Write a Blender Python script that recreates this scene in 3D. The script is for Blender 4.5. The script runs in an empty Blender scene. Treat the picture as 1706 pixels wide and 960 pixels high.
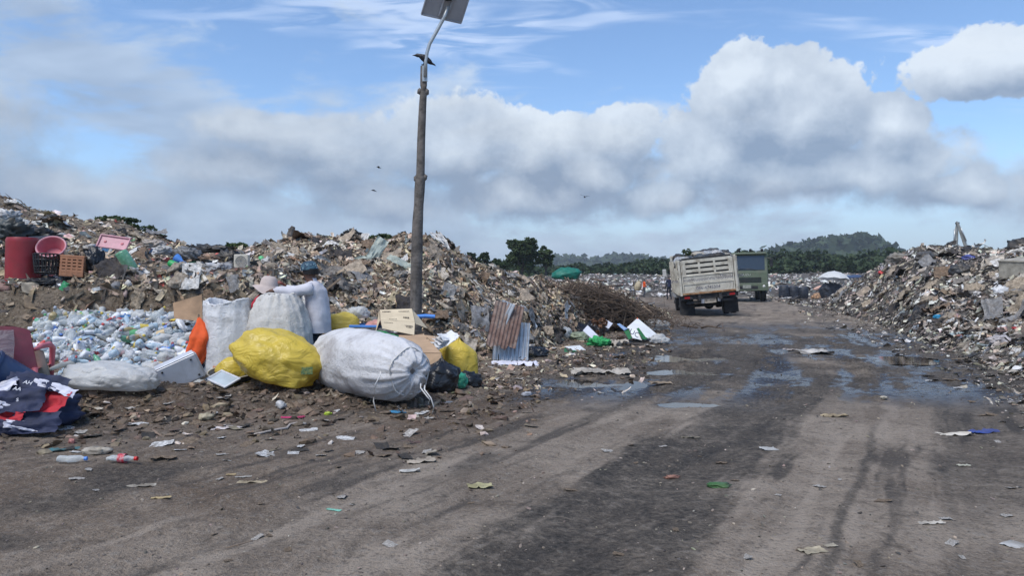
import bpy, bmesh, math, random
import numpy as np
from mathutils import Vector, Matrix, Euler, Quaternion

SC = bpy.context.scene
COL = SC.collection
R = math.radians
# ------------------------------------------------------------------ camera
CAM_H, FPX, CX, HY = 1.4, 1232.0, 853.0, 465.0
cam_d = bpy.data.cameras.new('camera')
cam_d.sensor_width = 36.0
cam_d.lens = 26.0
cam_d.shift_y = -15.0 / 1706.0
cam_d.clip_start = 0.1
cam_d.clip_end = 8000
cam = bpy.data.objects.new('camera', cam_d)
COL.objects.link(cam)
cam.location = (0, 0, CAM_H)
cam.rotation_euler = (R(90), 0, 0)
SC.camera = cam
# ------------------------------------------------------------------ light
SUN_EL, SUN_AZ = 58.0, 215.0          # azimuth clockwise from +Y: behind and left of the camera
SKY_STRENGTH = 0.13
sun_d = bpy.data.lights.new('sun', 'SUN')
sun_d.energy = 2.5
sun_d.angle = R(32)
sun_d.color = (1.0, 0.96, 0.9)
sun = bpy.data.objects.new('sun', sun_d)
COL.objects.link(sun)
sdir = Vector((math.sin(R(SUN_AZ)) * math.cos(R(SUN_EL)), math.cos(R(SUN_AZ)) * math.cos(R(SUN_EL)), math.sin(R(SUN_EL))))
sun.rotation_euler = (-sdir).to_track_quat('-Z', 'Y').to_euler()
sun.location = sdir * 60
SC.view_settings.view_transform = 'Standard'
SC.view_settings.look = 'None'
SC.view_settings.gamma = 1.0
SC.view_settings.use_curve_mapping = False
SC.view_settings.exposure = 0.5
SC.cycles.max_bounces = 8
SC.cycles.diffuse_bounces = 3
SC.cycles.glossy_bounces = 3
SC.cycles.transmission_bounces = 4
SC.cycles.transparent_max_bounces = 10
SC.cycles.volume_bounces = 0
SC.cycles.use_denoising = True


# ------------------------------------------------------------------ node helper
class NT:
    def __init__(self, tree):
        self.t = tree
        tree.nodes.clear()

    def n(self, typ, ins=None, **kw):
        nd = self.t.nodes.new(typ)
        for k, v in kw.items():
            setattr(nd, k, v)
        for k, v in (ins or {}).items():
            s = nd.inputs[k]
            if isinstance(v, bpy.types.NodeSocket):
                self.t.links.new(v, s)
            elif v is not None:
                if hasattr(s, 'default_value') and s.type == 'RGBA' and len(v) == 3:
                    v = (*v, 1)
                s.default_value = v
        return nd

    def m(self, op, a, b=None, c=None, clamp=False):
        nd = self.n('ShaderNodeMath', operation=op, use_clamp=clamp)
        for i, v in enumerate((a, b, c)):
            if v is None:
                continue
            if isinstance(v, bpy.types.NodeSocket):
                self.t.links.new(v, nd.inputs[i])
            else:
                nd.inputs[i].default_value = v
        return nd.outputs[0]

    def ramp(self, v, lo, hi, a=0.0, b=1.0):
        nd = self.n('ShaderNodeMapRange', {0: v, 1: lo, 2: hi, 3: a, 4: b}, interpolation_type='SMOOTHSTEP')
        return nd.outputs[0]

    def mix(self, f, a, b, blend='MIX'):
        nd = self.n('ShaderNodeMix', {0: f, 6: a, 7: b}, data_type='RGBA', blend_type=blend)
        return nd.outputs[2]

    def noise(self, vec, scale, detail=4, rough=0.55, dist=0.0):
        nd = self.n('ShaderNodeTexNoise', {'Vector': vec, 'Scale': scale, 'Detail': detail, 'Roughness': rough, 'Distortion': dist})
        return nd.outputs[0]


# ------------------------------------------------------------------ sky: clear sky plus clouds by direction
world = bpy.data.worlds.new('World')
SC.world = world
world.use_nodes = True


def px_dir(px, py):
    az = math.atan2(px - CX, FPX)
    el = math.atan2((HY - py) * math.cos(az), FPX)
    return az, el


def make_world():
    # heap clouds: lobes in azimuth / elevation with a turbulent outline
    lobes = [(1262, 190, 105, 100), (1330, 205, 85, 85), (1190, 260, 110, 85), (1365, 290, 130, 48), (1270, 290, 150, 60), (1245, 128, 55, 50),
             (1477, 208, 52, 52), (1500, 272, 105, 55), (1430, 300, 95, 40), (1640, 310, 80, 42), (1570, 315, 100, 36),
             (1045, 225, 62, 52), (1000, 290, 130, 62), (1090, 330, 110, 45), (900, 260, 130, 75), (760, 260, 140, 80), (860, 330, 180, 50),
             (560, 270, 190, 75), (380, 290, 150, 55), (470, 225, 140, 34), (620, 330, 150, 45), (120, 320, 210, 55),
             (1705, 92, 150, 42), (1930, 290, 200, 60), (-200, 250, 220, 120),
             (2200, 280, 260, 100), (-600, 260, 300, 130)]
    def density(name, d1, d2, d3):
        g = bpy.data.node_groups.new(name, 'ShaderNodeTree')
        g.interface.new_socket('Vector', in_out='INPUT', socket_type='NodeSocketVector')
        g.interface.new_socket('Heap', in_out='OUTPUT', socket_type='NodeSocketFloat')
        g.interface.new_socket('Deck', in_out='OUTPUT', socket_type='NodeSocketFloat')
        b = NT(g)
        gi = b.n('NodeGroupInput')
        go = b.n('NodeGroupOutput')
        v = gi.outputs[0]
        x, y, z = b.n('ShaderNodeSeparateXYZ', {0: v}).outputs
        az = b.m('ARCTAN2', x, y)
        el = b.m('ARCSINE', z)
        n1 = b.n('ShaderNodeTexNoise', {'Vector': v, 'Scale': 9.0, 'Detail': d1, 'Roughness': 0.5})
        wob = b.n('ShaderNodeVectorMath', {0: n1.outputs['Color'], 1: (0.5, 0.5, 0.5)}, operation='SUBTRACT')
        ws = b.n('ShaderNodeSeparateXYZ', {0: wob.outputs[0]})
        az2 = b.m('MULTIPLY_ADD', ws.outputs[0], 0.075, az)
        el2 = b.m('MULTIPLY_ADD', ws.outputs[1], 0.05, el)
        q = b.n('ShaderNodeCombineXYZ', {0: az2, 1: el2}).outputs[0]
        best = None
        for (px, py, rx, ry) in lobes:
            a0, e0 = px_dir(px, py)
            kx, ky = FPX / rx * 0.85, FPX / ry * 0.85
            s = b.n('ShaderNodeVectorMath', {0: q, 1: (kx, ky, 0), 2: (-a0 * kx, -e0 * ky, 0)}, operation='MULTIPLY_ADD')
            ln = b.n('ShaderNodeVectorMath', {0: s.outputs[0]}, operation='LENGTH').outputs['Value']
            best = ln if best is None else b.m('SMOOTH_MIN', best, ln, 0.12)
        best = b.m('SUBTRACT', 1.0, best)
        vor = b.noise(v, 15.0, d2, 0.62, 0.1)
        heap = b.m('MULTIPLY_ADD', b.m('SUBTRACT', vor, 0.5), 1.05, best)
        fine = b.noise(v, 70.0, 3.0, 0.6)
        heap = b.m('MULTIPLY_ADD', b.m('SUBTRACT', fine, 0.5), 0.22, heap)
        # broken deck: everywhere, thicker low down and towards -X
        sv = b.n('ShaderNodeVectorMath', {0: v, 1: (1.0, 1.0, 2.6)}, operation='MULTIPLY').outputs[0]
        dk = b.noise(sv, 4.2, d3, 0.60, 0.25)
        side = b.m('MULTIPLY', x, -0.30)
        low = b.m('MULTIPLY', b.m('SUBTRACT', 0.22, el), 0.85)
        deck = b.m('ADD', b.m('ADD', b.m('SUBTRACT', dk, 0.5), side), low)
        b.t.links.new(heap, go.inputs[0])
        b.t.links.new(deck, go.inputs[1])
        return g

    g = density('cloud_density', 3.0, 8.0, 7.0)
    g2 = density('cloud_density_coarse', 3.0, 6.0, 4.0)

    w = NT(world.node_tree)
    out = w.n('ShaderNodeOutputWorld')
    tc = w.n('ShaderNodeTexCoord').outputs['Generated']
    sky = w.n('ShaderNodeTexSky', sky_type='NISHITA', sun_disc=False, sun_elevation=R(SUN_EL), sun_rotation=R(SUN_AZ),
              altitude=0.0, air_density=1.0, dust_density=0.1, ozone_density=6.0)
    clear = w.n('ShaderNodeVectorMath', {0: sky.outputs[0], 1: (SKY_STRENGTH,) * 3}, operation='MULTIPLY').outputs[0]
    nrm = w.n('ShaderNodeVectorMath', {0: tc}, operation='NORMALIZE').outputs[0]
    A = w.n('ShaderNodeGroup', node_tree=g)
    w.t.links.new(nrm, A.inputs[0])
    up = w.n('ShaderNodeVectorMath', {0: nrm, 1: (-0.014, 0.0, 0.040)}, operation='ADD').outputs[0]
    up = w.n('ShaderNodeVectorMath', {0: up}, operation='NORMALIZE').outputs[0]
    B = w.n('ShaderNodeGroup', node_tree=g2)
    w.t.links.new(up, B.inputs[0])
    z = w.n('ShaderNodeSeparateXYZ', {0: nrm}).outputs[2]
    # high rippled streaks
    spx = w.n('ShaderNodeSeparateXYZ', {0: nrm})
    zz = w.m('ADD', w.m('MAXIMUM', z, 0.0), 0.08)
    pl = w.n('ShaderNodeCombineXYZ', {0: w.m('DIVIDE', spx.outputs[0], zz), 1: w.m('DIVIDE', spx.outputs[1], zz)}).outputs[0]
    mp = w.n('ShaderNodeMapping', {0: pl, 2: (0, 0, R(24)), 3: (0.55, 1.5, 1)}).outputs[0]
    c1 = w.noise(mp, 1.1, 4, 0.62, 0.6)
    c2 = w.noise(mp, 5.5, 3, 0.6, 0.8)
    cir = w.m('MULTIPLY', w.ramp(c1, 0.50, 0.66), w.ramp(c2, 0.36, 0.62))
    cir = w.m('MULTIPLY', cir, w.ramp(z, 0.12, 0.30))
    c = w.mix(w.m('MULTIPLY', cir, 0.66), clear, (0.52, 0.62, 0.80))
    # pale band towards the horizon
    hz = w.ramp(z, 0.15, 0.0)
    c = w.mix(w.m('MULTIPLY', hz, 0.92), c, (0.33, 0.435, 0.56))
    # deck
    da = w.ramp(A.outputs[1], 0.0, 0.15)
    dl = w.m('SUBTRACT', A.outputs[1], B.outputs[1])
    dlit = w.m('ADD', w.m('MULTIPLY', dl, 2.4), w.ramp(A.outputs[1], 0.30, 0.0, 0.20, 0.62), clamp=True)
    dcol = w.mix(dlit, (0.18, 0.24, 0.345), (0.45, 0.535, 0.645))
    c = w.mix(w.m('MULTIPLY', da, 0.80), c, dcol)
    # heaps
    soft = w.m('ADD', w.ramp(z, 0.22, 0.10, 0.10, 0.60), w.ramp(spx.outputs[0], 0.0, -0.35, 0.0, 0.28))
    ha = w.ramp(A.outputs[0], 0.0, soft)
    hl = w.m('SUBTRACT', A.outputs[0], B.outputs[0])
    base = w.ramp(z, 0.08, 0.30, 0.16, 0.40)
    hlit = w.m('ADD', w.m('MULTIPLY', hl, 0.78), base, clamp=True)
    hlit = w.m('ADD', hlit, w.ramp(A.outputs[0], 0.45, 0.05, 0.0, 0.14), clamp=True)
    hlit = w.m('MULTIPLY', hlit, w.ramp(spx.outputs[0], 0.1, -0.4, 1.0, 0.62))
    tx = w.noise(w.n('ShaderNodeVectorMath', {0: nrm, 1: (1.0, 1.0, 1.8)}, operation='MULTIPLY').outputs[0], 11.0, 7, 0.62, 0.3)
    tx = w.m('SUBTRACT', tx, 0.5)
    hlit = w.m('MULTIPLY_ADD', tx, 0.75, hlit, clamp=True)
    hcol = w.mix(hlit, (0.185, 0.24, 0.33), (0.60, 0.655, 0.71))
    c = w.mix(w.m('MULTIPLY', ha, 0.90), c, hcol)
    # below the horizon: haze colour
    c = w.mix(w.ramp(z, 0.0, -0.03), c, (0.29, 0.37, 0.46))
    bg = w.n('ShaderNodeBackground', {0: c, 1: 1.0})
    w.t.links.new(bg.outputs[0], out.inputs[0])


make_world()
world.cycles.sampling_method = 'MANUAL'
world.cycles.sample_map_resolution = 512


# ------------------------------------------------------------------ numpy noise
def _h(ix, iy, iz, seed):
    n = (ix * 374761393 + iy * 668265263 + iz * 2147483647 + seed * 1274126177) & 0xFFFFFFFF
    n = ((n ^ (n >> 13)) * 1274126177) & 0xFFFFFFFF
    n = ((n ^ (n >> 15)) * 2246822519) & 0xFFFFFFFF
    return ((n ^ (n >> 16)) & 0xFFFF) / 65535.0


def vn3(x, y, z, seed=0):
    """value noise in -1..1"""
    xi, yi, zi = np.floor(x), np.floor(y), np.floor(z)
    fx, fy, fz = x - xi, y - yi, z - zi
    fx = fx * fx * fx * (fx * (fx * 6 - 15) + 10)
    fy = fy * fy * fy * (fy * (fy * 6 - 15) + 10)
    fz = fz * fz * fz * (fz * (fz * 6 - 15) + 10)
    xi, yi, zi = xi.astype(np.int64), yi.astype(np.int64), zi.astype(np.int64)
    r = 0
    for dx in (0, 1):
        wx = fx if dx else 1 - fx
        for dy in (0, 1):
            wy = fy if dy else 1 - fy
            for dz in (0, 1):
                wz = fz if dz else 1 - fz
                r = r + wx * wy * wz * _h(xi + dx, yi + dy, zi + dz, seed)
    return r * 2 - 1


def fbm(x, y, z=None, oct=4, seed=0, rough=0.5, ridge=False):
    x = np.asarray(x, float)
    y = np.asarray(y, float)
    z = np.zeros_like(x) + 0.37 if z is None else np.asarray(z, float)
    a, f, s, t = 1.0, 1.0, 0, 0
    for o in range(oct):
        n = vn3(x * f + 17.3 * o, y * f - 9.1 * o, z * f + 5.7 * o, seed + o)
        if ridge:
            n = 1 - 2 * np.abs(n)
        s = s + a * n
        t += a
        a *= rough
        f *= 2.03
    return s / t


def sstep(a, b, x):
    t = np.clip((np.asarray(x, float) - a) / (b - a), 0, 1)
    return t * t * (3 - 2 * t)


def at(px, py, Y):
    """photo pixel at depth Y -> world point"""
    return Vector(((px - CX) / FPX * Y, Y, CAM_H + (HY - py) / FPX * Y))


def gdep(py):
    return CAM_H * FPX / (py - HY)


# ------------------------------------------------------------------ objects
def tag(o, label=None, cat=None, group=None, kind=None):
    if label: o['label'] = label
    if cat: o['category'] = cat
    if group: o['group'] = group
    if kind: o['kind'] = kind
    return o


def empty(name, loc=(0, 0, 0), rot=(0, 0, 0), label=None, cat=None, group=None, scale=1.0):
    o = bpy.data.objects.new(name, None)
    COL.objects.link(o)
    o.location = loc
    o.rotation_euler = rot
    o.scale = (scale,) * 3
    o.empty_display_size = 0.1
    return tag(o, label, cat, group)


def link(name, me, parent=None, loc=None, rot=None, scale=None, color=None):
    o = bpy.data.objects.new(name, me)
    COL.objects.link(o)
    if parent is not None: o.parent = parent
    if loc is not None: o.location = loc
    if rot is not None: o.rotation_euler = rot
    if scale is not None: o.scale = scale if hasattr(scale, '__len__') else (scale,) * 3
    if color is not None: o.color = (*color, 1)
    return o


def np_mesh(name, V, F, mats=(), smooth=True, attrs=None, col=None, mi=None):
    """F: (n,3) or (n,4) integer array"""
    V = np.ascontiguousarray(V, np.float32)
    F = np.ascontiguousarray(F, np.int32)
    k = F.shape[1]
    me = bpy.data.meshes.new(name)
    me.vertices.add(len(V))
    me.vertices.foreach_set('co', V.ravel())
    me.loops.add(F.size)
    me.loops.foreach_set('vertex_index', F.ravel())
    me.polygons.add(len(F))
    me.polygons.foreach_set('loop_start', np.arange(0, F.size, k, dtype=np.int32))
    me.polygons.foreach_set('loop_total', np.full(len(F), k, np.int32))
    if mi is not None:
        me.polygons.foreach_set('material_index', np.asarray(mi, np.int32))
    me.polygons.foreach_set('use_smooth', np.full(len(F), bool(smooth)))
    if col is not None:
        a = me.color_attributes.new('Col', 'FLOAT_COLOR', 'POINT')
        c = np.ones((len(V), 4), np.float32)
        c[:, :3] = col
        a.data.foreach_set('color', c.ravel())
    for n, arr in (attrs or {}).items():
        a = me.attributes.new(n, 'FLOAT', 'POINT')
        a.data.foreach_set('value', np.ascontiguousarray(arr, np.float32).ravel())
    for m in mats:
        me.materials.append(m)
    me.update(calc_edges=True)
    me.validate()
    return me


def grid_faces(nr, nc):
    i = np.arange(nr * nc).reshape(nr, nc)
    return np.stack([i[:-1, :-1], i[:-1, 1:], i[1:, 1:], i[1:, :-1]], -1).reshape(-1, 4)


_ico = {}


def ico(n):
    if n not in _ico:
        bm = bmesh.new()
        bmesh.ops.create_icosphere(bm, subdivisions=n, radius=1)
        bm.verts.ensure_lookup_table()
        _ico[n] = (np.array([v.co[:] for v in bm.verts]), np.array([[v.index for v in f.verts] for f in bm.faces]))
        bm.free()
    return _ico[n][0].copy(), _ico[n][1]


class MB:
    """collects shapes; build() links them as one mesh object"""

    def __init__(self):
        self.v, self.f, self.m = [], [], []
        self.cm = 0

    def add(self, V, F):
        o = len(self.v)
        self.v += [tuple(p) for p in V]
        for f in F:
            self.f.append([i + o for i in f])
            self.m.append(self.cm)
        return self

    def box(self, c, s, rot=None):
        M = Matrix.Translation(c) @ (Euler(rot).to_matrix().to_4x4() if rot else Matrix())
        V = [M @ Vector((x * s[0] / 2, y * s[1] / 2, z * s[2] / 2)) for z in (-1, 1) for y in (-1, 1) for x in (-1, 1)]
        return self.add(V, [(0, 2, 3, 1), (4, 5, 7, 6), (0, 1, 5, 4), (2, 6, 7, 3), (0, 4, 6, 2), (1, 3, 7, 5)])

    def prism(self, poly, a, b, axis='y'):
        """polygon in the plane across axis, from a to b"""
        n = len(poly)
        def mk(p, t):
            return {'y': (p[0], t, p[1]), 'x': (t, p[0], p[1]), 'z': (p[0], p[1], t)}[axis]
        V = [mk(p, a) for p in poly] + [mk(p, b) for p in poly]
        F = [tuple(range(n))[::-1], tuple(range(n, 2 * n))] + [(i, (i + 1) % n, n + (i + 1) % n, n + i) for i in range(n)]
        return self.add(V, F)

    def panel(self, q, t=0.006):
        q = [Vector(p) for p in q]
        nn = (q[1] - q[0]).cross(q[2] - q[0]).normalized() * t
        V = q + [p + nn for p in q]
        n = len(q)
        return self.add(V, [tuple(range(n))[::-1], tuple(range(n, 2 * n))] + [(i, (i + 1) % n, n + (i + 1) % n, n + i) for i in range(n)])

    def tube(self, pts, rad, n=8, cap=True):
        pts = [Vector(p) for p in pts]
        if not hasattr(rad, '__len__'): rad = [rad] * len(pts)
        V, F = [], []
        for i, p in enumerate(pts):
            d = (pts[min(i + 1, len(pts) - 1)] - pts[max(i - 1, 0)]).normalized()
            q = d.to_track_quat('Z', 'Y')
            for k in range(n):
                a = 2 * math.pi * k / n
                V.append(p + q @ Vector((math.cos(a), math.sin(a), 0)) * rad[i])
        for i in range(len(pts) - 1):
            for k in range(n):
                F.append((i * n + k, i * n + (k + 1) % n, (i + 1) * n + (k + 1) % n, (i + 1) * n + k))
        if cap:
            F.append(tuple(range(n))[::-1])
            F.append(tuple(range(len(V) - n, len(V))))
        return self.add(V, F)

    def lathe(self, prof, n=16, c=(0, 0, 0), rot=None, cap=(True, True)):
        M = Matrix.Translation(c) @ (Euler(rot).to_matrix().to_4x4() if rot else Matrix())
        V, F = [], []
        for (r, z) in prof:
            for k in range(n):
                a = 2 * math.pi * k / n
                V.append(M @ Vector((r * math.cos(a), r * math.sin(a), z)))
        for i in range(len(prof) - 1):
            for k in range(n):
                F.append((i * n + k, i * n + (k + 1) % n, (i + 1) * n + (k + 1) % n, (i + 1) * n + k))
        if cap[0]: F.append(tuple(range(n))[::-1])
        if cap[1]: F.append(tuple(range(len(V) - n, len(V))))
        return self.add(V, F)

    def mesh(self, name, mats, smooth=False, bevel=0.0):
        me = bpy.data.meshes.new(name)
        me.from_pydata(self.v, [], self.f)
        for m in (mats if isinstance(mats, (list, tuple)) else [mats]):
            me.materials.append(m)
        me.polygons.foreach_set('material_index', self.m)
        if bevel or smooth == 'auto':
            bm = bmesh.new()
            bm.from_mesh(me)
            if bevel:
                ed = [e for e in bm.edges if len(e.link_faces) == 2 and e.calc_face_angle(0) > R(40)]
                bmesh.ops.bevel(bm, geom=ed, offset=bevel, segments=1, affect='EDGES', clamp_overlap=True)
            if smooth == 'auto':
                for f in bm.faces: f.smooth = True
                for e in bm.edges: e.smooth = not (len(e.link_faces) == 2 and e.calc_face_angle(0) > R(35))
            bm.to_mesh(me)
            bm.free()
        elif smooth:
            me.polygons.foreach_set('use_smooth', [True] * len(me.polygons))
        me.update()
        return me

    def build(self, name, mats, parent=None, smooth=False, bevel=0.0, **kw):
        return link(name, self.mesh(name, mats, smooth, bevel), parent, **kw)


# ------------------------------------------------------------------ materials
MATS = {}


def pmat(name, col=None, rough=0.6, var=0.25, scale=6.0, bump=0.0, bscale=30.0, dirt=None, dscale=3.0, damt=0.5, spec=0.4,
         metal=0.0, alpha=1.0, trans=0.0, src='color', sheen=0.0):
    """procedural principled material; src: 'color', 'object' (object colour) or 'attr' (Col attribute)"""
    m = bpy.data.materials.new(name)
    m.use_nodes = True
    w = NT(m.node_tree)
    out = w.n('ShaderNodeOutputMaterial')
    tc = w.n('ShaderNodeTexCoord').outputs['Object']
    if src == 'object':
        oi = w.n('ShaderNodeObjectInfo')
        base = oi.outputs['Color']
        off = w.n('ShaderNodeVectorMath', {0: tc, 1: oi.outputs['Location']}, operation='ADD').outputs[0]
        tc = off
    elif src == 'attr':
        base = w.n('ShaderNodeAttribute', attribute_name='Col').outputs['Color']
    else:
        base = w.n('ShaderNodeRGB').outputs[0]
        base.default_value = (*col, 1)
    n = w.noise(tc, scale, 5, 0.6)
    f = w.ramp(n, 0.3, 0.7, 1 - var, 1 + var)
    c = w.n('ShaderNodeVectorMath', {0: base, 1: f}, operation='MULTIPLY').outputs[0]
    if dirt is not None:
        dn = w.noise(tc, dscale, 6, 0.65, 0.5)
        c = w.mix(w.m('MULTIPLY', w.ramp(dn, 0.42, 0.68), damt), c, dirt)
    p = w.n('ShaderNodeBsdfPrincipled', {'Base Color': c, 'Roughness': rough, 'Metallic': metal, 'Specular IOR Level': spec})
    if sheen: p.inputs['Sheen Weight'].default_value = sheen
    if bump:
        bn = w.noise(tc, bscale, 4, 0.6)
        b = w.n('ShaderNodeBump', {'Strength': bump, 'Distance': 0.02, 'Height': bn})
        w.t.links.new(b.outputs[0], p.inputs['Normal'])
    sh = p.outputs[0]
    if trans:
        tr = w.n('ShaderNodeBsdfTranslucent', {0: c})
        sh = w.n('ShaderNodeMixShader', {0: trans, 1: sh, 2: tr.outputs[0]}).outputs[0]
    if alpha < 1:
        tp = w.n('ShaderNodeBsdfTransparent')
        lw = w.n('ShaderNodeLayerWeight', {0: 0.35}).outputs['Facing']
        k = w.m('ADD', w.m('MULTIPLY', lw, 0.5), alpha, clamp=True)
        sh = w.n('ShaderNodeMixShader', {0: k, 1: tp.outputs[0], 2: sh}).outputs[0]
    w.t.links.new(sh, out.inputs[0])
    MATS[name] = m
    return m


# ------------------------------------------------------------------ ground
TRACK_Y = [-40, 2, 3.5, 5.5, 8, 11, 16, 23, 40, 80]
TRACK_X = [-20, -1.25, -0.2, 0.85, 2.35, 3.7, 5.3, 7.3, 13, 26]
_ty = np.linspace(-40, 80, 1200)
_tx = np.interp(_ty, TRACK_Y, TRACK_X)
_tx = np.convolve(np.pad(_tx, 12, mode='edge'), np.ones(25) / 25, 'valid')


def track_t(x, y):
    return x - np.interp(y, _ty, _tx)


PUDDLES = [(1.05, 10.0, 0.62, 0.55), (1.95, 8.35, 0.32, 0.17), (7.0, 13.0, 0.9, 0.55), (2.6, 11.3, 0.55, 0.3), (9.4, 15.4, 0.8, 0.4), (3.3, 13.2, 0.9, 0.5), (2.2, 16.0, 0.7, 0.6)]


def ground_z(x, y):
    x = np.asarray(x, float)
    y = np.asarray(y, float)
    t = track_t(x, y)
    near = sstep(60, 30, y)
    z = 0.028 * fbm(x * 0.55, y * 0.55, oct=4, seed=3) * near
    # wheel ruts along the road
    for t0, w, d in ((0.25, 0.42, 0.032), (2.5, 0.40, 0.036), (-1.6, 0.3, 0.026), (-0.75, 0.16, 0.018), (1.35, 0.15, 0.016), (1.8, 0.1, 0.012), (4.3, 0.5, 0.03)):
        z = z - d * np.exp(-((t - t0 + 0.2 * fbm(y * 0.4, x * 0.1, oct=2, seed=9)) / w) ** 2) * near
    # churned mud between 8 and 20 m
    mud = sstep(7.6, 9.2, y) * sstep(24, 17, y) * sstep(-4.2, -2.8, t) * sstep(6.5, 4.5, t)
    z = z + mud * (0.042 * fbm(x * 2.2, y * 2.2, oct=5, seed=21, rough=0.65))
    ph = y * 2 * math.pi / 0.17
    for t0, w, sk in ((-2.1, 0.24, 2.0), (-1.1, 0.20, -2.0), (0.35, 0.26, 2.2), (1.75, 0.24, -2.2), (3.1, 0.22, 1.5)):
        band = np.exp(-(((t - t0) + 0.25 * fbm(y * 0.3, x * 0 + 3, oct=2, seed=5)) / w) ** 4) * sstep(7.9, 8.8, y) * sstep(20, 15, y)
        brk = sstep(-0.35, 0.1, fbm(x * 0.9, y * 0.9, oct=3, seed=44))
        z = z + 0.026 * np.sin(ph + sk * 9 * (t - t0)) * band * brk - 0.012 * band
    # dirt berm in front of the sorted heaps
    ax, ay, bx, by = -5.6, 7.6, -1.2, 9.1
    dx, dy = bx - ax, by - ay
    k = np.clip(((x - ax) * dx + (y - ay) * dy) / (dx * dx + dy * dy), 0, 1)
    dist = np.hypot(x - ax - k * dx, y - ay - k * dy)
    z = z + (0.27 - 0.19 * k) * np.exp(-(dist / 0.7) ** 2) * (1 + 0.9 * fbm(x * 1.9, y * 1.9, oct=5, seed=8, rough=0.6))
    lft = sstep(-0.6, -2.6, t) * near
    z = z + lft * 0.03 * fbm(x * 3.3, y * 3.3, oct=4, seed=31, rough=0.6)
    for (px, py, rx, ry) in PUDDLES:
        r2 = ((x - px) / rx) ** 2 + ((y - py) / ry) ** 2
        z = z - 0.045 * np.exp(-r2)
    # fine crumbs
    z = z + 0.006 * fbm(x * 9, y * 9, oct=3, seed=12, rough=0.6) * sstep(25, 10, y)
    return z


def gz(x, y):
    return float(ground_z(np.array([x]), np.array([y]))[0])


def gpos(px, py, dz=0.0):
    """point on the ground seen at a photo pixel"""
    Y = gdep(py)
    X = (px - CX) / FPX * Y
    return Vector((X, Y, gz(X, Y) + dz))


def ground_material():
    m = bpy.data.materials.new('road_dirt')
    m.use_nodes = True
    w = NT(m.node_tree)
    out = w.n('ShaderNodeOutputMaterial')
    geo = w.n('ShaderNodeNewGeometry').outputs['Position']
    A = lambda n: w.n('ShaderNodeAttribute', attribute_name=n).outputs['Fac']
    wet, dark, soil, streak = A('wet'), A('dark'), A('soil'), A('streak')
    n1 = w.noise(geo, 1.1, 6, 0.6, 0.4)
    n2 = w.noise(geo, 14.0, 5, 0.65)
    n3 = w.noise(geo, 75.0, 3, 0.7)
    n4 = w.noise(geo, 4.2, 6, 0.68, 0.6)
    n5 = w.noise(geo, 34.0, 4, 0.7)
    wet = w.m('MULTIPLY', wet, w.ramp(w.m('MULTIPLY_ADD', n4, 0.6, n2), 0.60, 0.74))
    c = w.mix(w.ramp(n1, 0.35, 0.65), (0.190, 0.150, 0.114), (0.305, 0.250, 0.195))
    c = w.mix(soil, c, (0.118, 0.080, 0.052))
    c = w.mix(w.m('MULTIPLY', w.ramp(n2, 0.52, 0.72), 0.55), c, (0.27, 0.245, 0.215))
    c = w.mix(w.m('MULTIPLY', w.ramp(n2, 0.46, 0.28), 0.6), c, (0.06, 0.05, 0.042))
    c = w.mix(w.m('MULTIPLY', w.ramp(n3, 0.54, 0.72), 0.7), c, (0.36, 0.32, 0.275))
    c = w.mix(w.m('MULTIPLY', w.ramp(n3, 0.44, 0.25), 0.65), c, (0.045, 0.04, 0.036))
    c = w.mix(w.m('MULTIPLY', w.ramp(n4, 0.50, 0.30), 0.55), c, (0.055, 0.044, 0.035))
    c = w.mix(w.m('MULTIPLY', w.ramp(n4, 0.56, 0.74), 0.35), c, (0.30, 0.26, 0.215))
    c = w.mix(w.m('MULTIPLY', w.ramp(streak, -0.05, -0.45), 0.75), c, (0.050, 0.043, 0.038))
    c = w.mix(w.m('MULTIPLY', w.ramp(streak, 0.08, 0.5), 0.6), c, (0.36, 0.30, 0.24))
    c = w.mix(w.m('MULTIPLY', w.ramp(n5, 0.47, 0.32), 0.55), c, (0.050, 0.042, 0.035))
    c = w.mix(w.m('MULTIPLY', w.ramp(n5, 0.55, 0.70), 0.45), c, (0.36, 0.31, 0.255))
    dk = w.mix(w.ramp(n5, 0.35, 0.7), (0.018, 0.017, 0.016), (0.085, 0.074, 0.063))
    c = w.mix(w.m('MULTIPLY', dark, w.ramp(n2, 0.72, 0.45, 0.45, 0.94)), c, dk)
    c = w.mix(w.m('MULTIPLY', wet, 0.85), c, (0.030, 0.026, 0.022))
    rough = w.m('ADD', w.m('MULTIPLY', wet, -0.72), w.m('MULTIPLY_ADD', n2, 0.12, 0.82), clamp=True)
    spec = w.m('MULTIPLY_ADD', wet, 0.45, 0.22)
    h = w.m('ADD', w.m('MULTIPLY_ADD', n3, 0.4, n2), w.m('MULTIPLY', n5, 0.6))
    dry = w.m('MULTIPLY_ADD', wet, -0.72, 0.85)
    bp = w.n('ShaderNodeBump', {'Strength': dry, 'Distance': 0.045, 'Height': h})
    p = w.n('ShaderNodeBsdfPrincipled', {'Base Color': c, 'Roughness': rough, 'Specular IOR Level': spec, 'Normal': bp.outputs[0]})
    w.t.links.new(p.outputs[0], out.inputs[0])
    return m


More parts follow.
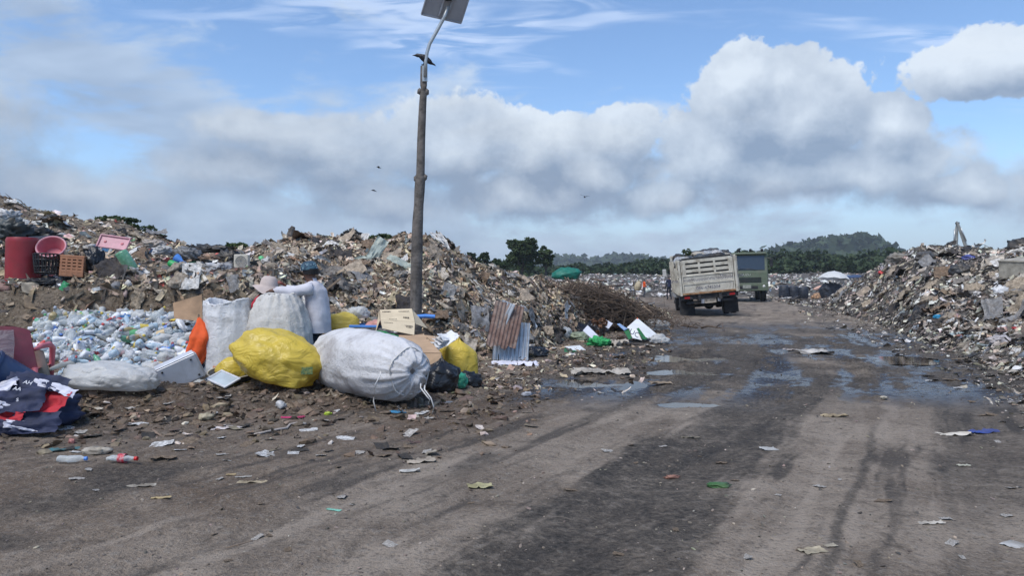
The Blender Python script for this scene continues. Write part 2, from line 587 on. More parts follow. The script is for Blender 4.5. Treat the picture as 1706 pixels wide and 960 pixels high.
def build_ground():
    rows = np.concatenate([np.linspace(-40, 0.8, 8), np.geomspace(1.4, 7.6, 200), np.geomspace(7.63, 19, 280), np.geomspace(19.2, 45, 60), np.geomspace(47, 5000, 40)])
    uu = np.concatenate([np.linspace(-2.6, -0.82, 24), np.linspace(-0.8, 0.8, 350), np.linspace(0.82, 2.6, 24)])
    Yg, U = np.meshgrid(rows, uu, indexing='ij')
    X = U * np.maximum(Yg + 0.6, 18 * (Yg < 1) + 1.0)
    z = ground_z(X.ravel(), Yg.ravel()).reshape(X.shape)
    x, y = X.ravel(), Yg.ravel()
    t = track_t(x, y)
    nz = fbm(x * 0.8, y * 0.8, oct=5, seed=51, rough=0.6)
    nf = fbm(x * 3.0, y * 3.0, oct=4, seed=52, rough=0.65)
    tw = t + 0.20 * nz + 0.10 * nf
    streak = fbm(t * 5.0 + 0.5 * nz, y * 0.55, oct=5, seed=58, rough=0.62) + 0.35 * fbm(x * 1.2, y * 1.2, oct=4, seed=59)
    dark = sstep(0.72, 0.50, np.abs(tw - 0.42) + 0.35 * np.maximum(streak, -0.3)) * sstep(2.0, 3.2, y) * sstep(14, 9, y)
    dark = np.maximum(dark, 0.70 * sstep(0.62, 0.35, np.abs(tw - 2.75) + 0.5 * np.maximum(streak, -0.3)) * sstep(-0.3, 0.2, nz + 0.15))
    dark = np.maximum(dark, 0.8 * sstep(0.20, 0.07, np.abs(tw + 1.25)) * sstep(-0.05, 0.3, fbm(x * 0.5, y * 0.5, oct=3, seed=77)))
    dark = np.maximum(dark, 0.8 * sstep(0.045, 0.02, np.abs(t - 1.72 + 0.16 * fbm(y * 1.3, x * 0.2, oct=4, seed=61))) * sstep(8, 6, y))
    dark = np.maximum(dark, 0.9 * sstep(0.18, 0.42, fbm(x * 0.75, y * 0.75, oct=4, seed=90)) * sstep(-0.9, -1.4, t))
    dark = np.clip(dark * (0.82 + 0.35 * nf), 0, 1)
    zone = sstep(7.6, 9.5, y) * sstep(26, 18, y) * sstep(-4.0, -2.6, t) * sstep(7.0, 5.0, t)
    low = ground_z(x, y)
    wet = zone * sstep(0.0, 0.12, 0.75 * fbm(x * 0.5, y * 0.35, oct=3, seed=66) + 0.4 * nf + 0.65 * fbm(t * 5.5, y * 0.8, oct=4, seed=67) - 9.0 * (low + 0.02) + 0.10 - 0.12 * sstep(3.0, 4.5, t))
    wet = np.maximum(wet, 0.5 * zone * sstep(0.25, 0.0, np.abs(tw - 0.4)))
    dark = np.maximum(dark, 0.85 * zone * sstep(-0.45, 0.1, nz + 0.2))
    bk = np.clip(((x + 5.6) * 4.4 + (y - 7.6) * 1.5) / (4.4 ** 2 + 1.5 ** 2), 0, 1)
    berm = np.exp(-(np.hypot(x + 5.6 - bk * 4.4, y - 7.6 - bk * 1.5) / 0.85) ** 2)
    dark = np.maximum(dark, 0.55 * berm * sstep(-0.35, 0.25, nf))
    soil = np.clip(1.4 * berm + sstep(-1.2, -2.6, t) * (0.55 + 0.5 * nz) + 0.45 * sstep(0.1, 0.4, fbm(x * 0.4, y * 0.4, oct=3, seed=14)), 0, 1)
    V = np.stack([x, y, z.ravel()], -1)
    me = np_mesh('ground', V, grid_faces(*X.shape), [ground_material()], attrs={'wet': wet, 'dark': dark, 'soil': soil, 'streak': streak})
    tag(link('ground', me), kind='structure')


build_ground()


def puddle_material():
    m = bpy.data.materials.new('muddy_water')
    m.use_nodes = True
    w = NT(m.node_tree)
    out = w.n('ShaderNodeOutputMaterial')
    geo = w.n('ShaderNodeNewGeometry').outputs['Position']
    n = w.noise(geo, 9, 3)
    bp = w.n('ShaderNodeBump', {'Strength': 0.03, 'Distance': 0.02, 'Height': n})
    p = w.n('ShaderNodeBsdfPrincipled', {'Base Color': (0.035, 0.03, 0.026), 'Roughness': 0.04, 'Specular IOR Level': 0.6, 'Normal': bp.outputs[0]})
    w.t.links.new(p.outputs[0], out.inputs[0])
    return m


pm = puddle_material()
for k, (px, py, rx, ry) in enumerate(PUDDLES):
    a = np.linspace(0, 2 * np.pi, 40, endpoint=False)
    V = np.stack([px + 1.25 * rx * np.cos(a), py + 1.25 * ry * np.sin(a), 0 * a], -1)
    zs = ground_z(V[:, 0], V[:, 1])
    c = gz(px, py)
    V[:, 2] = c + 0.85 * (np.median(zs) - c) - 0.003
    bm = MB()
    bm.add(V, [tuple(range(40))])
    tag(bm.build('puddle', pm), kind='structure')

# ------------------------------------------------------------------ waste mounds (terrain)
MOUND_MAT = None


def mound_material(name, c1, c2, c3):
    m = bpy.data.materials.new(name)
    m.use_nodes = True
    w = NT(m.node_tree)
    out = w.n('ShaderNodeOutputMaterial')
    geo = w.n('ShaderNodeNewGeometry').outputs['Position']
    n1 = w.noise(geo, 1.6, 5, 0.6, 0.3)
    n2 = w.noise(geo, 18.0, 5, 0.7)
    c = w.mix(w.ramp(n1, 0.35, 0.65), c1, c2)
    c = w.mix(w.ramp(n2, 0.5, 0.72), c, c3)
    c = w.mix(w.m('MULTIPLY', w.ramp(n2, 0.48, 0.28), 0.8), c, (0.03, 0.026, 0.022))
    bp = w.n('ShaderNodeBump', {'Strength': 1.0, 'Distance': 0.08, 'Height': n2})
    p = w.n('ShaderNodeBsdfPrincipled', {'Base Color': c, 'Roughness': 0.9, 'Specular IOR Level': 0.2, 'Normal': bp.outputs[0]})
    w.t.links.new(p.outputs[0], out.inputs[0])
    return m


class Mound:
    """relief laid out by bearing (px column) with control profiles in depth and height"""

    def __init__(self, pxs, depth, height, noise=(0.14, 1.4, 0.05, 6.0), seed=0):
        self.pxs, self.depth, self.height = np.array(pxs, float), np.array(depth, float), np.array(height, float)
        self.noise, self.seed = noise, seed

    def z(self, x, y):
        x, y = np.asarray(x, float), np.asarray(y, float)
        px = CX + FPX * x / np.maximum(y, 0.5)
        K = self.depth.shape[1]
        D = np.stack([np.interp(px, self.pxs, self.depth[:, k]) for k in range(K)], -1)
        H = np.stack([np.interp(px, self.pxs, self.height[:, k]) for k in range(K)], -1)
        z = np.where(y < D[..., 0], H[..., 0] - 0.6 * (D[..., 0] - y), H[..., -1])
        for k in range(K - 1):
            s = np.clip((y - D[..., k]) / np.maximum(D[..., k + 1] - D[..., k], 1e-3), 0, 1)
            zz = H[..., k] + (H[..., k + 1] - H[..., k]) * (s * 0.6 + 0.4 * s * s * (3 - 2 * s))
            z = np.where((y >= D[..., k]) & (y < D[..., k + 1]), zz, z)
        a1, f1, a2, f2 = self.noise
        amp = np.clip((z + 0.2) * 1.4, 0.15, 1)
        z = z + amp * (a1 * fbm(x * f1, y * f1, oct=4, seed=self.seed + 1, rough=0.55) + a2 * fbm(x * f2, y * f2, oct=3, seed=self.seed + 2))
        return z

    def build(self, name, mat, px0, px1, y0, y1, nc, nr):
        pxs = np.linspace(px0, px1, nc)
        ys = np.geomspace(y0, y1, nr)
        Yg, PX = np.meshgrid(ys, pxs, indexing='ij')
        X = (PX - CX) / FPX * Yg
        Z = self.z(X.ravel(), Yg.ravel())
        self.V = np.stack([X.ravel(), Yg.ravel(), Z], -1)
        self.F = grid_faces(nr, nc)
        self.obj = tag(link(name, np_mesh(name, self.V, self.F, [mat])), kind='structure')
        a, b, c, d = (self.V[self.F[:, k]] for k in range(4))
        self.N = np.cross(c - a, d - b)
        self.A = np.linalg.norm(self.N, axis=1) / 2
        self.N /= np.maximum(np.linalg.norm(self.N, axis=1, keepdims=True), 1e-9)
        self.C = (a + b + c + d) / 4
        self.corners = (a, b, c, d)
        return self

    def sample(self, n, rng, zmin=-0.02, face=True, weight=None, w_y=None):
        """random points on the slope, more of them where it faces the camera"""
        w = self.A.copy()
        view = np.array([0, 0, CAM_H]) - self.C
        dist = np.linalg.norm(view, axis=1)
        view /= dist[:, None]
        cosv = (self.N * view).sum(1)
        if face:
            w = w * (np.clip(cosv, 0, 1) + 0.12) / dist ** 1.3
        w = w * (self.C[:, 2] > zmin)
        if weight is not None:
            w = w * weight(self.C[:, 0], self.C[:, 1], self.C[:, 2])
        w /= w.sum()
        i = rng.choice(len(w), n, p=w)
        u, v = rng.random((2, n, 1))
        a, b, c, d = (q[i] for q in self.corners)
        P = a * (1 - u) * (1 - v) + b * u * (1 - v) + c * u * v + d * (1 - u) * v
        return P, self.N[i]


def hz(py, Y):
    return CAM_H + (HY - py) / FPX * Y


# left and middle mounds: foot, face bottom, bank edge, mid slope, ridge, behind, far behind
Lt = [  # px, ridge py, ridge Y, foot Y, bank (edge depth, edge py) or None
    (-700, 270, 22, 10.8, (11.6, 468)), (-300, 285, 21, 11.0, (11.8, 470)), (0, 328, 20, 11.2, (12.0, 474)), (60, 348, 20, 11.3, (12.1, 474)),
    (130, 366, 20, 11.4, (12.2, 470)), (200, 372, 20, 11.5, (12.3, 464)), (250, 396, 19.5, 11.5, (12.4, 460)), (310, 410, 19, 11.6, (12.5, 458)),
    (400, 418, 18.5, 11.7, (12.6, 454)), (450, 408, 18.5, 11.7, (12.6, 448)), (500, 398, 18, 11.8, (13.0, 465)), (560, 397, 18, 11.9, (13.3, 475)), (620, 402, 17.5, 12.1, (13.6, 482)),
    (655, 394, 16.5, 12.3, (13.6, 478)), (690, 388, 16.2, 12.4, (13.6, 472)), (735, 402, 16.4, 12.5, (13.8, 490)), (770, 432, 17, 12.6, (14.0, 510)),
    (830, 453, 18, 12.8, (14.4, 520)), (880, 460, 19, 13.4, (15.0, 520)), (930, 468, 22, 16.0, (18.0, 515)), (1000, 476, 25, 20.0, (22.0, 498)), (1080, 506, 27, 24, (25, 512)), (1120, 530, 29, 26, (27, 535))]
pxs, dep, hei = [], [], []
for (p, rpy, rY, fY, bank) in Lt:
    eY, epy = bank
    ez, rz = hz(epy, eY), hz(rpy, rY)
    mY = (eY + rY) / 2
    if p <= 450:
        d = [fY, fY + 0.45, eY, mY, rY, rY + 3, rY + 10]
        h = [0.15, 0.72, ez, ez + (rz - ez) * 0.42, rz, rz - 0.5, -0.5]
    else:
        d = [fY, (fY + eY) / 2, eY, mY, rY, rY + 2.5, rY + 8]
        h = [-0.02, ez * 0.5, ez, ez + (rz - ez) * 0.6, rz, rz - 0.6, -0.6]
    pxs.append(p); dep.append(d); hei.append(h)
# rounded columns between the table rows
fp = np.linspace(-700, 1120, 140)
sm = lambda a: np.array([np.convolve(np.pad(np.interp(fp, pxs, np.array(a)[:, k]), 2, mode='edge'), np.ones(5) / 5, 'valid') for k in range(7)]).T
moundL = Mound(fp, sm(dep), sm(hei), (0.24, 1.3, 0.10, 4.5), seed=100)
mL = mound_material('mound_soil_brown', (0.15, 0.115, 0.08), (0.22, 0.175, 0.13), (0.34, 0.29, 0.23))
moundL.build('waste_mound_brown', mL, -700, 1120, 10.4, 33, 440, 200)

Rt = [(1250, 508, 58, 50), (1330, 503, 46, 38), (1375, 500, 42, 33), (1405, 486, 39, 29), (1440, 460, 36, 25), (1475, 436, 33, 21.5), (1505, 420, 30, 18.6), (1540, 410, 28.5, 16.2), (1580, 414, 27.5, 14.4),
      (1640, 412, 26, 11.9), (1706, 418, 24, 10.0), (1800, 412, 22, 8.5), (1950, 402, 20, 7.0), (2200, 395, 18, 5.4), (2600, 390, 16, 4.4)]
pxs, dep, hei = [], [], []
for (p, rpy, rY, fY) in Rt:
    rz = max(hz(rpy, rY), 0.02)
    d = [fY, fY + (rY - fY) * 0.18, fY + (rY - fY) * 0.45, fY + (rY - fY) * 0.75, rY, rY + 4, rY + 12]
    h = [-0.03, rz * 0.13, rz * 0.42, rz * 0.80, rz, rz - 0.4, -0.6]
    pxs.append(p); dep.append(d); hei.append(h)
fp = np.linspace(1250, 2600, 120)
moundR = Mound(fp, sm(dep), sm(hei), (0.28, 1.0, 0.11, 3.6), seed=200)
mR = mound_material('mound_soil_grey', (0.07, 0.062, 0.055), (0.14, 0.125, 0.11), (0.25, 0.235, 0.215))
moundR.build('waste_mound_grey', mR, 1250, 2600, 4.2, 75, 330, 200)

# far flat field of waste
Ft = [(500, 462, 95, 60), (900, 462, 98, 55), (960, 458, 100, 56), (1130, 458, 104, 57), (1280, 458, 104, 58), (1360, 456, 100, 55), (1500, 455, 100, 60), (1800, 455, 100, 60)]
pxs, dep, hei = [], [], []
for (p, rpy, rY, fY) in Ft:
    rz = hz(rpy, rY)
    d = [fY, fY + 3, fY + 10, (fY + rY) / 2 + 5, rY, rY + 15, rY + 40]
    h = [-0.05, 0.35, 0.8, rz * 0.62, rz, rz - 0.8, -0.8]
    pxs.append(p); dep.append(d); hei.append(h)
fp = np.linspace(500, 1800, 80)
moundF = Mound(fp, sm(dep), sm(hei), (0.28, 0.35, 0.12, 1.6), seed=300)
moundF.build('waste_field', mR, 500, 1800, 44, 145, 260, 120)


# ------------------------------------------------------------------ far hills and woods
def leaf_quads(C, size, rng, flat=0.5):
    """small random leaf-clump quads at points C"""
    n = len(C)
    d = rng.normal(size=(n, 3)); d[:, 2] *= flat
    d /= np.linalg.norm(d, axis=1, keepdims=True)
    e = np.cross(d, rng.normal(size=(n, 3)))
    e /= np.maximum(np.linalg.norm(e, axis=1, keepdims=True), 1e-6)
    s = (size * (0.6 + 0.8 * rng.random(n)))[:, None]
    d, e = d * s, e * s * 0.7
    V = np.stack([C - d, C + e * 0.9 - d * 0.1, C + d, C - e], 1).reshape(-1, 3)
    F = np.arange(4 * n).reshape(-1, 4)
    return V, F


def foliage_mat(name, c1, c2, scale=0.6):
    m = bpy.data.materials.new(name)
    m.use_nodes = True
    w = NT(m.node_tree)
    out = w.n('ShaderNodeOutputMaterial')
    geo = w.n('ShaderNodeNewGeometry')
    n = w.noise(geo.outputs['Position'], scale, 4, 0.6)
    r = geo.outputs['Random Per Island']
    f = w.m('MULTIPLY_ADD', r, 0.5, w.m('MULTIPLY', w.ramp(n, 0.3, 0.7), 0.5), clamp=True)
    c = w.mix(f, c1, c2)
    p = w.n('ShaderNodeBsdfPrincipled', {'Base Color': c, 'Roughness': 0.7, 'Specular IOR Level': 0.25})
    tr = w.n('ShaderNodeBsdfTranslucent', {0: c})
    sh = w.n('ShaderNodeMixShader', {0: 0.2, 1: p.outputs[0], 2: tr.outputs[0]})
    w.t.links.new(sh.outputs[0], out.inputs[0])
    return m


LEAF_D = foliage_mat('leaves_dark', (0.020, 0.036, 0.016), (0.055, 0.085, 0.032), 0.5)
LEAF_M = foliage_mat('leaves_mid', (0.03, 0.05, 0.02), (0.085, 0.12, 0.045), 0.8)
LEAF_H = foliage_mat('leaves_far', (0.022, 0.042, 0.020), (0.065, 0.095, 0.040), 0.05)
BARK = pmat('bark_grey', (0.10, 0.085, 0.07), 0.9, var=0.4, scale=9, bump=0.6, bscale=18)


def hill(name, pts, Y, depth, seed, bumpsize):
    px = [p for p, _ in pts]
    py = [q for _, q in pts]
    nc, nr = 520, 40
    PXs = np.linspace(px[0], px[-1], nc)
    top = np.array([hz(v, Y - 0.24 * depth) for v in np.interp(PXs, px, py)]) - 0.45 * bumpsize + 2
    top = np.convolve(np.pad(top, 4, mode='edge'), np.ones(9) / 9, 'valid')
    s = np.linspace(0, 1, nr)
    prof = np.sin(np.clip(s * 1.35, 0, 1) * math.pi / 2)
    S, PX = np.meshgrid(s, PXs, indexing='ij')
    Yg = Y - depth * (1 - S)
    X = (PX - CX) / FPX * Yg
    Z = np.tile(top, (nr, 1)) * prof[:, None] * sstep(0, 0.06, S) - 2
    Z += 0.9 * bumpsize * np.abs(fbm(X / bumpsize, Yg / bumpsize, oct=3, seed=seed, rough=0.6)) + 1.3 * bumpsize * fbm(X / (bumpsize * 9), Yg / (bumpsize * 9), oct=3, seed=seed + 4)
    V = np.stack([X.ravel(), Yg.ravel(), Z.ravel()], -1)
    tag(link(name, np_mesh(name, V, grid_faces(nr, nc), [LEAF_H])), kind='structure')
    # tree crowns over the hill, one mass far away
    rng = np.random.default_rng(seed)
    i = rng.choice(np.where(S.ravel() > 0.35)[0], 5200)
    C = V[i] + np.array([0, 0, bumpsize * 0.25]) + rng.normal(size=(5200, 3)) * np.array([2, 2, 0.25]) * bumpsize * 0.25
    v, f = leaf_quads(C, bumpsize * 0.42, rng, 0.8)
    return v, f


v1, f1 = hill('hill_far', [(500, 442), (780, 440), (880, 436), (930, 431), (960, 436), (985, 439), (1010, 434), (1040, 429), (1090, 426), (1130, 430), (1200, 427), (1260, 432), (1330, 436), (1420, 440)], 1000, 260, 5, 11)
v2, f2 = hill('hill_wooded', [(1180, 440), (1260, 428), (1300, 421), (1335, 412), (1360, 404), (1378, 402), (1395, 396), (1430, 393), (1452, 400), (1480, 412), (1510, 424), (1580, 432), (1750, 440)], 620, 200, 6, 8)
tag(link('hillside_trees', np_mesh('hillside_trees', np.concatenate([v1, v2]), np.concatenate([f1, f2 + len(v1)]), [LEAF_H], smooth=False)),
    'dense green woodland covering the far hills on the horizon', 'woodland', kind='stuff')


def crown_points(c, r, n, rng, lobes=14, hollow=0.55):
    """points spread through uneven clumps inside an ellipsoid"""
    L = rng.normal(size=(lobes, 3))
    L /= np.linalg.norm(L, axis=1, keepdims=True)
    L *= (0.45 + 0.4 * rng.random((lobes, 1)))
    L[:, 2] = L[:, 2] * 0.9
    k = rng.integers(0, lobes, n)
    d = rng.normal(size=(n, 3))
    d /= np.linalg.norm(d, axis=1, keepdims=True)
    rad = (hollow + (1 - hollow) * rng.random((n, 1))) * (0.26 + 0.14 * rng.random((lobes, 1)))[k]
    return np.asarray(c) + (L[k] + d * rad) * np.asarray(r)


def treeline():
    rng = np.random.default_rng(11)
    VV, FF, o = [], [], 0
    def row(p0, p1, Y, tops, n, q):
        nonlocal o
        for i in range(n):
            px = p0 + (p1 - p0) * (i + rng.random() * 0.8) / n
            y = Y + rng.uniform(-14, 14)
            top = hz(np.interp(px, tops[0], tops[1]) + rng.normal() * 2.2, y)
            h = top * 0.62
            c = ((px - CX) / FPX * y, y, top - h * 0.5)
            C = crown_points(c, (rng.uniform(2.6, 4.4), 3.0, h * 0.62), q, rng, 12)
            v, f = leaf_quads(C, 0.42, rng)
            VV.append(v); FF.append(f + o); o += len(v)
    row(760, 1180, 165, ([700, 930, 1010, 1060, 1130, 1200], [434, 443, 440, 436, 430, 428]), 46, 260)
    row(760, 1180, 140, ([700, 930, 1010, 1060, 1130, 1200], [440, 448, 446, 441, 438, 436]), 40, 230)
    row(1180, 1620, 150, ([1180, 1270, 1300, 1360, 1420, 1470, 1520, 1650], [426, 420, 420, 422, 421, 418, 420, 422]), 52, 300)
    row(1180, 1620, 130, ([1180, 1270, 1300, 1360, 1420, 1470, 1520, 1650], [438, 433, 434, 437, 436, 432, 430, 430]), 48, 280)
    tag(link('treeline', np_mesh('treeline', np.concatenate(VV), np.concatenate(FF), [LEAF_D], smooth=False)),
        'dark green belt of trees behind the waste field', 'trees', kind='stuff')


treeline()


def tree(name, loc, h, spread, seed, label, nleaf=5200, leaf=0.16, trunk=0.2, mat=LEAF_M, group=None, low=0.25, nl=9):
    rng = np.random.default_rng(seed)
    root = empty(name, loc, label=label, cat='tree', group=group)
    mb = MB()
    fork = Vector((0.1, 0, h * 0.34))
    mb.tube([(0, 0, -0.6), (0.05, 0, h * 0.15), fork, (0.12, 0.05, h * 0.5)], [trunk, trunk * 0.85, trunk * 0.7, trunk * 0.4], 8)
    C = []
    for k in range(nl):
        a = 2 * math.pi * k / nl + rng.uniform(-0.3, 0.3)
        rr = spread * rng.uniform(0.2, 0.72)
        e = Vector((math.cos(a) * rr, math.sin(a) * rr * 0.7, h * rng.uniform(0.45, 0.9)))
        m = fork.lerp(e, 0.5) + Vector((0, 0, -0.05 * h))
        mb.tube([fork + Vector((0, 0, rng.uniform(-0.08, 0.1) * h)), m, e], [trunk * 0.42, trunk * 0.25, trunk * 0.08], 5)
        r = spread * rng.uniform(0.40, 0.56)
        C.append(crown_points(e, (r, r, r * 0.72), nleaf // nl, rng, 9, 0.4))
    mb.build('trunk', BARK, root, smooth=True)
    v, f = leaf_quads(np.concatenate(C), leaf, rng)
    link('crown', np_mesh('crown', v, f, [mat], smooth=False), root)
    return root


def shrub(name, loc, r, h, seed, label, n=700, leaf=0.05, mat=LEAF_M, group=None):
    rng = np.random.default_rng(seed)
    root = empty(name, loc, label=label, cat='shrub', group=group)
    mb = MB()
    for k in range(5):
        a = rng.uniform(0, 6.28)
        mb.tube([(0, 0, -0.15), (math.cos(a) * r * 0.3, math.sin(a) * r * 0.3, h * 0.4), (math.cos(a) * r * 0.6, math.sin(a) * r * 0.6, h * 0.8)], [0.02, 0.012, 0.004], 4)
    mb.build('stem', BARK, root)
    C = crown_points((0, 0, h * 0.55), (r, r, h * 0.6), n, rng, 10, 0.3)
    v, f = leaf_quads(C, leaf, rng)
    link('foliage', np_mesh('foliage', v, f, [mat], smooth=False), root)
    return root


p = at(868, 470, 78)
tree('broadleaf_tree', (p.x, 78, 0.9), 4.6, 2.2, 21, 'large spreading dark green tree behind the brown waste mound', 13000, 0.12, 0.2, LEAF_M, nl=18)
p = at(908, 470, 80)
tree('broadleaf_tree', (p.x, 80, 0.9), 4.6, 1.4, 27, 'narrow gap-toothed tree touching the large spreading tree', 4600, 0.13, 0.16, LEAF_M, nl=8)
for k, (px, top, r, s) in enumerate([(800, 422, 1.5, 31), (826, 424, 1.5, 32)]):
    p = at(px, top, 72)
    tree('broadleaf_tree', (p.x, 72, 0.6), p.z - 0.4, r, s, ['low bushy tree half hidden behind the waste mound peak', 'low rounded tree between mound peak and large tree'][k], 2600, 0.13, 0.14, LEAF_D, nl=7)
p = at(1157, 416, 100)
tree('broadleaf_tree', (p.x, 100, 1.2), p.z - 1.2, 1.6, 35, 'small tree top showing above the loaded dump truck', 2200, 0.16, 0.15, LEAF_M, nl=7)
for k, (px, py, r, h, s, lab) in enumerate([(228, 381, 0.55, 0.42, 41, 'leafy green shrub on the mound ridge above the pink tray'), (196, 366, 0.5, 0.36, 42, 'dull green bush on the ridge near the pink tray'),
                                            (398, 411, 0.35, 0.3, 44, 'small bush on the ridge above the fan unit'),
                                            (618, 394, 0.42, 0.28, 45, 'thin bush on the ridge beside the mound peak'), (650, 396, 0.3, 0.26, 46, 'tuft of green leaves behind the mound peak')]):
    Y = 20.3 if px < 300 else 19
    q = at(px, py, Y)
    shrub('shrub', (q.x, Y, q.z - h * 0.8), r * 1.25, h, s, lab, 900, 0.05)

# ------------------------------------------------------------------ crumpled waste pieces
def sheet(nx, ny, sx, sy, seed, amp=0.25, freq=1.6, curl=0.0):
    rng = np.random.default_rng(seed)
    u, v = np.meshgrid(np.linspace(-1, 1, nx), np.linspace(-1, 1, ny), indexing='ij')
    o = rng.uniform(0, 50, 3)
    x = u * sx + amp * 0.5 * fbm(u * freq + o[0], v * freq, oct=3, seed=seed) * sx
    y = v * sy + amp * 0.5 * fbm(u * freq, v * freq + o[1], oct=3, seed=seed + 3) * sy
    z = amp * (fbm(u * freq + o[2], v * freq, oct=3, seed=seed + 6, ridge=True)) * max(sx, sy) * 0.8 + curl * (u ** 2) * sx
    return np.stack([x.ravel(), y.ravel(), z.ravel()], -1), grid_faces(nx, ny)


def tri(F):
    return np.concatenate([F[:, [0, 1, 2]], F[:, [0, 2, 3]]]) if F.shape[1] == 4 else F


def lump(sub, seed, amp=0.35, freq=1.4, sq=(1, 0.8, 0.6), ridge=True):
    V, F = ico(sub)
    o = np.random.default_rng(seed).uniform(0, 40, 3)
    n = fbm(V[:, 0] * freq + o[0], V[:, 1] * freq + o[1], V[:, 2] * freq + o[2], oct=4, seed=seed, ridge=ridge, rough=0.55)
    V = V * (1 + amp * n)[:, None] * np.array(sq)
    return V, F


protos = {'flake': [], 'film': [], 'lump': [], 'strip': [], 'stick': [], 'card': []}
for s in range(14):
    protos['film'].append(sheet(4, 4, 1, 0.55 + 0.4 * ((s * 37) % 10) / 10, 500 + s, 0.38, 1.5, 0.22))
for s in range(8):
    protos['flake'].append(sheet(3, 3, 1, 0.6, 560 + s, 0.4, 1.4, 0.2))
for s in range(10):
    V, F = lump(1, 600 + s, 0.75, 2.2, (1, 0.7, 0.42))
    protos['lump'].append((V, F))
for s in range(10):
    protos['strip'].append(sheet(9, 2, 1.7, 0.16 + 0.02 * s, 700 + s, 0.5, 1.2, 0.3 * ((s % 3) - 1)))
for s in range(4):
    b = MB().tube([(-1.8, 0, 0), (0, 0.08 * s, 0.05), (1.8, 0, 0.06 * s)], [0.06, 0.07, 0.04], 4)
    fq = [f for f in b.f if len(f) == 4]
    protos['stick'].append((np.array(b.v), np.array(fq)))
for s in range(5):
    V, F = sheet(3, 3, 1, 0.7, 800 + s, 0.18, 1.0)
    protos['card'].append((V, F))


def frames(N, rng, tilt):
    n = N + rng.normal(size=N.shape) * tilt
    n /= np.linalg.norm(n, axis=1, keepdims=True)
    a = np.cross(n, rng.normal(size=N.shape))
    a /= np.maximum(np.linalg.norm(a, axis=1, keepdims=True), 1e-6)
    return np.stack([a, np.cross(n, a), n], -1)


def scatter(P, N, size, cols, rng, mix, tilt=0.5, lift=0.25, sq=None):
    """instances of the waste prototypes merged into arrays"""
    kinds = list(mix)
    pr = np.array([mix[k] for k in kinds], float)
    K = rng.choice(len(kinds), len(P), p=pr / pr.sum())
    VV, FF, CC, o = [], [], [], 0
    M = frames(N, rng, tilt)
    for ki, k in enumerate(kinds):
        pid = rng.integers(0, len(protos[k]), len(P))
        for j, (V, F) in enumerate(protos[k]):
            sel = np.where((K == ki) & (pid == j))[0]
            if not len(sel): continue
            s3 = size[sel][:, None] * (0.75 + 0.5 * rng.random((len(sel), 3)))
            X = np.einsum('nij,nvj->nvi', M[sel], V[None] * s3[:, None, :]) + P[sel][:, None] + N[sel][:, None] * (lift * size[sel])[:, None, None]
            F3 = tri(F)
            VV.append(X.reshape(-1, 3))
            FF.append((F3[None] + (np.arange(len(sel)) * len(V))[:, None, None] + o).reshape(-1, 3))
            sh = (0.85 + 0.3 * rng.random((len(sel), len(V), 1)))
            CC.append((cols[sel][:, None] * sh).reshape(-1, 3))
            o += len(sel) * len(V)
    return np.concatenate(VV), np.concatenate(FF), np.concatenate(CC)


WASTE = pmat('mixed_waste', None, 0.62, var=0.35, scale=9, bump=0.35, bscale=40, dirt=(0.16, 0.125, 0.095), dscale=4, damt=0.65, src='attr', trans=0.08)


def palette(n, rng, spec):
    c = np.array([s[:3] for s in spec], float)
    w = np.array([s[3] for s in spec], float)
    k = rng.choice(len(c), n, p=w / w.sum())
    return np.clip(c[k] * np.array([1.12, 1.07, 0.98]) * np.exp(rng.normal(0, 0.22, (n, 1))) * (1 + rng.normal(0, 0.05, (n, 3))), 0.01, 0.8)


PAL_BROWN = [(0.52, 0.44, 0.34, 6), (0.38, 0.30, 0.22, 6), (0.21, 0.16, 0.115, 6), (0.14, 0.11, 0.085, 5), (0.055, 0.05, 0.045, 4.5), (0.68, 0.61, 0.51, 3.5), (0.38, 0.29, 0.24, 1.2),
             (0.11, 0.15, 0.15, 0.7), (0.19, 0.21, 0.24, 0.6), (0.36, 0.23, 0.14, 0.8), (0.68, 0.65, 0.60, 0.7)]
PAL_GREY = [(0.48, 0.45, 0.40, 6), (0.33, 0.30, 0.26, 6), (0.17, 0.15, 0.13, 6), (0.10, 0.09, 0.08, 5), (0.045, 0.043, 0.042, 5), (0.68, 0.65, 0.60, 3.5), (0.78, 0.76, 0.74, 1.5),
            (0.38, 0.30, 0.23, 1.8), (0.42, 0.33, 0.30, 0.8), (0.18, 0.22, 0.25, 0.7)]
PAL_FAR = [(0.62, 0.60, 0.58, 6), (0.42, 0.40, 0.38, 5), (0.78, 0.77, 0.76, 4), (0.25, 0.23, 0.21, 4), (0.10, 0.10, 0.10, 3), (0.5, 0.42, 0.34, 1.5), (0.2, 0.32, 0.36, 0.8), (0.5, 0.3, 0.28, 0.6)]
PAL_SORT = [(0.70, 0.69, 0.67, 5), (0.45, 0.42, 0.38, 4), (0.06, 0.06, 0.065, 5), (0.32, 0.27, 0.21, 5), (0.20, 0.16, 0.12, 3), (0.10, 0.22, 0.42, 0.8), (0.08, 0.36, 0.16, 0.7), (0.55, 0.12, 0.10, 0.6), (0.60, 0.36, 0.36, 0.8), (0.12, 0.15, 0.18, 2)]


def waste_layer(name, mound, n, smin, smax, pal, mix, seed, label, tilt=0.30, weight=None, lift=0.10, zmin=-0.02, far=0.0):
    rng = np.random.default_rng(seed)
    P, N = mound.sample(n, rng, zmin=zmin, weight=weight)
    size = smin * (smax / smin) ** (rng.random(n) ** 2.6)
    if far: size = size * (1 + far * P[:, 1])
    V, F, C = scatter(P, N, size, palette(n, rng, pal), rng, mix, tilt, lift)
    return tag(link(name, np_mesh(name, V, F, [WASTE], smooth=True, col=C)), label, 'waste', kind='stuff')


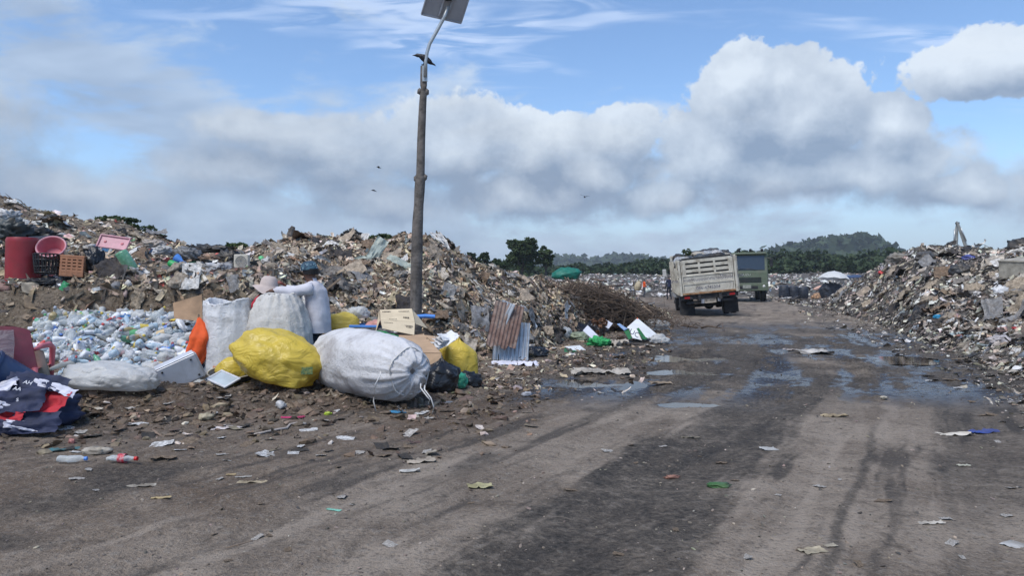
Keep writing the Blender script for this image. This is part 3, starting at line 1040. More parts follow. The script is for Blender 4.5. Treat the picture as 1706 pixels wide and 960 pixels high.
onface = lambda x, y, z: np.where((CX + FPX * x / y < 470) & (z < 1.30), 1.0, 0.0)
offface = lambda x, y, z: np.where((CX + FPX * x / y < 470) & (z < 1.30), 0.0, 1.0)
midm = lambda x, y, z: np.where((CX + FPX * x / y >= 440), 1.0, 0.0)
topl = lambda x, y, z: np.where((CX + FPX * x / y < 470) & (z >= 1.25), 1.0, 0.0)
waste_layer('mixed_waste', moundL, 29000, 0.019, 0.095, PAL_BROWN, {'flake': 3, 'film': 3, 'lump': 0.3, 'strip': 7.5, 'stick': 0.9, 'card': 0.4}, 1, 'matted brown and beige rags and film covering the middle waste mound', weight=midm)
waste_layer('mixed_waste', moundL, 14000, 0.021, 0.11, PAL_BROWN, {'flake': 3, 'film': 3.5, 'lump': 0.4, 'strip': 4, 'stick': 1, 'card': 0.8}, 2, 'beige and brown scraps covering the upper bank behind the red barrel', weight=topl)
waste_layer('mixed_waste', moundL, 2600, 0.05, 0.16, PAL_SORT, {'film': 6, 'lump': 0.5, 'strip': 2, 'stick': 1, 'card': 1.2}, 3, 'white, black and coloured litter strewn along the top of the bank', weight=topl)
waste_layer('mixed_waste', moundL, 2600, 0.02, 0.11, [(0.22, 0.17, 0.12, 5), (0.33, 0.27, 0.2, 3), (0.13, 0.10, 0.075, 5), (0.42, 0.37, 0.3, 1.5), (0.06, 0.05, 0.045, 2), (0.1, 0.22, 0.25, 0.2)],
            {'film': 4, 'lump': 0.7, 'strip': 6, 'stick': 1.2, 'card': 0.3}, 4, 'soil-stained rags and roots hanging out of the cut bank face', weight=onface, tilt=0.7)
waste_layer('mixed_waste', moundR, 36000, 0.020, 0.105, PAL_GREY, {'flake': 3, 'film': 3.5, 'lump': 0.5, 'strip': 5, 'stick': 0.8, 'card': 0.5}, 5, 'grey and white mixed rubbish covering the right waste mound', far=0.012)
waste_layer('mixed_waste', moundF, 9000, 0.10, 0.30, PAL_FAR, {'flake': 8, 'lump': 1.5, 'card': 2}, 6, 'pale plastic rubbish covering the far flat field', lift=0.4)


# ------------------------------------------------------------------ materials of the things
def sack_material(name, col, dirt):
    m = bpy.data.materials.new(name)
    m.use_nodes = True
    w = NT(m.node_tree)
    out = w.n('ShaderNodeOutputMaterial')
    tc = w.n('ShaderNodeTexCoord').outputs['Object']
    n1 = w.noise(tc, 2.6, 6, 0.65, 0.6)
    n2 = w.noise(tc, 9.0, 5, 0.6)
    c = w.mix(w.m('MULTIPLY', w.ramp(n1, 0.45, 0.72), 0.75), col, dirt)
    c = w.mix(w.m('MULTIPLY', w.ramp(n2, 0.55, 0.75), 0.35), c, dirt)
    wv = w.n('ShaderNodeTexWave', {'Vector': tc, 'Scale': 55.0, 'Distortion': 1.0}, wave_type='BANDS', bands_direction='Z').outputs['Fac']
    cr = w.noise(tc, 13.0, 5, 0.62, 0.8)
    h = w.m('MULTIPLY_ADD', wv, 0.05, cr)
    bp = w.n('ShaderNodeBump', {'Strength': 0.75, 'Distance': 0.035, 'Height': h})
    p = w.n('ShaderNodeBsdfPrincipled', {'Base Color': c, 'Roughness': 0.55, 'Specular IOR Level': 0.3, 'Normal': bp.outputs[0]})
    tr = w.n('ShaderNodeBsdfTranslucent', {0: c, 'Normal': bp.outputs[0]})
    sh = w.n('ShaderNodeMixShader', {0: 0.12, 1: p.outputs[0], 2: tr.outputs[0]})
    w.t.links.new(sh.outputs[0], out.inputs[0])
    return m


def film_material(name, col, dirt, rough=0.33, trans=0.25, alpha=1.0):
    m = bpy.data.materials.new(name)
    m.use_nodes = True
    w = NT(m.node_tree)
    out = w.n('ShaderNodeOutputMaterial')
    tc = w.n('ShaderNodeTexCoord').outputs['Object']
    n1 = w.noise(tc, 3.2, 5, 0.6, 0.4)
    c = w.mix(w.m('MULTIPLY', w.ramp(n1, 0.48, 0.72), 0.55), col, dirt)
    mp = w.n('ShaderNodeMapping', {0: tc, 2: (0.3, 0.5, 0.2), 3: (1, 1, 1.7)}).outputs[0]
    cr = w.noise(mp, 3.6, 4, 0.5, 1.6)
    ridge = w.m('ABSOLUTE', w.m('SUBTRACT', cr, 0.5))
    bp = w.n('ShaderNodeBump', {'Strength': 0.55, 'Distance': 0.07, 'Height': ridge})
    p = w.n('ShaderNodeBsdfPrincipled', {'Base Color': c, 'Roughness': rough, 'Specular IOR Level': 0.45, 'Normal': bp.outputs[0]})
    tr = w.n('ShaderNodeBsdfTranslucent', {0: c, 'Normal': bp.outputs[0]})
    sh = w.n('ShaderNodeMixShader', {0: trans, 1: p.outputs[0], 2: tr.outputs[0]}).outputs[0]
    if alpha < 1:
        lw = w.n('ShaderNodeLayerWeight', {0: 0.4, 'Normal': bp.outputs[0]}).outputs['Facing']
        k = w.m('ADD', w.m('MULTIPLY', lw, 0.6), alpha, clamp=True)
        sh = w.n('ShaderNodeMixShader', {0: k, 1: w.n('ShaderNodeBsdfTransparent').outputs[0], 2: sh}).outputs[0]
    w.t.links.new(sh, out.inputs[0])
    return m


SACK_W = sack_material('woven_sack_white', (0.80, 0.80, 0.80), (0.40, 0.375, 0.34))
SACK_G = sack_material('woven_sack_grey_white', (0.66, 0.64, 0.60), (0.33, 0.30, 0.27))
SACK_L = sack_material('woven_sack_lying', (0.70, 0.69, 0.69), (0.30, 0.27, 0.26))
FILM_Y = film_material('yellow_plastic', (0.72, 0.54, 0.08), (0.40, 0.30, 0.07), 0.36, 0.25)
FILM_YC = film_material('yellow_plastic_clear', (0.72, 0.55, 0.10), (0.32, 0.2, 0.07), 0.3, 0.25, 0.72)
FILM_K = film_material('black_plastic', (0.012, 0.013, 0.016), (0.05, 0.048, 0.045), 0.3, 0.0)
FILM_G = film_material('green_plastic', (0.02, 0.28, 0.07), (0.03, 0.16, 0.06), 0.35, 0.2)
FILM_GC = film_material('green_clear_plastic', (0.06, 0.42, 0.26), (0.10, 0.28, 0.2), 0.25, 0.3, 0.6)
FILM_W = film_material('white_film', (0.66, 0.66, 0.64), (0.36, 0.33, 0.29), 0.35, 0.3, 0.72)
FILM_C = film_material('clear_film', (0.70, 0.71, 0.72), (0.45, 0.43, 0.42), 0.22, 0.2, 0.34)
BAGS = film_material('bag_plastic', (1, 1, 1), (1, 1, 1), 0.4, 0.15)


def objcol(m):
    """let the object's own colour drive a material built by film_material / pmat"""
    return m


BAG_OBJ = pmat('bag_film', None, 0.42, var=0.3, scale=4, bump=0.9, bscale=9, dirt=(0.12, 0.095, 0.07), dscale=3.0, damt=0.6, src='object', trans=0.12)
RAG_OBJ = pmat('rag_cloth', None, 0.85, var=0.35, scale=5, bump=0.7, bscale=14, dirt=(0.10, 0.08, 0.06), dscale=3.5, damt=0.6, src='object', spec=0.15)
CARD = pmat('cardboard', (0.46, 0.315, 0.20), 0.85, var=0.10, scale=3, bump=0.15, bscale=60, dirt=(0.26, 0.18, 0.12), dscale=2.2, damt=0.35, spec=0.15)
CARD_P = pmat('cardboard_pale', (0.60, 0.50, 0.35), 0.8, var=0.08, scale=3, bump=0.15, bscale=60, dirt=(0.34, 0.27, 0.19), dscale=2.4, damt=0.3, spec=0.15)
CARD_B = pmat('cardboard_brown', (0.34, 0.225, 0.14), 0.9, var=0.15, scale=4, bump=0.2, bscale=50, dirt=(0.18, 0.13, 0.09), dscale=3, damt=0.5, spec=0.1)
INK = pmat('print_ink', (0.07, 0.055, 0.045), 0.85, var=0.3, scale=90)
STEEL = pmat('grey_painted_steel', (0.40, 0.41, 0.44), 0.42, var=0.10, scale=3, dirt=(0.24, 0.22, 0.2), dscale=4, damt=0.5, metal=0.25, bump=0.1, bscale=8)
STEEL_L = pmat('pale_steel', (0.62, 0.64, 0.68), 0.4, var=0.08, scale=3, dirt=(0.38, 0.36, 0.34), dscale=4, damt=0.45, metal=0.15, bump=0.1, bscale=8)
ZINC = pmat('corrugated_zinc', (0.46, 0.49, 0.52), 0.42, var=0.15, scale=6, dirt=(0.24, 0.22, 0.2), dscale=3, damt=0.6, metal=0.45)
RUST = pmat('rusty_iron', (0.17, 0.105, 0.085), 0.85, var=0.3, scale=8, dirt=(0.34, 0.28, 0.24), dscale=4, damt=0.7, bump=0.3, bscale=60)
WOOD = pmat('weathered_wood', (0.115, 0.10, 0.088), 0.9, var=0.45, scale=7, bump=0.8, bscale=16, dirt=(0.20, 0.18, 0.16), dscale=5, damt=0.5)
TWIG = pmat('dry_branch', (0.105, 0.076, 0.056), 0.9, var=0.4, scale=6, bump=0.3)
TWIG2 = pmat('pale_branch', (0.23, 0.17, 0.12), 0.9, var=0.3, scale=6, bump=0.3)
PIPE = pmat('galvanised_pipe', (0.42, 0.44, 0.44), 0.4, var=0.12, metal=0.6)
PANELB = pmat('panel_back', (0.36, 0.35, 0.36), 0.6, var=0.08)
PANELF = pmat('panel_cells', (0.012, 0.016, 0.04), 0.2, var=0.1)
BLACK = pmat('black_rubber', (0.012, 0.012, 0.013), 0.7, var=0.3, dirt=(0.08, 0.07, 0.06), damt=0.6)
BLACKP = pmat('black_plastic_hard', (0.014, 0.014, 0.016), 0.4, var=0.2, dirt=(0.06, 0.055, 0.05), damt=0.5)
RED_P = pmat('red_plastic', (0.27, 0.022, 0.030), 0.42, var=0.12, dirt=(0.16, 0.06, 0.05), dscale=3, damt=0.4)
PINK_P = pmat('pink_plastic', (0.50, 0.13, 0.16), 0.5, var=0.12, dirt=(0.33, 0.16, 0.15), dscale=4, damt=0.5)
PALEPINK_P = pmat('faded_pink_plastic', (0.55, 0.27, 0.31), 0.5, var=0.12, dirt=(0.36, 0.24, 0.23), dscale=5, damt=0.5)
ORANGE_P = pmat('orange_brown_plastic', (0.42, 0.19, 0.10), 0.6, var=0.12, dirt=(0.25, 0.14, 0.09), dscale=4, damt=0.5)
CREAM_P = pmat('cream_plastic', (0.55, 0.51, 0.42), 0.5, var=0.1, dirt=(0.36, 0.32, 0.25), dscale=4, damt=0.5)
BLUE_P = pmat('blue_plastic', (0.04, 0.13, 0.34), 0.45, var=0.12, dirt=(0.06, 0.10, 0.18), damt=0.4)
NAVY_P = pmat('dark_blue_plastic', (0.025, 0.05, 0.12), 0.5, var=0.15, dirt=(0.08, 0.09, 0.11), damt=0.5)
LID_BLUE = pmat('lid_blue', (0.08, 0.24, 0.62), 0.45, var=0.1)
GREEN_P = pmat('green_plastic_hard', (0.03, 0.32, 0.09), 0.4, var=0.15)
NAVY_C = pmat('navy_cloth', (0.020, 0.026, 0.060), 0.75, var=0.3, scale=5, bump=0.4, bscale=12)
RED_C = pmat('red_cloth', (0.42, 0.018, 0.030), 0.75, var=0.2, scale=5, bump=0.4, bscale=12)
WHITE_C = pmat('white_cloth', (0.60, 0.60, 0.68), 0.8, var=0.15, scale=5, bump=0.4, bscale=12, dirt=(0.34, 0.32, 0.32), damt=0.4)
ORANGE_C = pmat('orange_cloth', (0.72, 0.10, 0.02), 0.75, var=0.2, scale=4, bump=0.5, bscale=12)
SKIN = pmat('skin_brown', (0.13, 0.065, 0.042), 0.55, var=0.15, scale=12)
SKIN_D = pmat('skin_dark_brown', (0.09, 0.05, 0.036), 0.6, var=0.15, scale=12)  # darker brown skin for two of the workers
SHIRT_W = pmat('shirt_white', (0.56, 0.55, 0.59), 0.85, var=0.10, scale=6, bump=0.5, bscale=11, dirt=(0.45, 0.42, 0.42), dscale=4, damt=0.4)
SHIRT_R = pmat('shirt_red', (0.42, 0.02, 0.04), 0.8, var=0.2, scale=6, bump=0.4)
TROUSER = pmat('trousers_navy', (0.012, 0.018, 0.032), 0.85, var=0.3, bump=0.4)
HAT_C = pmat('hat_beige', (0.50, 0.42, 0.38), 0.85, var=0.1, dirt=(0.36, 0.29, 0.26), damt=0.4)
CAP_C = pmat('cap_dark_teal', (0.022, 0.05, 0.085), 0.75, var=0.3, dirt=(0.12, 0.24, 0.28), dscale=9, damt=0.6)
HAIR = pmat('black_hair', (0.01, 0.009, 0.009), 0.6, var=0.3)
FEATHER = pmat('black_feather', (0.010, 0.011, 0.014), 0.5, var=0.3)
GLASS_B = pmat('pale_glass', (0.42, 0.48, 0.52), 0.12, var=0.15, scale=3)
CONC = pmat('weathered_concrete', (0.36, 0.33, 0.27), 0.9, var=0.3, scale=4, bump=0.5, bscale=14, dirt=(0.18, 0.16, 0.13), dscale=2.5, damt=0.7)
PAPER = pmat('white_paper', (0.68, 0.68, 0.68), 0.7, var=0.1, scale=6, dirt=(0.4, 0.38, 0.35), dscale=4, damt=0.4)
ROPE = pmat('white_cord', (0.58, 0.56, 0.53), 0.8, var=0.15)
TEAL_T = pmat('teal_tarpaulin', (0.012, 0.14, 0.10), 0.55, var=0.25, bump=0.6, bscale=6)


# ------------------------------------------------------------------ shape makers
def bag_arr(seed, sub=4, lumpy=0.16, crease=0.07, freq=1.2, knot=0.0, flat=0.55, box=0.85, shear=0.0):
    V, F = ico(sub)
    o = np.random.default_rng(seed).uniform(0, 40, 3)
    V = np.sign(V) * np.abs(V) ** box
    q = V * freq + o
    n = fbm(q[:, 0], q[:, 1], q[:, 2], oct=2, seed=seed)
    q2 = V * freq * 1.5 + o
    r = np.abs(fbm(q2[:, 0], q2[:, 1], q2[:, 2], oct=3, seed=seed + 9, rough=0.55))
    q3 = V * freq * 4.0 + o
    r2 = np.abs(fbm(q3[:, 0], q3[:, 1], q3[:, 2] * 0.6, oct=2, seed=seed + 19))
    V = V * (1 + lumpy * n + crease * (2.6 * r - 0.7) + crease * 0.55 * (2 * r2 - 0.5))[:, None]
    if knot:
        top = sstep(0.62, 0.92, V[:, 2])
        ang = np.arctan2(V[:, 1], V[:, 0])
        V[:, :2] *= (1 - 0.86 * top * (1 + 0.12 * np.sin(7 * ang)))[:, None]
        V[:, 2] += top * knot * 0.5
    low = np.minimum(V[:, 2] + flat, 0)
    V[:, 2] -= low * 0.92
    V[:, 2] += shear * V[:, 0]
    V[:, 2] -= V[:, 2].min()
    return V, F


def bag(name, size, mat, seed, label=None, cat='bag', loc=(0, 0, 0), rz=0, group=None, parent=None, rx=0, ry=0, color=None, **kw):
    V, F = bag_arr(seed, **kw)
    V = V * np.array([size[0], size[1], size[2]])
    V[:, 2] *= 2.0 * size[2] / max(V[:, 2].max(), 1e-6)
    o = link(name, np_mesh(name, V, F, [mat]), parent, loc, (rx, ry, rz), color=color)
    return tag(o, label, cat if label else None, group)


def sack_arr(prof, n=72, fold=0.02, nf=14, wr=0.02, wf=7.0, seed=0, gather=None, oval=1.0):
    """upright sack: prof = [(z, r, fold weight)]"""
    zs = np.array([p[0] for p in prof]); rs = np.array([p[1] for p in prof]); fw = np.array([p[2] for p in prof])
    s = np.linspace(0, 1, 70)
    idx = np.linspace(0, 1, len(prof))
    Z, Rr, W = np.interp(s, idx, zs), np.interp(s, idx, rs), np.interp(s, idx, fw)
    k = np.ones(5) / 5
    for _ in range(2):
        Zs = np.convolve(np.pad(Z, 2, mode='edge'), k, 'valid'); Rs = np.convolve(np.pad(Rr, 2, mode='edge'), k, 'valid')
        Z[2:-2], Rr[2:-2] = Zs[2:-2], Rs[2:-2]
    a = np.linspace(0, 2 * np.pi, n, endpoint=False)
    A, S = np.meshgrid(a, s)
    ca, sa = np.cos(A), np.sin(A)
    RR = Rr[:, None] * np.ones_like(A)
    ZZ = Z[:, None] * np.ones_like(A)
    f = np.abs(fbm(ca * nf / 3.0 + 7, sa * nf / 3.0, ZZ * 0.7, oct=3, seed=seed)) * 2 - 0.5
    RR = RR + fold * W[:, None] * f
    wk = fbm(ca * 2.2, sa * 2.2, ZZ * wf, oct=4, seed=seed + 5, ridge=True, rough=0.55)
    RR = RR + wr * wk * np.minimum(Rr[:, None] / max(Rr.max(), 1e-6) * 1.3, 1)
    lum = fbm(ca * 1.4, sa * 1.4, ZZ * 2.0, oct=2, seed=seed + 8)
    RR = RR * (1 + 0.09 * lum)
    V = np.stack([RR * ca, RR * sa * oval, ZZ + 0.02 * fbm(ca * 3, sa * 3, ZZ * 2, oct=2, seed=seed + 2)], -1).reshape(-1, 3)
    m = len(s)
    i = np.arange(m * n).reshape(m, n)
    j = np.roll(i, -1, axis=1)
    Fq = np.stack([i[:-1], j[:-1], j[1:], i[1:]], -1).reshape(-1, 4)
    return V, Fq


def cloth_arr(nx, ny, sx, sy, seed, amp=0.1, freq=1.5, drape=0.0):
    V, F = sheet(nx, ny, sx / 2, sy / 2, seed, amp, freq)
    return V, F


def cloth(name, sx, sy, mat, seed, label=None, cat='sheet', loc=(0, 0, 0), rot=(0, 0, 0), amp=0.3, freq=1.4, n=18, group=None, parent=None, color=None, ground=True):
    V, F = sheet(n, n, sx / 2, sy / 2, seed, amp, freq)
    if ground:
        V[:, 2] -= np.percentile(V[:, 2], 20)
        V[:, 2] = np.maximum(V[:, 2], 0.004)
    o = link(name, np_mesh(name, V, F, [mat]), parent, loc, rot, color=color)
    return tag(o, label, cat if label else None, group)


def text_mesh(body, size, extr=0.0):
    cu = bpy.data.curves.new('lettering', 'FONT')
    cu.body = body
    cu.size = size
    cu.extrude = extr
    cu.align_x = 'CENTER'
    cu.align_y = 'CENTER'
    o = bpy.data.objects.new('lettering', cu)
    COL.objects.link(o)
    dg = bpy.context.evaluated_depsgraph_get()
    dg.update()
    me = bpy.data.meshes.new_from_object(o.evaluated_get(dg))
    bpy.data.objects.remove(o)
    bpy.data.curves.remove(cu)
    return me


def lettering(body, size, mat, parent, loc, rot, wide=1.0):
    me = text_mesh(body, size, 0.0008)
    me.materials.clear()
    me.materials.append(mat)
    return link('lettering', me, parent, loc, rot, (wide, 1, 1))


def drop_on(P):
    return Vector((P.x, P.y, gz(P.x, P.y)))


def spot(px, Y, dz=0.0):
    X = (px - CX) / FPX * Y
    return Vector((X, Y, gz(X, Y) + dz))


def mspot(mound, px, Y, dz=0.0):
    X = (px - CX) / FPX * Y
    z = float(mound.z(np.array([X]), np.array([Y]))[0])
    return Vector((X, Y, max(z, gz(X, Y)) + dz))


# ------------------------------------------------------------------ the sorting place: sacks and bags
root = empty('woven_sack', spot(381, 9.75), (0, 0, R(15)), 'upright open white woven sack beside the orange cloth', 'sack')
V, F = sack_arr([(0.0, 0.02, 0), (0.0, 0.24, 0.3), (0.12, 0.31, 0.5), (0.5, 0.325, 0.5), (0.85, 0.30, 0.7), (1.02, 0.28, 1.0), (1.12, 0.27, 1.2), (1.10, 0.24, 1.0), (0.98, 0.23, 0.8), (0.92, 0.05, 0.2)], fold=0.03, nf=10, wr=0.018, wf=6, seed=11, oval=0.8)
V[:, 2] += 0.05 * np.clip(V[:, 2] - 0.9, 0, 1) * np.sin(np.arctan2(V[:, 1], V[:, 0]) * 2 + 2.8) * 4
link('body', np_mesh('body', V, F, [SACK_W]), root)
mb = MB()
a = np.linspace(0, 2 * np.pi, 26)
mb.tube([(0.285 * math.cos(t), 0.225 * math.sin(t), 1.10 + 0.04 * math.sin(2 * t + 2.8)) for t in a], 0.008, 5)
mb.build('hem', SACK_W, root, smooth=True)

root = empty('woven_sack', spot(464, 9.75), (0, 0, R(-10)), 'tall bulging dirty white sack the two workers lean on', 'sack')
V, F = sack_arr([(0.0, 0.02, 0), (0.0, 0.33, 0.2), (0.15, 0.42, 0.4), (0.45, 0.445, 0.5), (0.75, 0.425, 0.6), (0.98, 0.35, 0.9), (1.11, 0.27, 1.3), (1.19, 0.2, 1.5), (1.17, 0.13, 1.0), (1.1, 0.03, 0.3)], fold=0.035, nf=9, wr=0.032, wf=6.5, seed=23, oval=0.85)
link('body', np_mesh('body', V, F, [SACK_G]), root)
mb = MB()
mb.tube([(0.20 * math.cos(t), 0.17 * math.sin(t), 1.18 + 0.015 * math.sin(3 * t)) for t in np.linspace(0, 6.28, 22)], 0.012, 5)
mb.build('hem', SACK_G, root, smooth=True)

# lying sack, tied end towards the road
A0, A1 = Vector((-2.27, 9.2, 0.31)), Vector((-1.10, 7.90, 0.30))
ax = (A1 - A0)
root = empty('woven_sack', (A0.x, A0.y, 0.0), (0, 0, 0), 'long stuffed white sack lying on its side with its mouth tied by cord', 'sack')
L = ax.length
V, F = sack_arr([(0.0, 0.02, 0), (0.0, 0.2, 0.4), (0.08, 0.31, 0.4), (0.35, 0.375, 0.3), (0.8, 0.385, 0.3), (1.25, 0.375, 0.5), (1.55, 0.33, 1.4), (1.72, 0.25, 2.2), (1.80, 0.15, 2.0), (1.82, 0.10, 1.2), (1.76, 0.03, 0.4)], fold=0.03, nf=13, wr=0.016, wf=3.5, seed=37)
V[:, 2] *= L / 1.70
Vq = np.array([(ax.to_track_quat('Z', 'Y').to_matrix() @ Vector(p))[:] for p in V]) + np.array([0, 0, 0.40])
low = np.minimum(Vq[:, 2] - 0.05, 0)
Vq[:, 2] -= low * 0.75
Vq[:, 2] += 0.03
link('body', np_mesh('body', Vq, F, [SACK_L]), root)
e = ax.normalized()
mq = ax.to_track_quat('Z', 'Y')
def on_sack(s, r, a):
    p = mq @ Vector((r * math.cos(a), r * math.sin(a), s)) + Vector((0, 0, 0.42))
    return p
mb = MB()
mb.tube([on_sack(1.01 * L, 0.25 + 0.012 * math.sin(5 * t), t) for t in np.linspace(0, 6.28, 30)], 0.009, 5)
c0 = Vector((A1.x - A0.x + 0.02, A1.y - A0.y - 0.30, 0.36))
mb.build('tie_cord', ROPE, root, smooth=True)
rr = random.Random(3)
for (dx, dz, ln) in ((-0.26, 0.36, 0.36), (0.20, 0.22, 0.24), (0.16, 0.24, 0.16)):
    mb = MB()
    p0 = Vector((A1.x - A0.x + dx, A1.y - A0.y - 0.34 + abs(dx) * 0.25, dz + 0.04))
    pts = [p0 + Vector((0.0, 0.03, 0.04)), p0, p0 + Vector((-0.04 if dx < 0 else 0.07, -0.04, -0.08)), p0 + Vector((-0.06 if dx < 0 else 0.10, -0.05, -ln * 0.7)), p0 + Vector((-0.035 if dx < 0 else 0.085, -0.04, -ln))]
    mb.tube(pts, 0.007, 5)
    mb.build('cord_end', ROPE, root, smooth=True)

# yellow bags
o = bag('plastic_bag', (0.54, 0.42, 0.345), FILM_Y, 55, 'large bulging yellow plastic bag in front of the upright sacks', loc=spot(466, 8.75), rz=R(-12), sub=5, lumpy=0.2, crease=0.07, freq=1.05, flat=0.6, box=0.97, shear=-0.30)
b2 = MB().box((0, 0, 0), (0.13, 0.004, 0.085))
d = b2.build('printed_patch', pmat('patch_green', (0.12, 0.22, 0.10), 0.6, var=0.6, scale=60, dirt=(0.5, 0.42, 0.12), dscale=40, damt=0.8), o)
patch = d
bag('plastic_bag', (0.20, 0.2, 0.21), FILM_Y, 57, 'small yellow plastic bag tucked against the large yellow bag', loc=spot(388, 9.2), rz=0.4, lumpy=0.2, crease=0.07, freq=1.0, flat=0.6)
o = bag('plastic_bag', (0.235, 0.2, 0.25), FILM_YC, 61, 'upright yellow see-through bag with brown scraps inside beside the man', loc=spot(571, 10.6, 0.45), rz=0.1, lumpy=0.12, crease=0.07, flat=0.8, box=0.55)
bag('contents', (0.20, 0.165, 0.12), pmat('brown_scraps', (0.12, 0.065, 0.03), 0.8, var=0.5, scale=14, bump=0.6), 62, parent=o, loc=(0, 0, 0.03), lumpy=0.35, crease=0.2, sub=3)
bag('plastic_bag', (0.25, 0.22, 0.30), FILM_Y, 67, 'yellow plastic bag leaning behind the flat cardboard box', loc=spot(764, 10.3), rz=0.3, lumpy=0.18, crease=0.07, freq=1.0, knot=0.1, flat=0.55, box=0.8, shear=-0.1)
# what the sacks stand among
bag('plastic_bag', (0.20, 0.18, 0.22), FILM_K, 71, 'upright shiny black bag beside the mouth of the lying sack', loc=spot(737, 8.9), rz=0.3, lumpy=0.2, crease=0.14, flat=0.6, knot=0.5)
bag('plastic_bag', (0.10, 0.10, 0.15), FILM_W, 72, 'white plastic bag between the black bag and green bag', loc=spot(749, 9.1), lumpy=0.2, crease=0.14)
bag('plastic_bag', (0.11, 0.10, 0.10), FILM_GC, 73, 'small pale green plastic bag on the dirt beside black bags', loc=spot(764, 9.3), lumpy=0.2, crease=0.14)
bag('plastic_bag', (0.17, 0.13, 0.11), FILM_K, 74, 'low black bag next to the pale green bag', loc=spot(781, 9.5), rz=0.5, lumpy=0.25, crease=0.16)
cloth('red_scrap', 0.12, 0.1, RED_C, 75, 'small red scrap at the end of the low black bag', 'scrap', spot(795, 9.6), amp=0.8)
bag('tarpaulin_bundle', (0.34, 0.26, 0.13), FILM_G, 76, 'folded bright green plastic sheet behind the lying sack', 'tarpaulin', loc=spot(630, 9.55, 0.42), rz=-0.5, lumpy=0.2, crease=0.16, freq=1.5)
bag('tarpaulin_bundle', (0.5, 0.4, 0.26), FILM_K, 77, 'dark heap of sheeting under the cardboard boxes', 'tarpaulin', loc=spot(665, 10.2), lumpy=0.2, crease=0.12)
bag('plastic_bag', (0.16, 0.13, 0.09), FILM_W, 78, 'white plastic bag lying on the blue-lidded storage box', loc=spot(597, 10.75, 0.84), lumpy=0.25, crease=0.16)


def carton(name, loc, rot, size, mat, label, open_top=True, flaps=None, parts=True):
    """open carton of thin walls with flaps"""
    w, d, h = size
    root = empty(name, loc, rot, label, 'box')
    t = 0.006
    mb = MB()
    mb.box((0, 0, t / 2), (w, d, t))
    mb.box((-w / 2 + t / 2, 0, h / 2 + t), (t, d, h)); mb.box((w / 2 - t / 2, 0, h / 2 + t), (t, d, h))
    mb.box((0, -d / 2 + t / 2, h / 2 + t), (w - 2 * t - 0.001, t, h)); mb.box((0, d / 2 - t / 2, h / 2 + t), (w - 2 * t - 0.001, t, h))
    mb.build('carton_body', mat, root)
    for (side, ang, ln) in (flaps or []):
        mb = MB()
        if side in '+-':
            s = 1 if side == '+' else -1
            a = Vector((s * w / 2, -d / 2 + 0.01, h + t)); b = Vector((s * w / 2, d / 2 - 0.01, h + t))
            u = Vector((s * math.cos(ang), 0, math.sin(ang))) * ln
        else:
            s = 1 if side == 'b' else -1
            a = Vector((-w / 2 + 0.01, s * d / 2, h + t)); b = Vector((w / 2 - 0.01, s * d / 2, h + t))
            u = Vector((0, s * math.cos(ang), math.sin(ang))) * ln
        mb.panel([a, b, b + u, a + u], 0.005)
        mb.build('flap', mat, root)
    return root


# the folded flat carton showing its printed top
cb = spot(668, 10.0, 0)
root = empty('cardboard_box', (cb.x, cb.y, 0), (0, 0, 0), 'pale printed cardboard box collapsed open on top of the pile', 'box')
def lp(px, py, Y): return at(px, py, Y) - Vector((cb.x, cb.y, 0))
mb = MB().panel([lp(633, 517, 10.5), lp(686, 515, 10.55), lp(691, 537, 10.25), lp(634, 534, 10.2)][::-1], 0.006)
mb.build('top_panel', CARD_P, root)
mb = MB().panel([lp(634, 534.3, 10.2), lp(691, 537.3, 10.25), lp(690, 559, 9.95), lp(637, 548, 9.93)][::-1], 0.006)
mb.build('flap', CARD_P, root)
mb = MB().panel([lp(686.3, 516, 10.55), lp(690, 520, 10.75), lp(712, 548, 10.5), lp(691.5, 540, 10.26)][::-1], 0.006)
mb.build('flap', CARD_P, root)
mb = MB().panel([lp(632, 518, 10.5), lp(633, 534, 10.2), lp(625, 556, 10.05), lp(627, 548, 10.5)][::-1], 0.006)
mb.build('side_panel', CARD_P, root)
mb = MB().panel([lp(628, 556, 10.5), lp(708, 552, 10.6), lp(700, 562, 10.1), lp(630, 562, 10.05)], 0.006)
mb.build('bottom_panel', CARD_B, root)
mb = MB()
for (x0, y0, x1, y1, th, Yd) in ((637, 519, 651, 518.5, 1.6, 10.46), (664, 518.5, 682, 518, 1.0, 10.47), (672, 528, 682, 528.5, 2.2, 10.34), (648, 531, 662, 531.4, 0.8, 10.24),
                                 (662, 541, 688, 543, 1.6, 10.14), (662, 543.4, 686, 545.4, 1.4, 10.11), (648, 539.5, 652, 540, 2.6, 10.13), (640, 537, 655, 538, 0.7, 10.15)):
    n = max(2, int((x1 - x0) / 2.2))
    for k in range(n):
        xa, xb = x0 + (x1 - x0) * k / n, x0 + (x1 - x0) * (k + 0.68) / n
        ya, yb = y0 + (y1 - y0) * k / n, y0 + (y1 - y0) * (k + 0.68) / n
        Yq = Yd - 0.02
        mb.panel([lp(xa, ya, Yq), lp(xb, yb, Yq), lp(xb, yb + th, Yq - th * 0.012), lp(xa, ya + th, Yq - th * 0.012)][::-1], 0.001)
tag(mb.build('print', INK, root), kind='stuff')
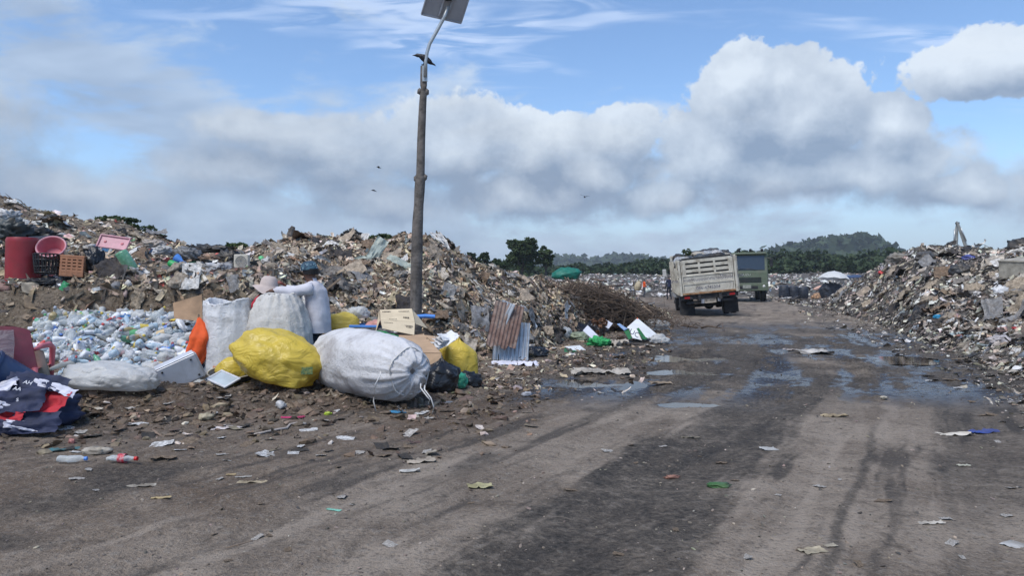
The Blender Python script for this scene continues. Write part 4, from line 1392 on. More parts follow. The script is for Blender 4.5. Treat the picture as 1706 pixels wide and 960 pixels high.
# big plain box
root = empty('cardboard_box', (spot(695, 9.2).x, 9.2, 0), (0, 0, 0), 'plain tan cardboard box slumped beside the lying sack', 'box')
bx = Vector((spot(695, 9.2).x, 9.2, 0))
def lp2(px, py, Y): return at(px, py, Y) - bx
top = [lp2(649, 559.5, 9.95), lp2(707, 558.5, 10.0), lp2(735, 589, 9.15), lp2(673, 588, 9.1)]
mb = MB().panel(top[::-1], 0.006); mb.build('top_panel', CARD, root)
mb = MB().panel([lp2(673, 588.6, 9.1), lp2(735, 589.6, 9.15), lp2(737, 621.5, 9.05), lp2(690, 620.5, 8.98)][::-1], 0.006); mb.build('front_panel', CARD, root)
mb = MB().panel([lp2(735.6, 590, 9.16), lp2(707.6, 559.5, 10.0), lp2(709, 600, 10.0), lp2(737.6, 621, 9.06)][::-1], 0.006); mb.build('side_panel', CARD_B, root)
mb = MB().panel([lp2(648, 560, 9.95), lp2(672, 588.8, 9.1), lp2(688, 620, 9.0), lp2(655, 600, 9.9)][::-1], 0.006); mb.build('side_panel', CARD_B, root)
mb = MB().panel([lp2(708, 559, 10.02), lp2(744, 563.5, 10.1), lp2(748, 575, 9.8), lp2(722, 573, 9.6)][::-1], 0.006); mb.build('flap', CARD, root)
mb = MB()
for (x, y, Y) in ((711.5, 565, 9.8), (715.5, 570.5, 9.66), (719, 576.5, 9.5), (719, 581, 9.38), (728, 586, 9.25)):
    p = lp2(x, y, Y)
    mb.box(p + Vector((0, -0.005, 0.005)), (0.02, 0.02, 0.008), (0.3, 0, 0.5))
tag(mb.build('handle_slot', INK, root), kind='stuff')
# newspapers
root = empty('newspaper_bundle', spot(738, 9.6, 0.0), (0, 0, 0), 'crumpled bundle of newspapers tucked under the box flap', 'newspaper')
for k in range(5):
    V, F = sheet(10, 8, 0.15, 0.085, 90 + k, 0.25, 1.2, 0.25)
    link('sheet', np_mesh('sheet', V, F, [PAPER]), root, (0.01 * k, 0.015 * k, 0.50 + 0.022 * k), (R(25), R(-25 + 5 * k), R(20 + 8 * k)))
mb = MB()
for k in range(5): mb.box((-0.01 + 0.012 * k, -0.03 + 0.0 * k, 0.655 + 0.001 * k), (0.012, 0.05, 0.002), (R(25), R(-8), R(40)))
tag(mb.build('print', INK, root), kind='stuff')
# storage box with a blue lid
root = empty('storage_box', spot(622, 10.6, 0.42), (0, 0, R(-4)), 'clear plastic storage box with a bright blue lid rim', 'storage box')
mb = MB()
mb.prism([(-0.22, 0), (0.22, 0), (0.27, 0.30), (-0.27, 0.30)], -0.2, 0.2)
mb.build('tub', FILM_C, root)
mb = MB()
for s in (-1, 1):
    mb.box((0, s * 0.215, 0.315), (0.58, 0.03, 0.035)); mb.box((s * 0.275, 0, 0.315), (0.03, 0.40, 0.0345))
mb.build('rim', LID_BLUE, root, bevel=0.006)
bag('contents', (0.21, 0.17, 0.13), FILM_W, 95, parent=root, loc=(0, 0, 0.02), lumpy=0.3, crease=0.15, sub=3)
bag('contents', (0.16, 0.14, 0.06), pmat('pinkish_cloth', (0.5, 0.25, 0.22), 0.8, var=0.3), 96, parent=root, loc=(0.05, 0, 0.28), lumpy=0.3, crease=0.15, sub=3)
mb = MB().tube([(0, 0, 0), (0.16, 0, 0.01), (0.30, 0.01, 0.0)], [0.03, 0.032, 0.03], 10)
tag(mb.build('blue_pipe', LID_BLUE, smooth='auto', loc=at(691, 528, 11.0)), 'short blue plastic tube sticking out behind the printed box', 'tube')

# leaning brown board by the bottles, orange cloth
root = empty('cardboard_sheet', spot(312, 11.0), (0, 0, 0), 'brown cardboard sheet standing upright behind the bottle heap', 'cardboard')
p0 = spot(312, 11.0)
V, F = sheet(12, 10, 0.5, 0.5, 120, 0.05, 1.0)
q = [at(288, 505, 11.0), at(336, 491, 11.1), at(337, 536, 10.85), at(290, 531, 10.8)]
uv = (V[:, :2] + 0.5)
P = np.array([(q[3] * (1 - u) * (1 - v) + q[2] * u * (1 - v) + q[1] * u * v + q[0] * (1 - u) * v)[:] for u, v in np.clip(uv, 0, 1)])
P[:, 1] += V[:, 2] * 1.2
P2 = P + np.array([0, 0.008, 0.0])
n0 = len(P)
link('board', np_mesh('board', np.concatenate([P, P2]) - np.array(p0[:]), np.concatenate([F, F[:, ::-1] + n0]), [CARD_B]), root)

root = empty('orange_cloth', spot(331, 9.55), (0, 0, 0), 'bright orange cloth hanging in a point beside the upright sack', 'cloth')
nr, nc = 26, 40
s = np.linspace(0, 1, nr)[:, None]; a = np.linspace(0, 2 * np.pi, nc, endpoint=False)[None]
wd = np.interp(s, [0, 0.12, 0.45, 0.75, 0.95, 1.0], [0.006, 0.04, 0.135, 0.125, 0.095, 0.07])
rad = wd * (1 + 0.35 * np.abs(np.sin(a * 2.5 + 2.2 * s)) - 0.12 + 0.25 * fbm(np.cos(a) * 1.5 + s * 0, np.sin(a) * 1.5 + s * 0, s * 4 + a * 0, oct=3, seed=4))
V = np.stack([rad * np.cos(a) + 0.03 * np.sin(5 * s), rad * np.sin(a) * 0.6, 0.92 - 0.60 * s + 0 * a + 0.02 * np.sin(3 * a) * s], -1).reshape(-1, 3)
i = np.arange(nr * nc).reshape(nr, nc); j = np.roll(i, -1, 1)
link('cloth_fold', np_mesh('cloth_fold', V, np.stack([i[:-1], j[:-1], j[1:], i[1:]], -1).reshape(-1, 4), [ORANGE_C]), root)
mb = MB().tube([(0.01, 0.03, -0.1), (0.0, 0.0, 0.95)], 0.012, 6)
mb.build('stick', TWIG2, root)
bag('cloth_bundle', (0.28, 0.2, 0.13), NAVY_C, 131, 'dark navy cloth bundle at the foot of the orange cloth', 'cloth', loc=spot(318, 9.7, 0.12), rz=0.4, lumpy=0.3, crease=0.2)
mb = MB().tube([(0, 0, 0), (0.17, 0.02, 0.012), (0.34, 0.02, 0.02)], [0.02, 0.022, 0.02], 8)
tag(mb.build('orange_tube', ORANGE_P, smooth='auto', loc=spot(355, 9.5, 0.26)), 'short orange plastic tube lying beside the yellow bag', 'tube')
root = empty('wooden_plank', spot(365, 9.4, 0.12), (0, R(-3), R(4)), 'dark wooden plank lying between metal casing and yellow bag', 'plank')
MB().box((0, 0, 0.05), (0.42, 0.16, 0.06)).build('plank', WOOD, root, bevel=0.006)

# metal casing, picture frame, black tray
root = empty('metal_casing', spot(312, 8.75, 0.02), (R(0), R(-24), R(28)), 'grey metal appliance casing tipped over on the dirt', 'appliance casing')
MB().box((0, 0, 0.20), (0.46, 0.34, 0.30)).build('shell', STEEL, root, bevel=0.012)
MB().box((0, 0, 0.357), (0.45, 0.33, 0.012)).build('top_panel', STEEL_L, root, bevel=0.004)
MB().box((0.236, 0, 0.20), (0.012, 0.31, 0.28)).build('side_cover', STEEL, root, bevel=0.004)
for (x, z) in ((-0.17, 0.10), (0.17, 0.10), (0.16, 0.30), (-0.17, 0.30)):
    MB().lathe([(0.012, 0), (0.012, 0.012), (0.006, 0.016)], 10, (x, -0.168, z), (R(90), 0, 0)).build('rubber_foot', BLACKP, root)
root = empty('picture_frame', spot(372, 8.75, 0.10), (R(22), R(14), R(-28)), 'white framed glass panel propped beside the metal casing', 'frame')
mb = MB()
for s in (-1, 1):
    mb.box((0, s * 0.105, 0), (0.34, 0.028, 0.022)); mb.box((s * 0.156, 0, 0), (0.028, 0.182, 0.021))
mb.build('frame', STEEL_L, root, bevel=0.004)
MB().box((0, 0, -0.002), (0.285, 0.183, 0.008)).build('glass_pane', GLASS_B, root)
root = empty('black_tray', spot(388, 9.15, 0.12), (R(10), 0, R(8)), 'black plastic tray with pale rim under the yellow bag', 'tray')
MB().lathe([(0.05, 0.0), (0.26, 0.01), (0.29, 0.09), (0.27, 0.085), (0.05, 0.03)], 24).build('bowl', BLACKP, root, smooth='auto')
MB().tube([(0.29 * math.cos(t), 0.29 * math.sin(t), 0.092) for t in np.linspace(0, 6.283, 32)], 0.008, 6).build('rim', CREAM_P, root, smooth=True)

# flags bundle
root = empty('flag_bundle', spot(50, 6.9), (0, 0, R(10)), 'heap of red, white and navy striped flags at the road edge', 'flags')
rng = np.random.default_rng(8)
V, F = bag_arr(140, sub=4, lumpy=0.25, crease=0.22, freq=1.3, flat=0.5)
link('navy_fold', np_mesh('navy_fold', V * np.array([0.42, 0.3, 0.17]), F, [NAVY_C]), root, (0, 0.05, 0))
for (nm, mt, sx, sy, lx, ly, lz, rx, ry, rz, sd) in (('red_panel', RED_C, 0.34, 0.30, 0.20, -0.16, 0.24, 42, 8, -12, 1), ('white_stripe', WHITE_C, 0.40, 0.10, 0.24, -0.07, 0.355, 25, 18, -14, 2),
                                                     ('navy_panel', NAVY_C, 0.5, 0.26, 0.06, 0.0, 0.40, 22, 12, -6, 3), ('white_stripe', WHITE_C, 0.34, 0.12, -0.14, -0.25, 0.22, 55, 20, 8, 4),
                                                     ('white_stripe', WHITE_C, 0.42, 0.10, -0.24, -0.12, 0.34, 40, -25, 6, 5), ('navy_panel', NAVY_C, 0.4, 0.24, 0.02, -0.22, 0.27, 50, 0, 4, 6),
                                                     ('white_stripe', WHITE_C, 0.34, 0.08, 0.12, -0.36, 0.07, 60, 10, 4, 7), ('navy_panel', NAVY_C, 0.6, 0.2, 0.1, -0.34, 0.08, 55, 0, 0, 8),
                                                     ('white_stripe', WHITE_C, 0.3, 0.09, -0.3, -0.32, 0.06, 50, 0, 0, 9), ('red_panel', RED_C, 0.3, 0.12, -0.06, -0.31, 0.13, 55, 0, -4, 10), ('navy_panel', NAVY_C, 0.34, 0.3, -0.34, -0.2, 0.2, 45, -10, 10, 11)):
    V, F = sheet(18, 14, sx / 2, sy / 2, 150 + sd, 0.34, 1.7)
    link(nm, np_mesh(nm, V, F, [mt]), root, (lx, ly, lz), (R(rx), R(ry), R(rz)))
WHITE_L = pmat('white_lettering', (0.7, 0.7, 0.74), 0.7, var=0.1)
for (b, x, y, z, rx, ry, rz, sz) in (('AH', 0.02, -0.09, 0.425, 45, 12, -6, 0.055), ('Y', 0.17, -0.07, 0.42, 40, 15, 24, 0.05), ('AA', -0.02, -0.20, 0.385, 50, 10, 0, 0.05), ('S', 0.03, -0.31, 0.30, 55, 0, 8, 0.045)):
    lettering(b, sz, WHITE_L, root, (x, y, z), (R(rx), R(ry), R(rz)))

# chairs
def armchair(loc, rz, mat, label, rx=0.0, ry=0.0):
    root = empty('plastic_chair', loc, (rx, ry, rz), label, 'chair')
    V, F = sheet(10, 10, 0.25, 0.23, 160, 0.01, 1)
    V[:, 2] = 0.42 - 0.02 * (1 - (V[:, 0] / 0.25) ** 2)
    link('seat', np_mesh('seat', np.concatenate([V, V - np.array([0, 0, 0.012])]), np.concatenate([F, F[:, ::-1] + len(V)]), [mat]), root)
    u, v = np.meshgrid(np.linspace(-1, 1, 14), np.linspace(0, 1, 10), indexing='ij')
    B = np.stack([u * (0.25 - 0.03 * v), 0.22 + 0.14 * v - 0.05 * (1 - u * u) * -0.6, 0.42 + 0.45 * v * (1 - 0.1 * u * u)], -1).reshape(-1, 3)
    Fb = grid_faces(14, 10)
    link('backrest', np_mesh('backrest', np.concatenate([B, B + np.array([0, 0.014, 0])]), np.concatenate([Fb, Fb[:, ::-1] + len(B)]), [mat]), root)
    for s in (-1, 1):
        MB().tube([(s * 0.24, -0.22, 0.0), (s * 0.25, -0.22, 0.40), (s * 0.27, -0.18, 0.60), (s * 0.275, -0.05, 0.645), (s * 0.26, 0.15, 0.64), (s * 0.24, 0.27, 0.62)], [0.02, 0.028, 0.03, 0.032, 0.028, 0.02], 8).build('armrest', mat, root, smooth=True)
        MB().tube([(s * 0.25, 0.30, 0.0), (s * 0.23, 0.24, 0.43)], [0.018, 0.028], 8).build('leg', mat, root, smooth=True)
    return root


CH = spot(30, 7.75)
armchair((CH.x, 7.75, 0.06), R(196), PINK_P, 'faded red plastic chair with clear film over its backrest')
V, F = sheet(24, 24, 0.29, 0.29, 170, 0.08, 1.6)
V = V[:, [0, 2, 1]]
V[:, 1] = V[:, 1] - 0.10 * V[:, 2] - 0.02
tag(link('plastic_film', np_mesh('plastic_film', V, F, [FILM_C]), None, (CH.x - 0.10, 7.36, 0.60), (0, 0, R(14))), 'clear plastic film draped over the red chair back', 'film')
armchair((CH.x + 0.07, 8.02, -0.17), R(184), CREAM_P, 'cream plastic chair behind the red chair, armrest showing')
root = empty('blue_bucket', spot(48, 7.45, 0.10), (R(58), R(18), R(-60)), 'dark blue plastic tub tipped over behind the flags', 'bucket')
MB().lathe([(0.0, 0.0), (0.16, 0.0), (0.21, 0.36), (0.22, 0.36), (0.225, 0.39), (0.20, 0.39), (0.19, 0.34), (0.15, 0.02), (0, 0.02)], 28, cap=(False, False)).build('tub', NAVY_P, root, smooth='auto')
MB().tube([(-0.22, 0, 0.37), (-0.2, 0, 0.50), (0, 0, 0.58), (0.2, 0, 0.50), (0.22, 0, 0.37)], 0.006, 6).build('handle', PIPE, root, smooth=True)
# white film sheet in front of the bottles
bag('plastic_sheet', (0.52, 0.26, 0.15), FILM_W, 175, 'long crumpled translucent white plastic sheet on the dirt berm', 'plastic sheet', loc=spot(182, 8.0, 0.0), rz=R(-6), lumpy=0.25, crease=0.09, freq=1.2, shear=-0.12, sub=5)
bag('plastic_bag', (0.15, 0.12, 0.10), FILM_W, 176, 'round whitish bag among the nearest bottles', loc=spot(253, 9.4, 0.15), lumpy=0.25, crease=0.14)
root = empty('white_tub', spot(252, 8.9, 0.10), (R(4), 0, 0), 'small cream paint tub filled with dirt by the metal casing', 'tub')
MB().lathe([(0.09, 0.0), (0.115, 0.13), (0.125, 0.13), (0.125, 0.15), (0.108, 0.15), (0.10, 0.10), (0.0, 0.10)], 24, cap=(True, False)).build('tub', CREAM_P, root, smooth='auto')
MB().lathe([(0.103, 0.128), (0.05, 0.14), (0.0, 0.142)], 16, cap=(False, False)).build('contents', pmat('sandy_dirt', (0.28, 0.2, 0.13), 0.9, var=0.4, scale=30, bump=0.5), root, smooth=True)


# ------------------------------------------------------------------ plastic bottles
def bottle_mesh(seed, kind, n=10):
    """one crushed bottle along +X; slots: 0 body, 1 cap, 2 label"""
    rng = np.random.default_rng(seed)
    if kind == 'jug':
        prof = [(0.0, 0.0), (0.055, 0.0), (0.062, 0.015), (0.062, 0.17), (0.05, 0.20), (0.022, 0.225), (0.02, 0.235)]
    else:
        prof = [(0.0, 0.0), (0.028, 0.0), (0.033, 0.012), (0.033, 0.06), (0.030, 0.07), (0.033, 0.08), (0.033, 0.14), (0.026, 0.165), (0.014, 0.19), (0.0125, 0.20)]
    prof += [(0.015, prof[-1][1]), (0.015, prof[-1][1] + 0.018), (0.0, prof[-1][1] + 0.018)]
    V, F, M = [], [], []
    for (r, z) in prof:
        for k in range(n):
            a = 2 * math.pi * k / n
            V.append((z - 0.1, r * math.cos(a), r * math.sin(a)))
    L = len(prof)
    for i in range(L - 1):
        for k in range(n):
            F.append((i * n + k, i * n + (k + 1) % n, (i + 1) * n + (k + 1) % n, (i + 1) * n + k))
            z = (prof[i][1] + prof[i + 1][1]) / 2
            M.append(1 if i >= L - 4 else (2 if (kind == 'label' and 0.075 < z < 0.15) else 0))
    V = np.array(V)
    o = rng.uniform(0, 30, 3)
    q = V * 14 + o
    dn = np.stack([fbm(q[:, 0], q[:, 1], q[:, 2], oct=2, seed=seed + k) for k in range(3)], -1)
    V = V + dn * np.array([0.006, 0.014, 0.014])
    V[:, 2] *= rng.uniform(0.55, 1.0)
    return V, np.array(F), np.array(M)


PET = {}
for nm, c, al in (('clear', (0.66, 0.69, 0.68), 0.34), ('blue', (0.46, 0.60, 0.70), 0.5), ('green', (0.16, 0.42, 0.26), 0.6), ('white', (0.72, 0.73, 0.75), 0.85), ('grey', (0.5, 0.52, 0.53), 0.5), ('amber', (0.42, 0.33, 0.16), 0.6)):
    PET[nm] = pmat('pet_' + nm, c, 0.18, var=0.15, scale=20, alpha=al, spec=0.5, bump=0.3, bscale=50)
CAPS = pmat('bottle_cap', None, 0.45, var=0.1, src='object')
protob = {}
for ki, kind in enumerate(('plain', 'label', 'jug')):
    for cn in PET:
        for s in range(3):
            V, F, M = bottle_mesh(1000 + ki * 100 + s * 7 + len(cn), kind)
            protob[(kind, cn, s)] = np_mesh('bottle', V, F, [PET[cn], CAPS, CAPS], mi=M)


def heap_z(x, y):
    px = CX + FPX * x / y
    w = sstep(20, 90, px) * sstep(352, 322, px)
    back = np.interp(y, [9.3, 9.8, 10.6, 11.3, 11.9], [0.0, 0.14, 0.42, 0.74, 0.86])
    return back * (0.35 + 0.65 * w) * (1 + 0.12 * fbm(x * 1.5, y * 1.5, oct=3, seed=71))


hy, hx = np.meshgrid(np.linspace(9.2, 12.0, 60), np.linspace(-8.2, -4.0, 90), indexing='ij')
hzv = np.maximum(heap_z(hx.ravel(), hy.ravel()) - 0.09, -0.3) + 0.0
hzv = np.where(hzv < 0.02, -0.2, hzv)
heap_core = np_mesh('bottle_heap_bed', np.stack([hx.ravel(), hy.ravel(), hzv], -1), grid_faces(60, 90), [mL])
tag(link('bottle_heap_bed', heap_core), kind='structure')
rng = np.random.default_rng(77)
CAPC = [(0.10, 0.20, 0.50), (0.50, 0.06, 0.06), (0.55, 0.42, 0.08), (0.10, 0.35, 0.15), (0.62, 0.62, 0.64), (0.42, 0.10, 0.10), (0.55, 0.55, 0.56), (0.30, 0.33, 0.38), (0.60, 0.56, 0.50), (0.48, 0.36, 0.2)]
KINDS = [('plain', 'clear', 30, 'crumpled clear plastic bottle in the sorted bottle heap'), ('label', 'clear', 22, 'clear plastic bottle with a printed wrapper in the bottle heap'), ('plain', 'blue', 14, 'bluish plastic water bottle in the bottle heap'),
         ('label', 'blue', 8, 'bluish plastic bottle with a wrapper band in the bottle heap'), ('plain', 'white', 10, 'opaque white plastic bottle in the bottle heap'), ('jug', 'white', 5, 'fat opaque white plastic jug in the bottle heap'),
         ('jug', 'clear', 6, 'fat clear plastic jug in the bottle heap'), ('plain', 'green', 4, 'green plastic bottle in the bottle heap'), ('plain', 'grey', 9, 'dull grey plastic bottle in the bottle heap'), ('plain', 'amber', 3, 'amber plastic bottle in the bottle heap')]
wts = np.array([k[2] for k in KINDS], float)


def heap_points(n, inset=0.0):
    out = []
    while len(out) < n:
        px = rng.uniform(58, 345)
        y = 9.45 + 2.35 * rng.random() ** 0.9
        x = (px - CX) / FPX * y
        if px < 100 and y < 10.3: continue
        out.append((x, y))
    a = np.array(out)
    return a[:, 0], a[:, 1], heap_z(a[:, 0], a[:, 1])


# bottles below the top layer
bx_, by_, bz_ = heap_points(750)
VV, FF, CC, MM, o = [], [], [], [], 0
for cn in ('clear', 'white', 'blue'):
    pass
sel = rng.choice(3, len(bx_), p=[0.55, 0.2, 0.25])
MI = []
for k in range(len(bx_)):
    me_k = ('clear', 'white', 'blue')[sel[k]]
    V, F, M = bottle_mesh(1000 + (k % 9) * 13, 'plain', 7) if k < 9 else stash[k % 9]
    if k == 0: stash = {}
    if k < 9: stash[k] = (V, F, M)
    Rm = np.array(Euler((rng.uniform(0, 6.28), rng.normal() * 0.5, rng.uniform(0, 6.28))).to_matrix())
    s = rng.uniform(0.9, 1.35)
    VV.append((V * s) @ Rm.T + np.array([bx_[k], by_[k], bz_[k] - rng.uniform(0.02, 0.07)]))
    FF.append(F + o); o += len(V)
    MI.append(np.where(M == 1, 3, sel[k]))
me = np_mesh('heaped_bottles', np.concatenate(VV), np.concatenate(FF), [PET['clear'], PET['white'], PET['blue'], pmat('cap_mixed', (0.45, 0.48, 0.54), 0.5)], mi=np.concatenate(MI))
tag(link('heaped_bottles', me), 'many crushed bottles filling the heap beneath the top layer', 'bottles', kind='stuff')
bx_, by_, bz_ = heap_points(300)
for k in range(300):
    kk = rng.choice(len(KINDS), p=wts / wts.sum())
    kind, cn, _, lab = KINDS[kk]
    o = link('bottle', protob[(kind, cn, int(rng.integers(0, 3)))], None, (bx_[k], by_[k], bz_[k] + rng.uniform(0.01, 0.05)), (rng.uniform(0, 6.28), rng.normal() * 0.4, rng.uniform(0, 6.28)), rng.uniform(0.8, 1.75) * (0.85 if kind == 'jug' else 1), CAPC[int(rng.integers(0, 10))])
    tag(o, lab, 'bottle', 'bottles: ' + lab)
# coloured bits in the heap
for (px, py, Y, nm, mt, sz, lab) in ((136, 612, 9.75, 'green_wrapper', FILM_G, (0.17, 0.07), 'flat green wrapper lying on the bottles near the chair'), (128, 538, 11.5, 'yellow_scrap', FILM_Y, (0.18, 0.05), 'yellow plastic strip high on the bottle heap'),
                                     (290, 538, 11.3, 'yellow_scrap', FILM_Y, (0.14, 0.05), 'yellow plastic scrap near the cardboard sheet'), (275, 578, 10.4, 'blue_scrap', LID_BLUE, (0.16, 0.06), 'turquoise blue plastic scrap on the bottles below the cardboard'),
                                     (110, 562, 11.0, 'pink_scrap', PINK_P, (0.16, 0.05), 'pink plastic scrap among bottles above the cream armrest')):
    q = at(px, py, Y)
    cloth(nm, sz[0], sz[1], mt, int(px), lab, 'scrap', (q.x, Y, float(heap_z(np.array([q.x]), np.array([Y]))[0]) + 0.06), (R(30), 0, R(-20)), amp=0.3, n=8)

HB = [('crumpled clear film bag on the bottle heap', FILM_C), ('crumpled whitish bag on the bottle heap', FILM_W)]
for k in range(24):
    hx_, hy_, hz_ = heap_points(1)
    lab, mt = HB[k % 2]
    bag('plastic_bag', (rng.uniform(0.07, 0.15), rng.uniform(0.06, 0.1), rng.uniform(0.04, 0.08)), mt, 2100 + k, lab, loc=(hx_[0], hy_[0], hz_[0] + 0.0), rz=rng.uniform(0, 6), lumpy=0.3, crease=0.18, freq=1.5, sub=3, group=lab)

for k in range(46):
    hx_, hy_, hz_ = heap_points(1)
    cn, c = [('green', (0.05, 0.28, 0.12)), ('orange', (0.5, 0.16, 0.05)), ('blue', (0.06, 0.2, 0.45)), ('dark', (0.05, 0.045, 0.04)), ('yellow', (0.5, 0.4, 0.08)), ('brown', (0.2, 0.14, 0.09)), ('red', (0.4, 0.05, 0.05)), ('dark', (0.06, 0.05, 0.045))][k % 8]
    lab = 'small %s scrap lying among the heaped bottles' % cn
    cloth('plastic_scrap', rng.uniform(0.07, 0.2), rng.uniform(0.05, 0.11), RAG_OBJ, 2200 + k, lab, 'scrap', (hx_[0], hy_[0], hz_[0] + 0.05), (rng.normal() * 0.4, rng.normal() * 0.4, rng.uniform(0, 6)), amp=0.5, n=6, group=lab, color=c)


# ------------------------------------------------------------------ people
def skin_mesh(joints, edges, sub=2):
    """joints: name -> (pos, rx, ry); returns vertices, faces"""
    me = bpy.data.meshes.new('skeleton')
    names = list(joints)
    me.from_pydata([joints[n][0] for n in names], [(names.index(a), names.index(b)) for a, b in edges], [])
    ob = bpy.data.objects.new('skeleton', me)
    COL.objects.link(ob)
    md = ob.modifiers.new('skin', 'SKIN')
    md.use_smooth_shade = True
    md.branch_smoothing = 0.4
    for i, n in enumerate(names):
        sv = me.skin_vertices[0].data[i]
        sv.radius = joints[n][1:3]
        sv.use_root = (n == 'pelvis')
    sb = ob.modifiers.new('sub', 'SUBSURF')
    sb.levels = sub
    sb.render_levels = sub
    dg = bpy.context.evaluated_depsgraph_get()
    dg.update()
    em = bpy.data.meshes.new_from_object(ob.evaluated_get(dg))
    V = np.array([v.co[:] for v in em.vertices])
    F = [tuple(p.vertices) for p in em.polygons]
    bpy.data.objects.remove(ob)
    bpy.data.meshes.remove(em)
    return V, F


def person(loc, J, label, mats, rz=0.0, hands=True, group=None, wr=0.006):
    """J: joint table; mats: dict region -> material; regions by segment"""
    root = empty('person', loc, (0, 0, rz), label, 'person', group)
    edges = [('pelvis', 'belly'), ('belly', 'chest'), ('chest', 'neck'), ('neck', 'head'), ('head', 'crown'), ('head', 'face'), ('chest', 'shl'), ('shl', 'ell'), ('ell', 'wrl'), ('wrl', 'hal'),
             ('chest', 'shr'), ('shr', 'elr'), ('elr', 'wrr'), ('wrr', 'har'), ('pelvis', 'hipl'), ('hipl', 'knl'), ('knl', 'anl'), ('anl', 'tol'), ('pelvis', 'hipr'), ('hipr', 'knr'), ('knr', 'anr'), ('anr', 'tor')]
    rad = {'pelvis': (0.14, 0.11), 'belly': (0.13, 0.105), 'chest': (0.15, 0.115), 'neck': (0.056, 0.058), 'head': (0.086, 0.098), 'crown': (0.07, 0.082), 'face': (0.05, 0.06),
           'shl': (0.062, 0.062), 'ell': (0.046, 0.046), 'wrl': (0.03, 0.03), 'hal': (0.038, 0.022), 'shr': (0.062, 0.062), 'elr': (0.046, 0.046), 'wrr': (0.03, 0.03), 'har': (0.038, 0.022),
           'hipl': (0.09, 0.09), 'knl': (0.062, 0.062), 'anl': (0.042, 0.042), 'tol': (0.036, 0.03), 'hipr': (0.09, 0.09), 'knr': (0.062, 0.062), 'anr': (0.042, 0.042), 'tor': (0.036, 0.03)}
    jj = {n: (J[n], *rad[n]) for n in rad}
    V, F = skin_mesh(jj, edges)
    region = {('chest', 'neck'): 'top', ('neck', 'head'): 'skin', ('head', 'crown'): 'hair', ('head', 'face'): 'skin', ('pelvis', 'belly'): 'top', ('belly', 'chest'): 'top'}
    for s in 'lr':
        region[('chest', 'sh' + s)] = region[('sh' + s, 'el' + s)] = 'top'
        region[('el' + s, 'wr' + s)] = 'sleeve'
        region[('wr' + s, 'ha' + s)] = 'skin'
        region[('pelvis', 'hip' + s)] = region[('hip' + s, 'kn' + s)] = region[('kn' + s, 'an' + s)] = 'legs'
        region[('an' + s, 'to' + s)] = 'shoe'
    order = ['top', 'sleeve', 'skin', 'hair', 'legs', 'shoe']
    seg = [(np.array(J[a]), np.array(J[b]), order.index(region[(a, b)])) for a, b in edges]
    cen = np.array([V[list(f)].mean(0) for f in F])
    best = np.full(len(F), 1e9)
    mi = np.zeros(len(F), int)
    for a, b, r in seg:
        ab = b - a
        t = np.clip(((cen - a) @ ab) / (ab @ ab), 0, 1)
        d = np.linalg.norm(cen - a - t[:, None] * ab, axis=1)
        mi = np.where(d < best, r, mi)
        best = np.minimum(best, d)
    n = np.stack([fbm(V[:, 0] * 9, V[:, 1] * 9, V[:, 2] * 9, oct=3, seed=k) for k in range(3)], -1)
    V = V + n * wr
    mb = MB()
    mb.v = [tuple(p) for p in V]
    mb.f = [list(f) for f in F]
    mb.m = list(mi)
    if hands:
        mb.cm = order.index('skin')
        for s in 'lr':
            w, h = Vector(J['wr' + s]), Vector(J['ha' + s])
            d = (h - w).normalized()
            side = d.cross(Vector((0, 0, 1))).normalized()
            for k, ln in enumerate((0.062, 0.074, 0.078, 0.07, 0.055)):
                if k == 0:
                    b0 = w.lerp(h, 0.45) + side * 0.028
                    pts = [b0, b0 + side * 0.022 + d * 0.02, b0 + side * 0.026 + d * ln * 0.8 + Vector((0, 0, -0.01))]
                else:
                    b0 = h + side * (0.027 - 0.018 * (k - 1)) - d * 0.01
                    pts = [b0, b0 + d * ln * 0.45 + Vector((0, 0, -0.004)), b0 + d * ln * 0.75 + Vector((0, 0, -0.02)), b0 + d * ln * 0.9 + Vector((0, 0, -0.042))]
                mb.tube(pts, [0.0095, 0.009, 0.008, 0.007][:len(pts)], 6)
    mb.build('body', [mats.get(k, mats['top']) for k in order], root, smooth=True)
    return root


def loft(rings, mat, name, parent, n=36, wr=0.012, seed=0, wf=9):
    """rings: (centre, rx, ry) stacked; gives a loose garment tube"""
    V = []
    ks = np.linspace(0, 1, len(rings))
    ss = np.linspace(0, 1, 34)
    C = np.array([np.interp(ss, ks, [r[0][k] for r in rings]) for k in range(3)]).T
    RX = np.interp(ss, ks, [r[1] for r in rings]); RY = np.interp(ss, ks, [r[2] for r in rings])
    a = np.linspace(0, 2 * np.pi, n, endpoint=False)
    for c, rx, ry in zip(C, RX, RY):
        V.append(np.stack([c[0] + rx * np.cos(a), c[1] + ry * np.sin(a), c[2] + 0 * a], -1))
    V = np.array(V).reshape(-1, 3)
    nn = np.stack([fbm(V[:, 0] * wf, V[:, 1] * wf, V[:, 2] * wf * 0.5, oct=3, seed=seed + k, ridge=True) for k in range(2)], -1)
    V[:, :2] += nn * wr
    i = np.arange(len(ss) * n).reshape(len(ss), n); j = np.roll(i, -1, 1)
    return link(name, np_mesh(name, V, np.stack([i[:-1], j[:-1], j[1:], i[1:]], -1).reshape(-1, 4), [mat]), parent)


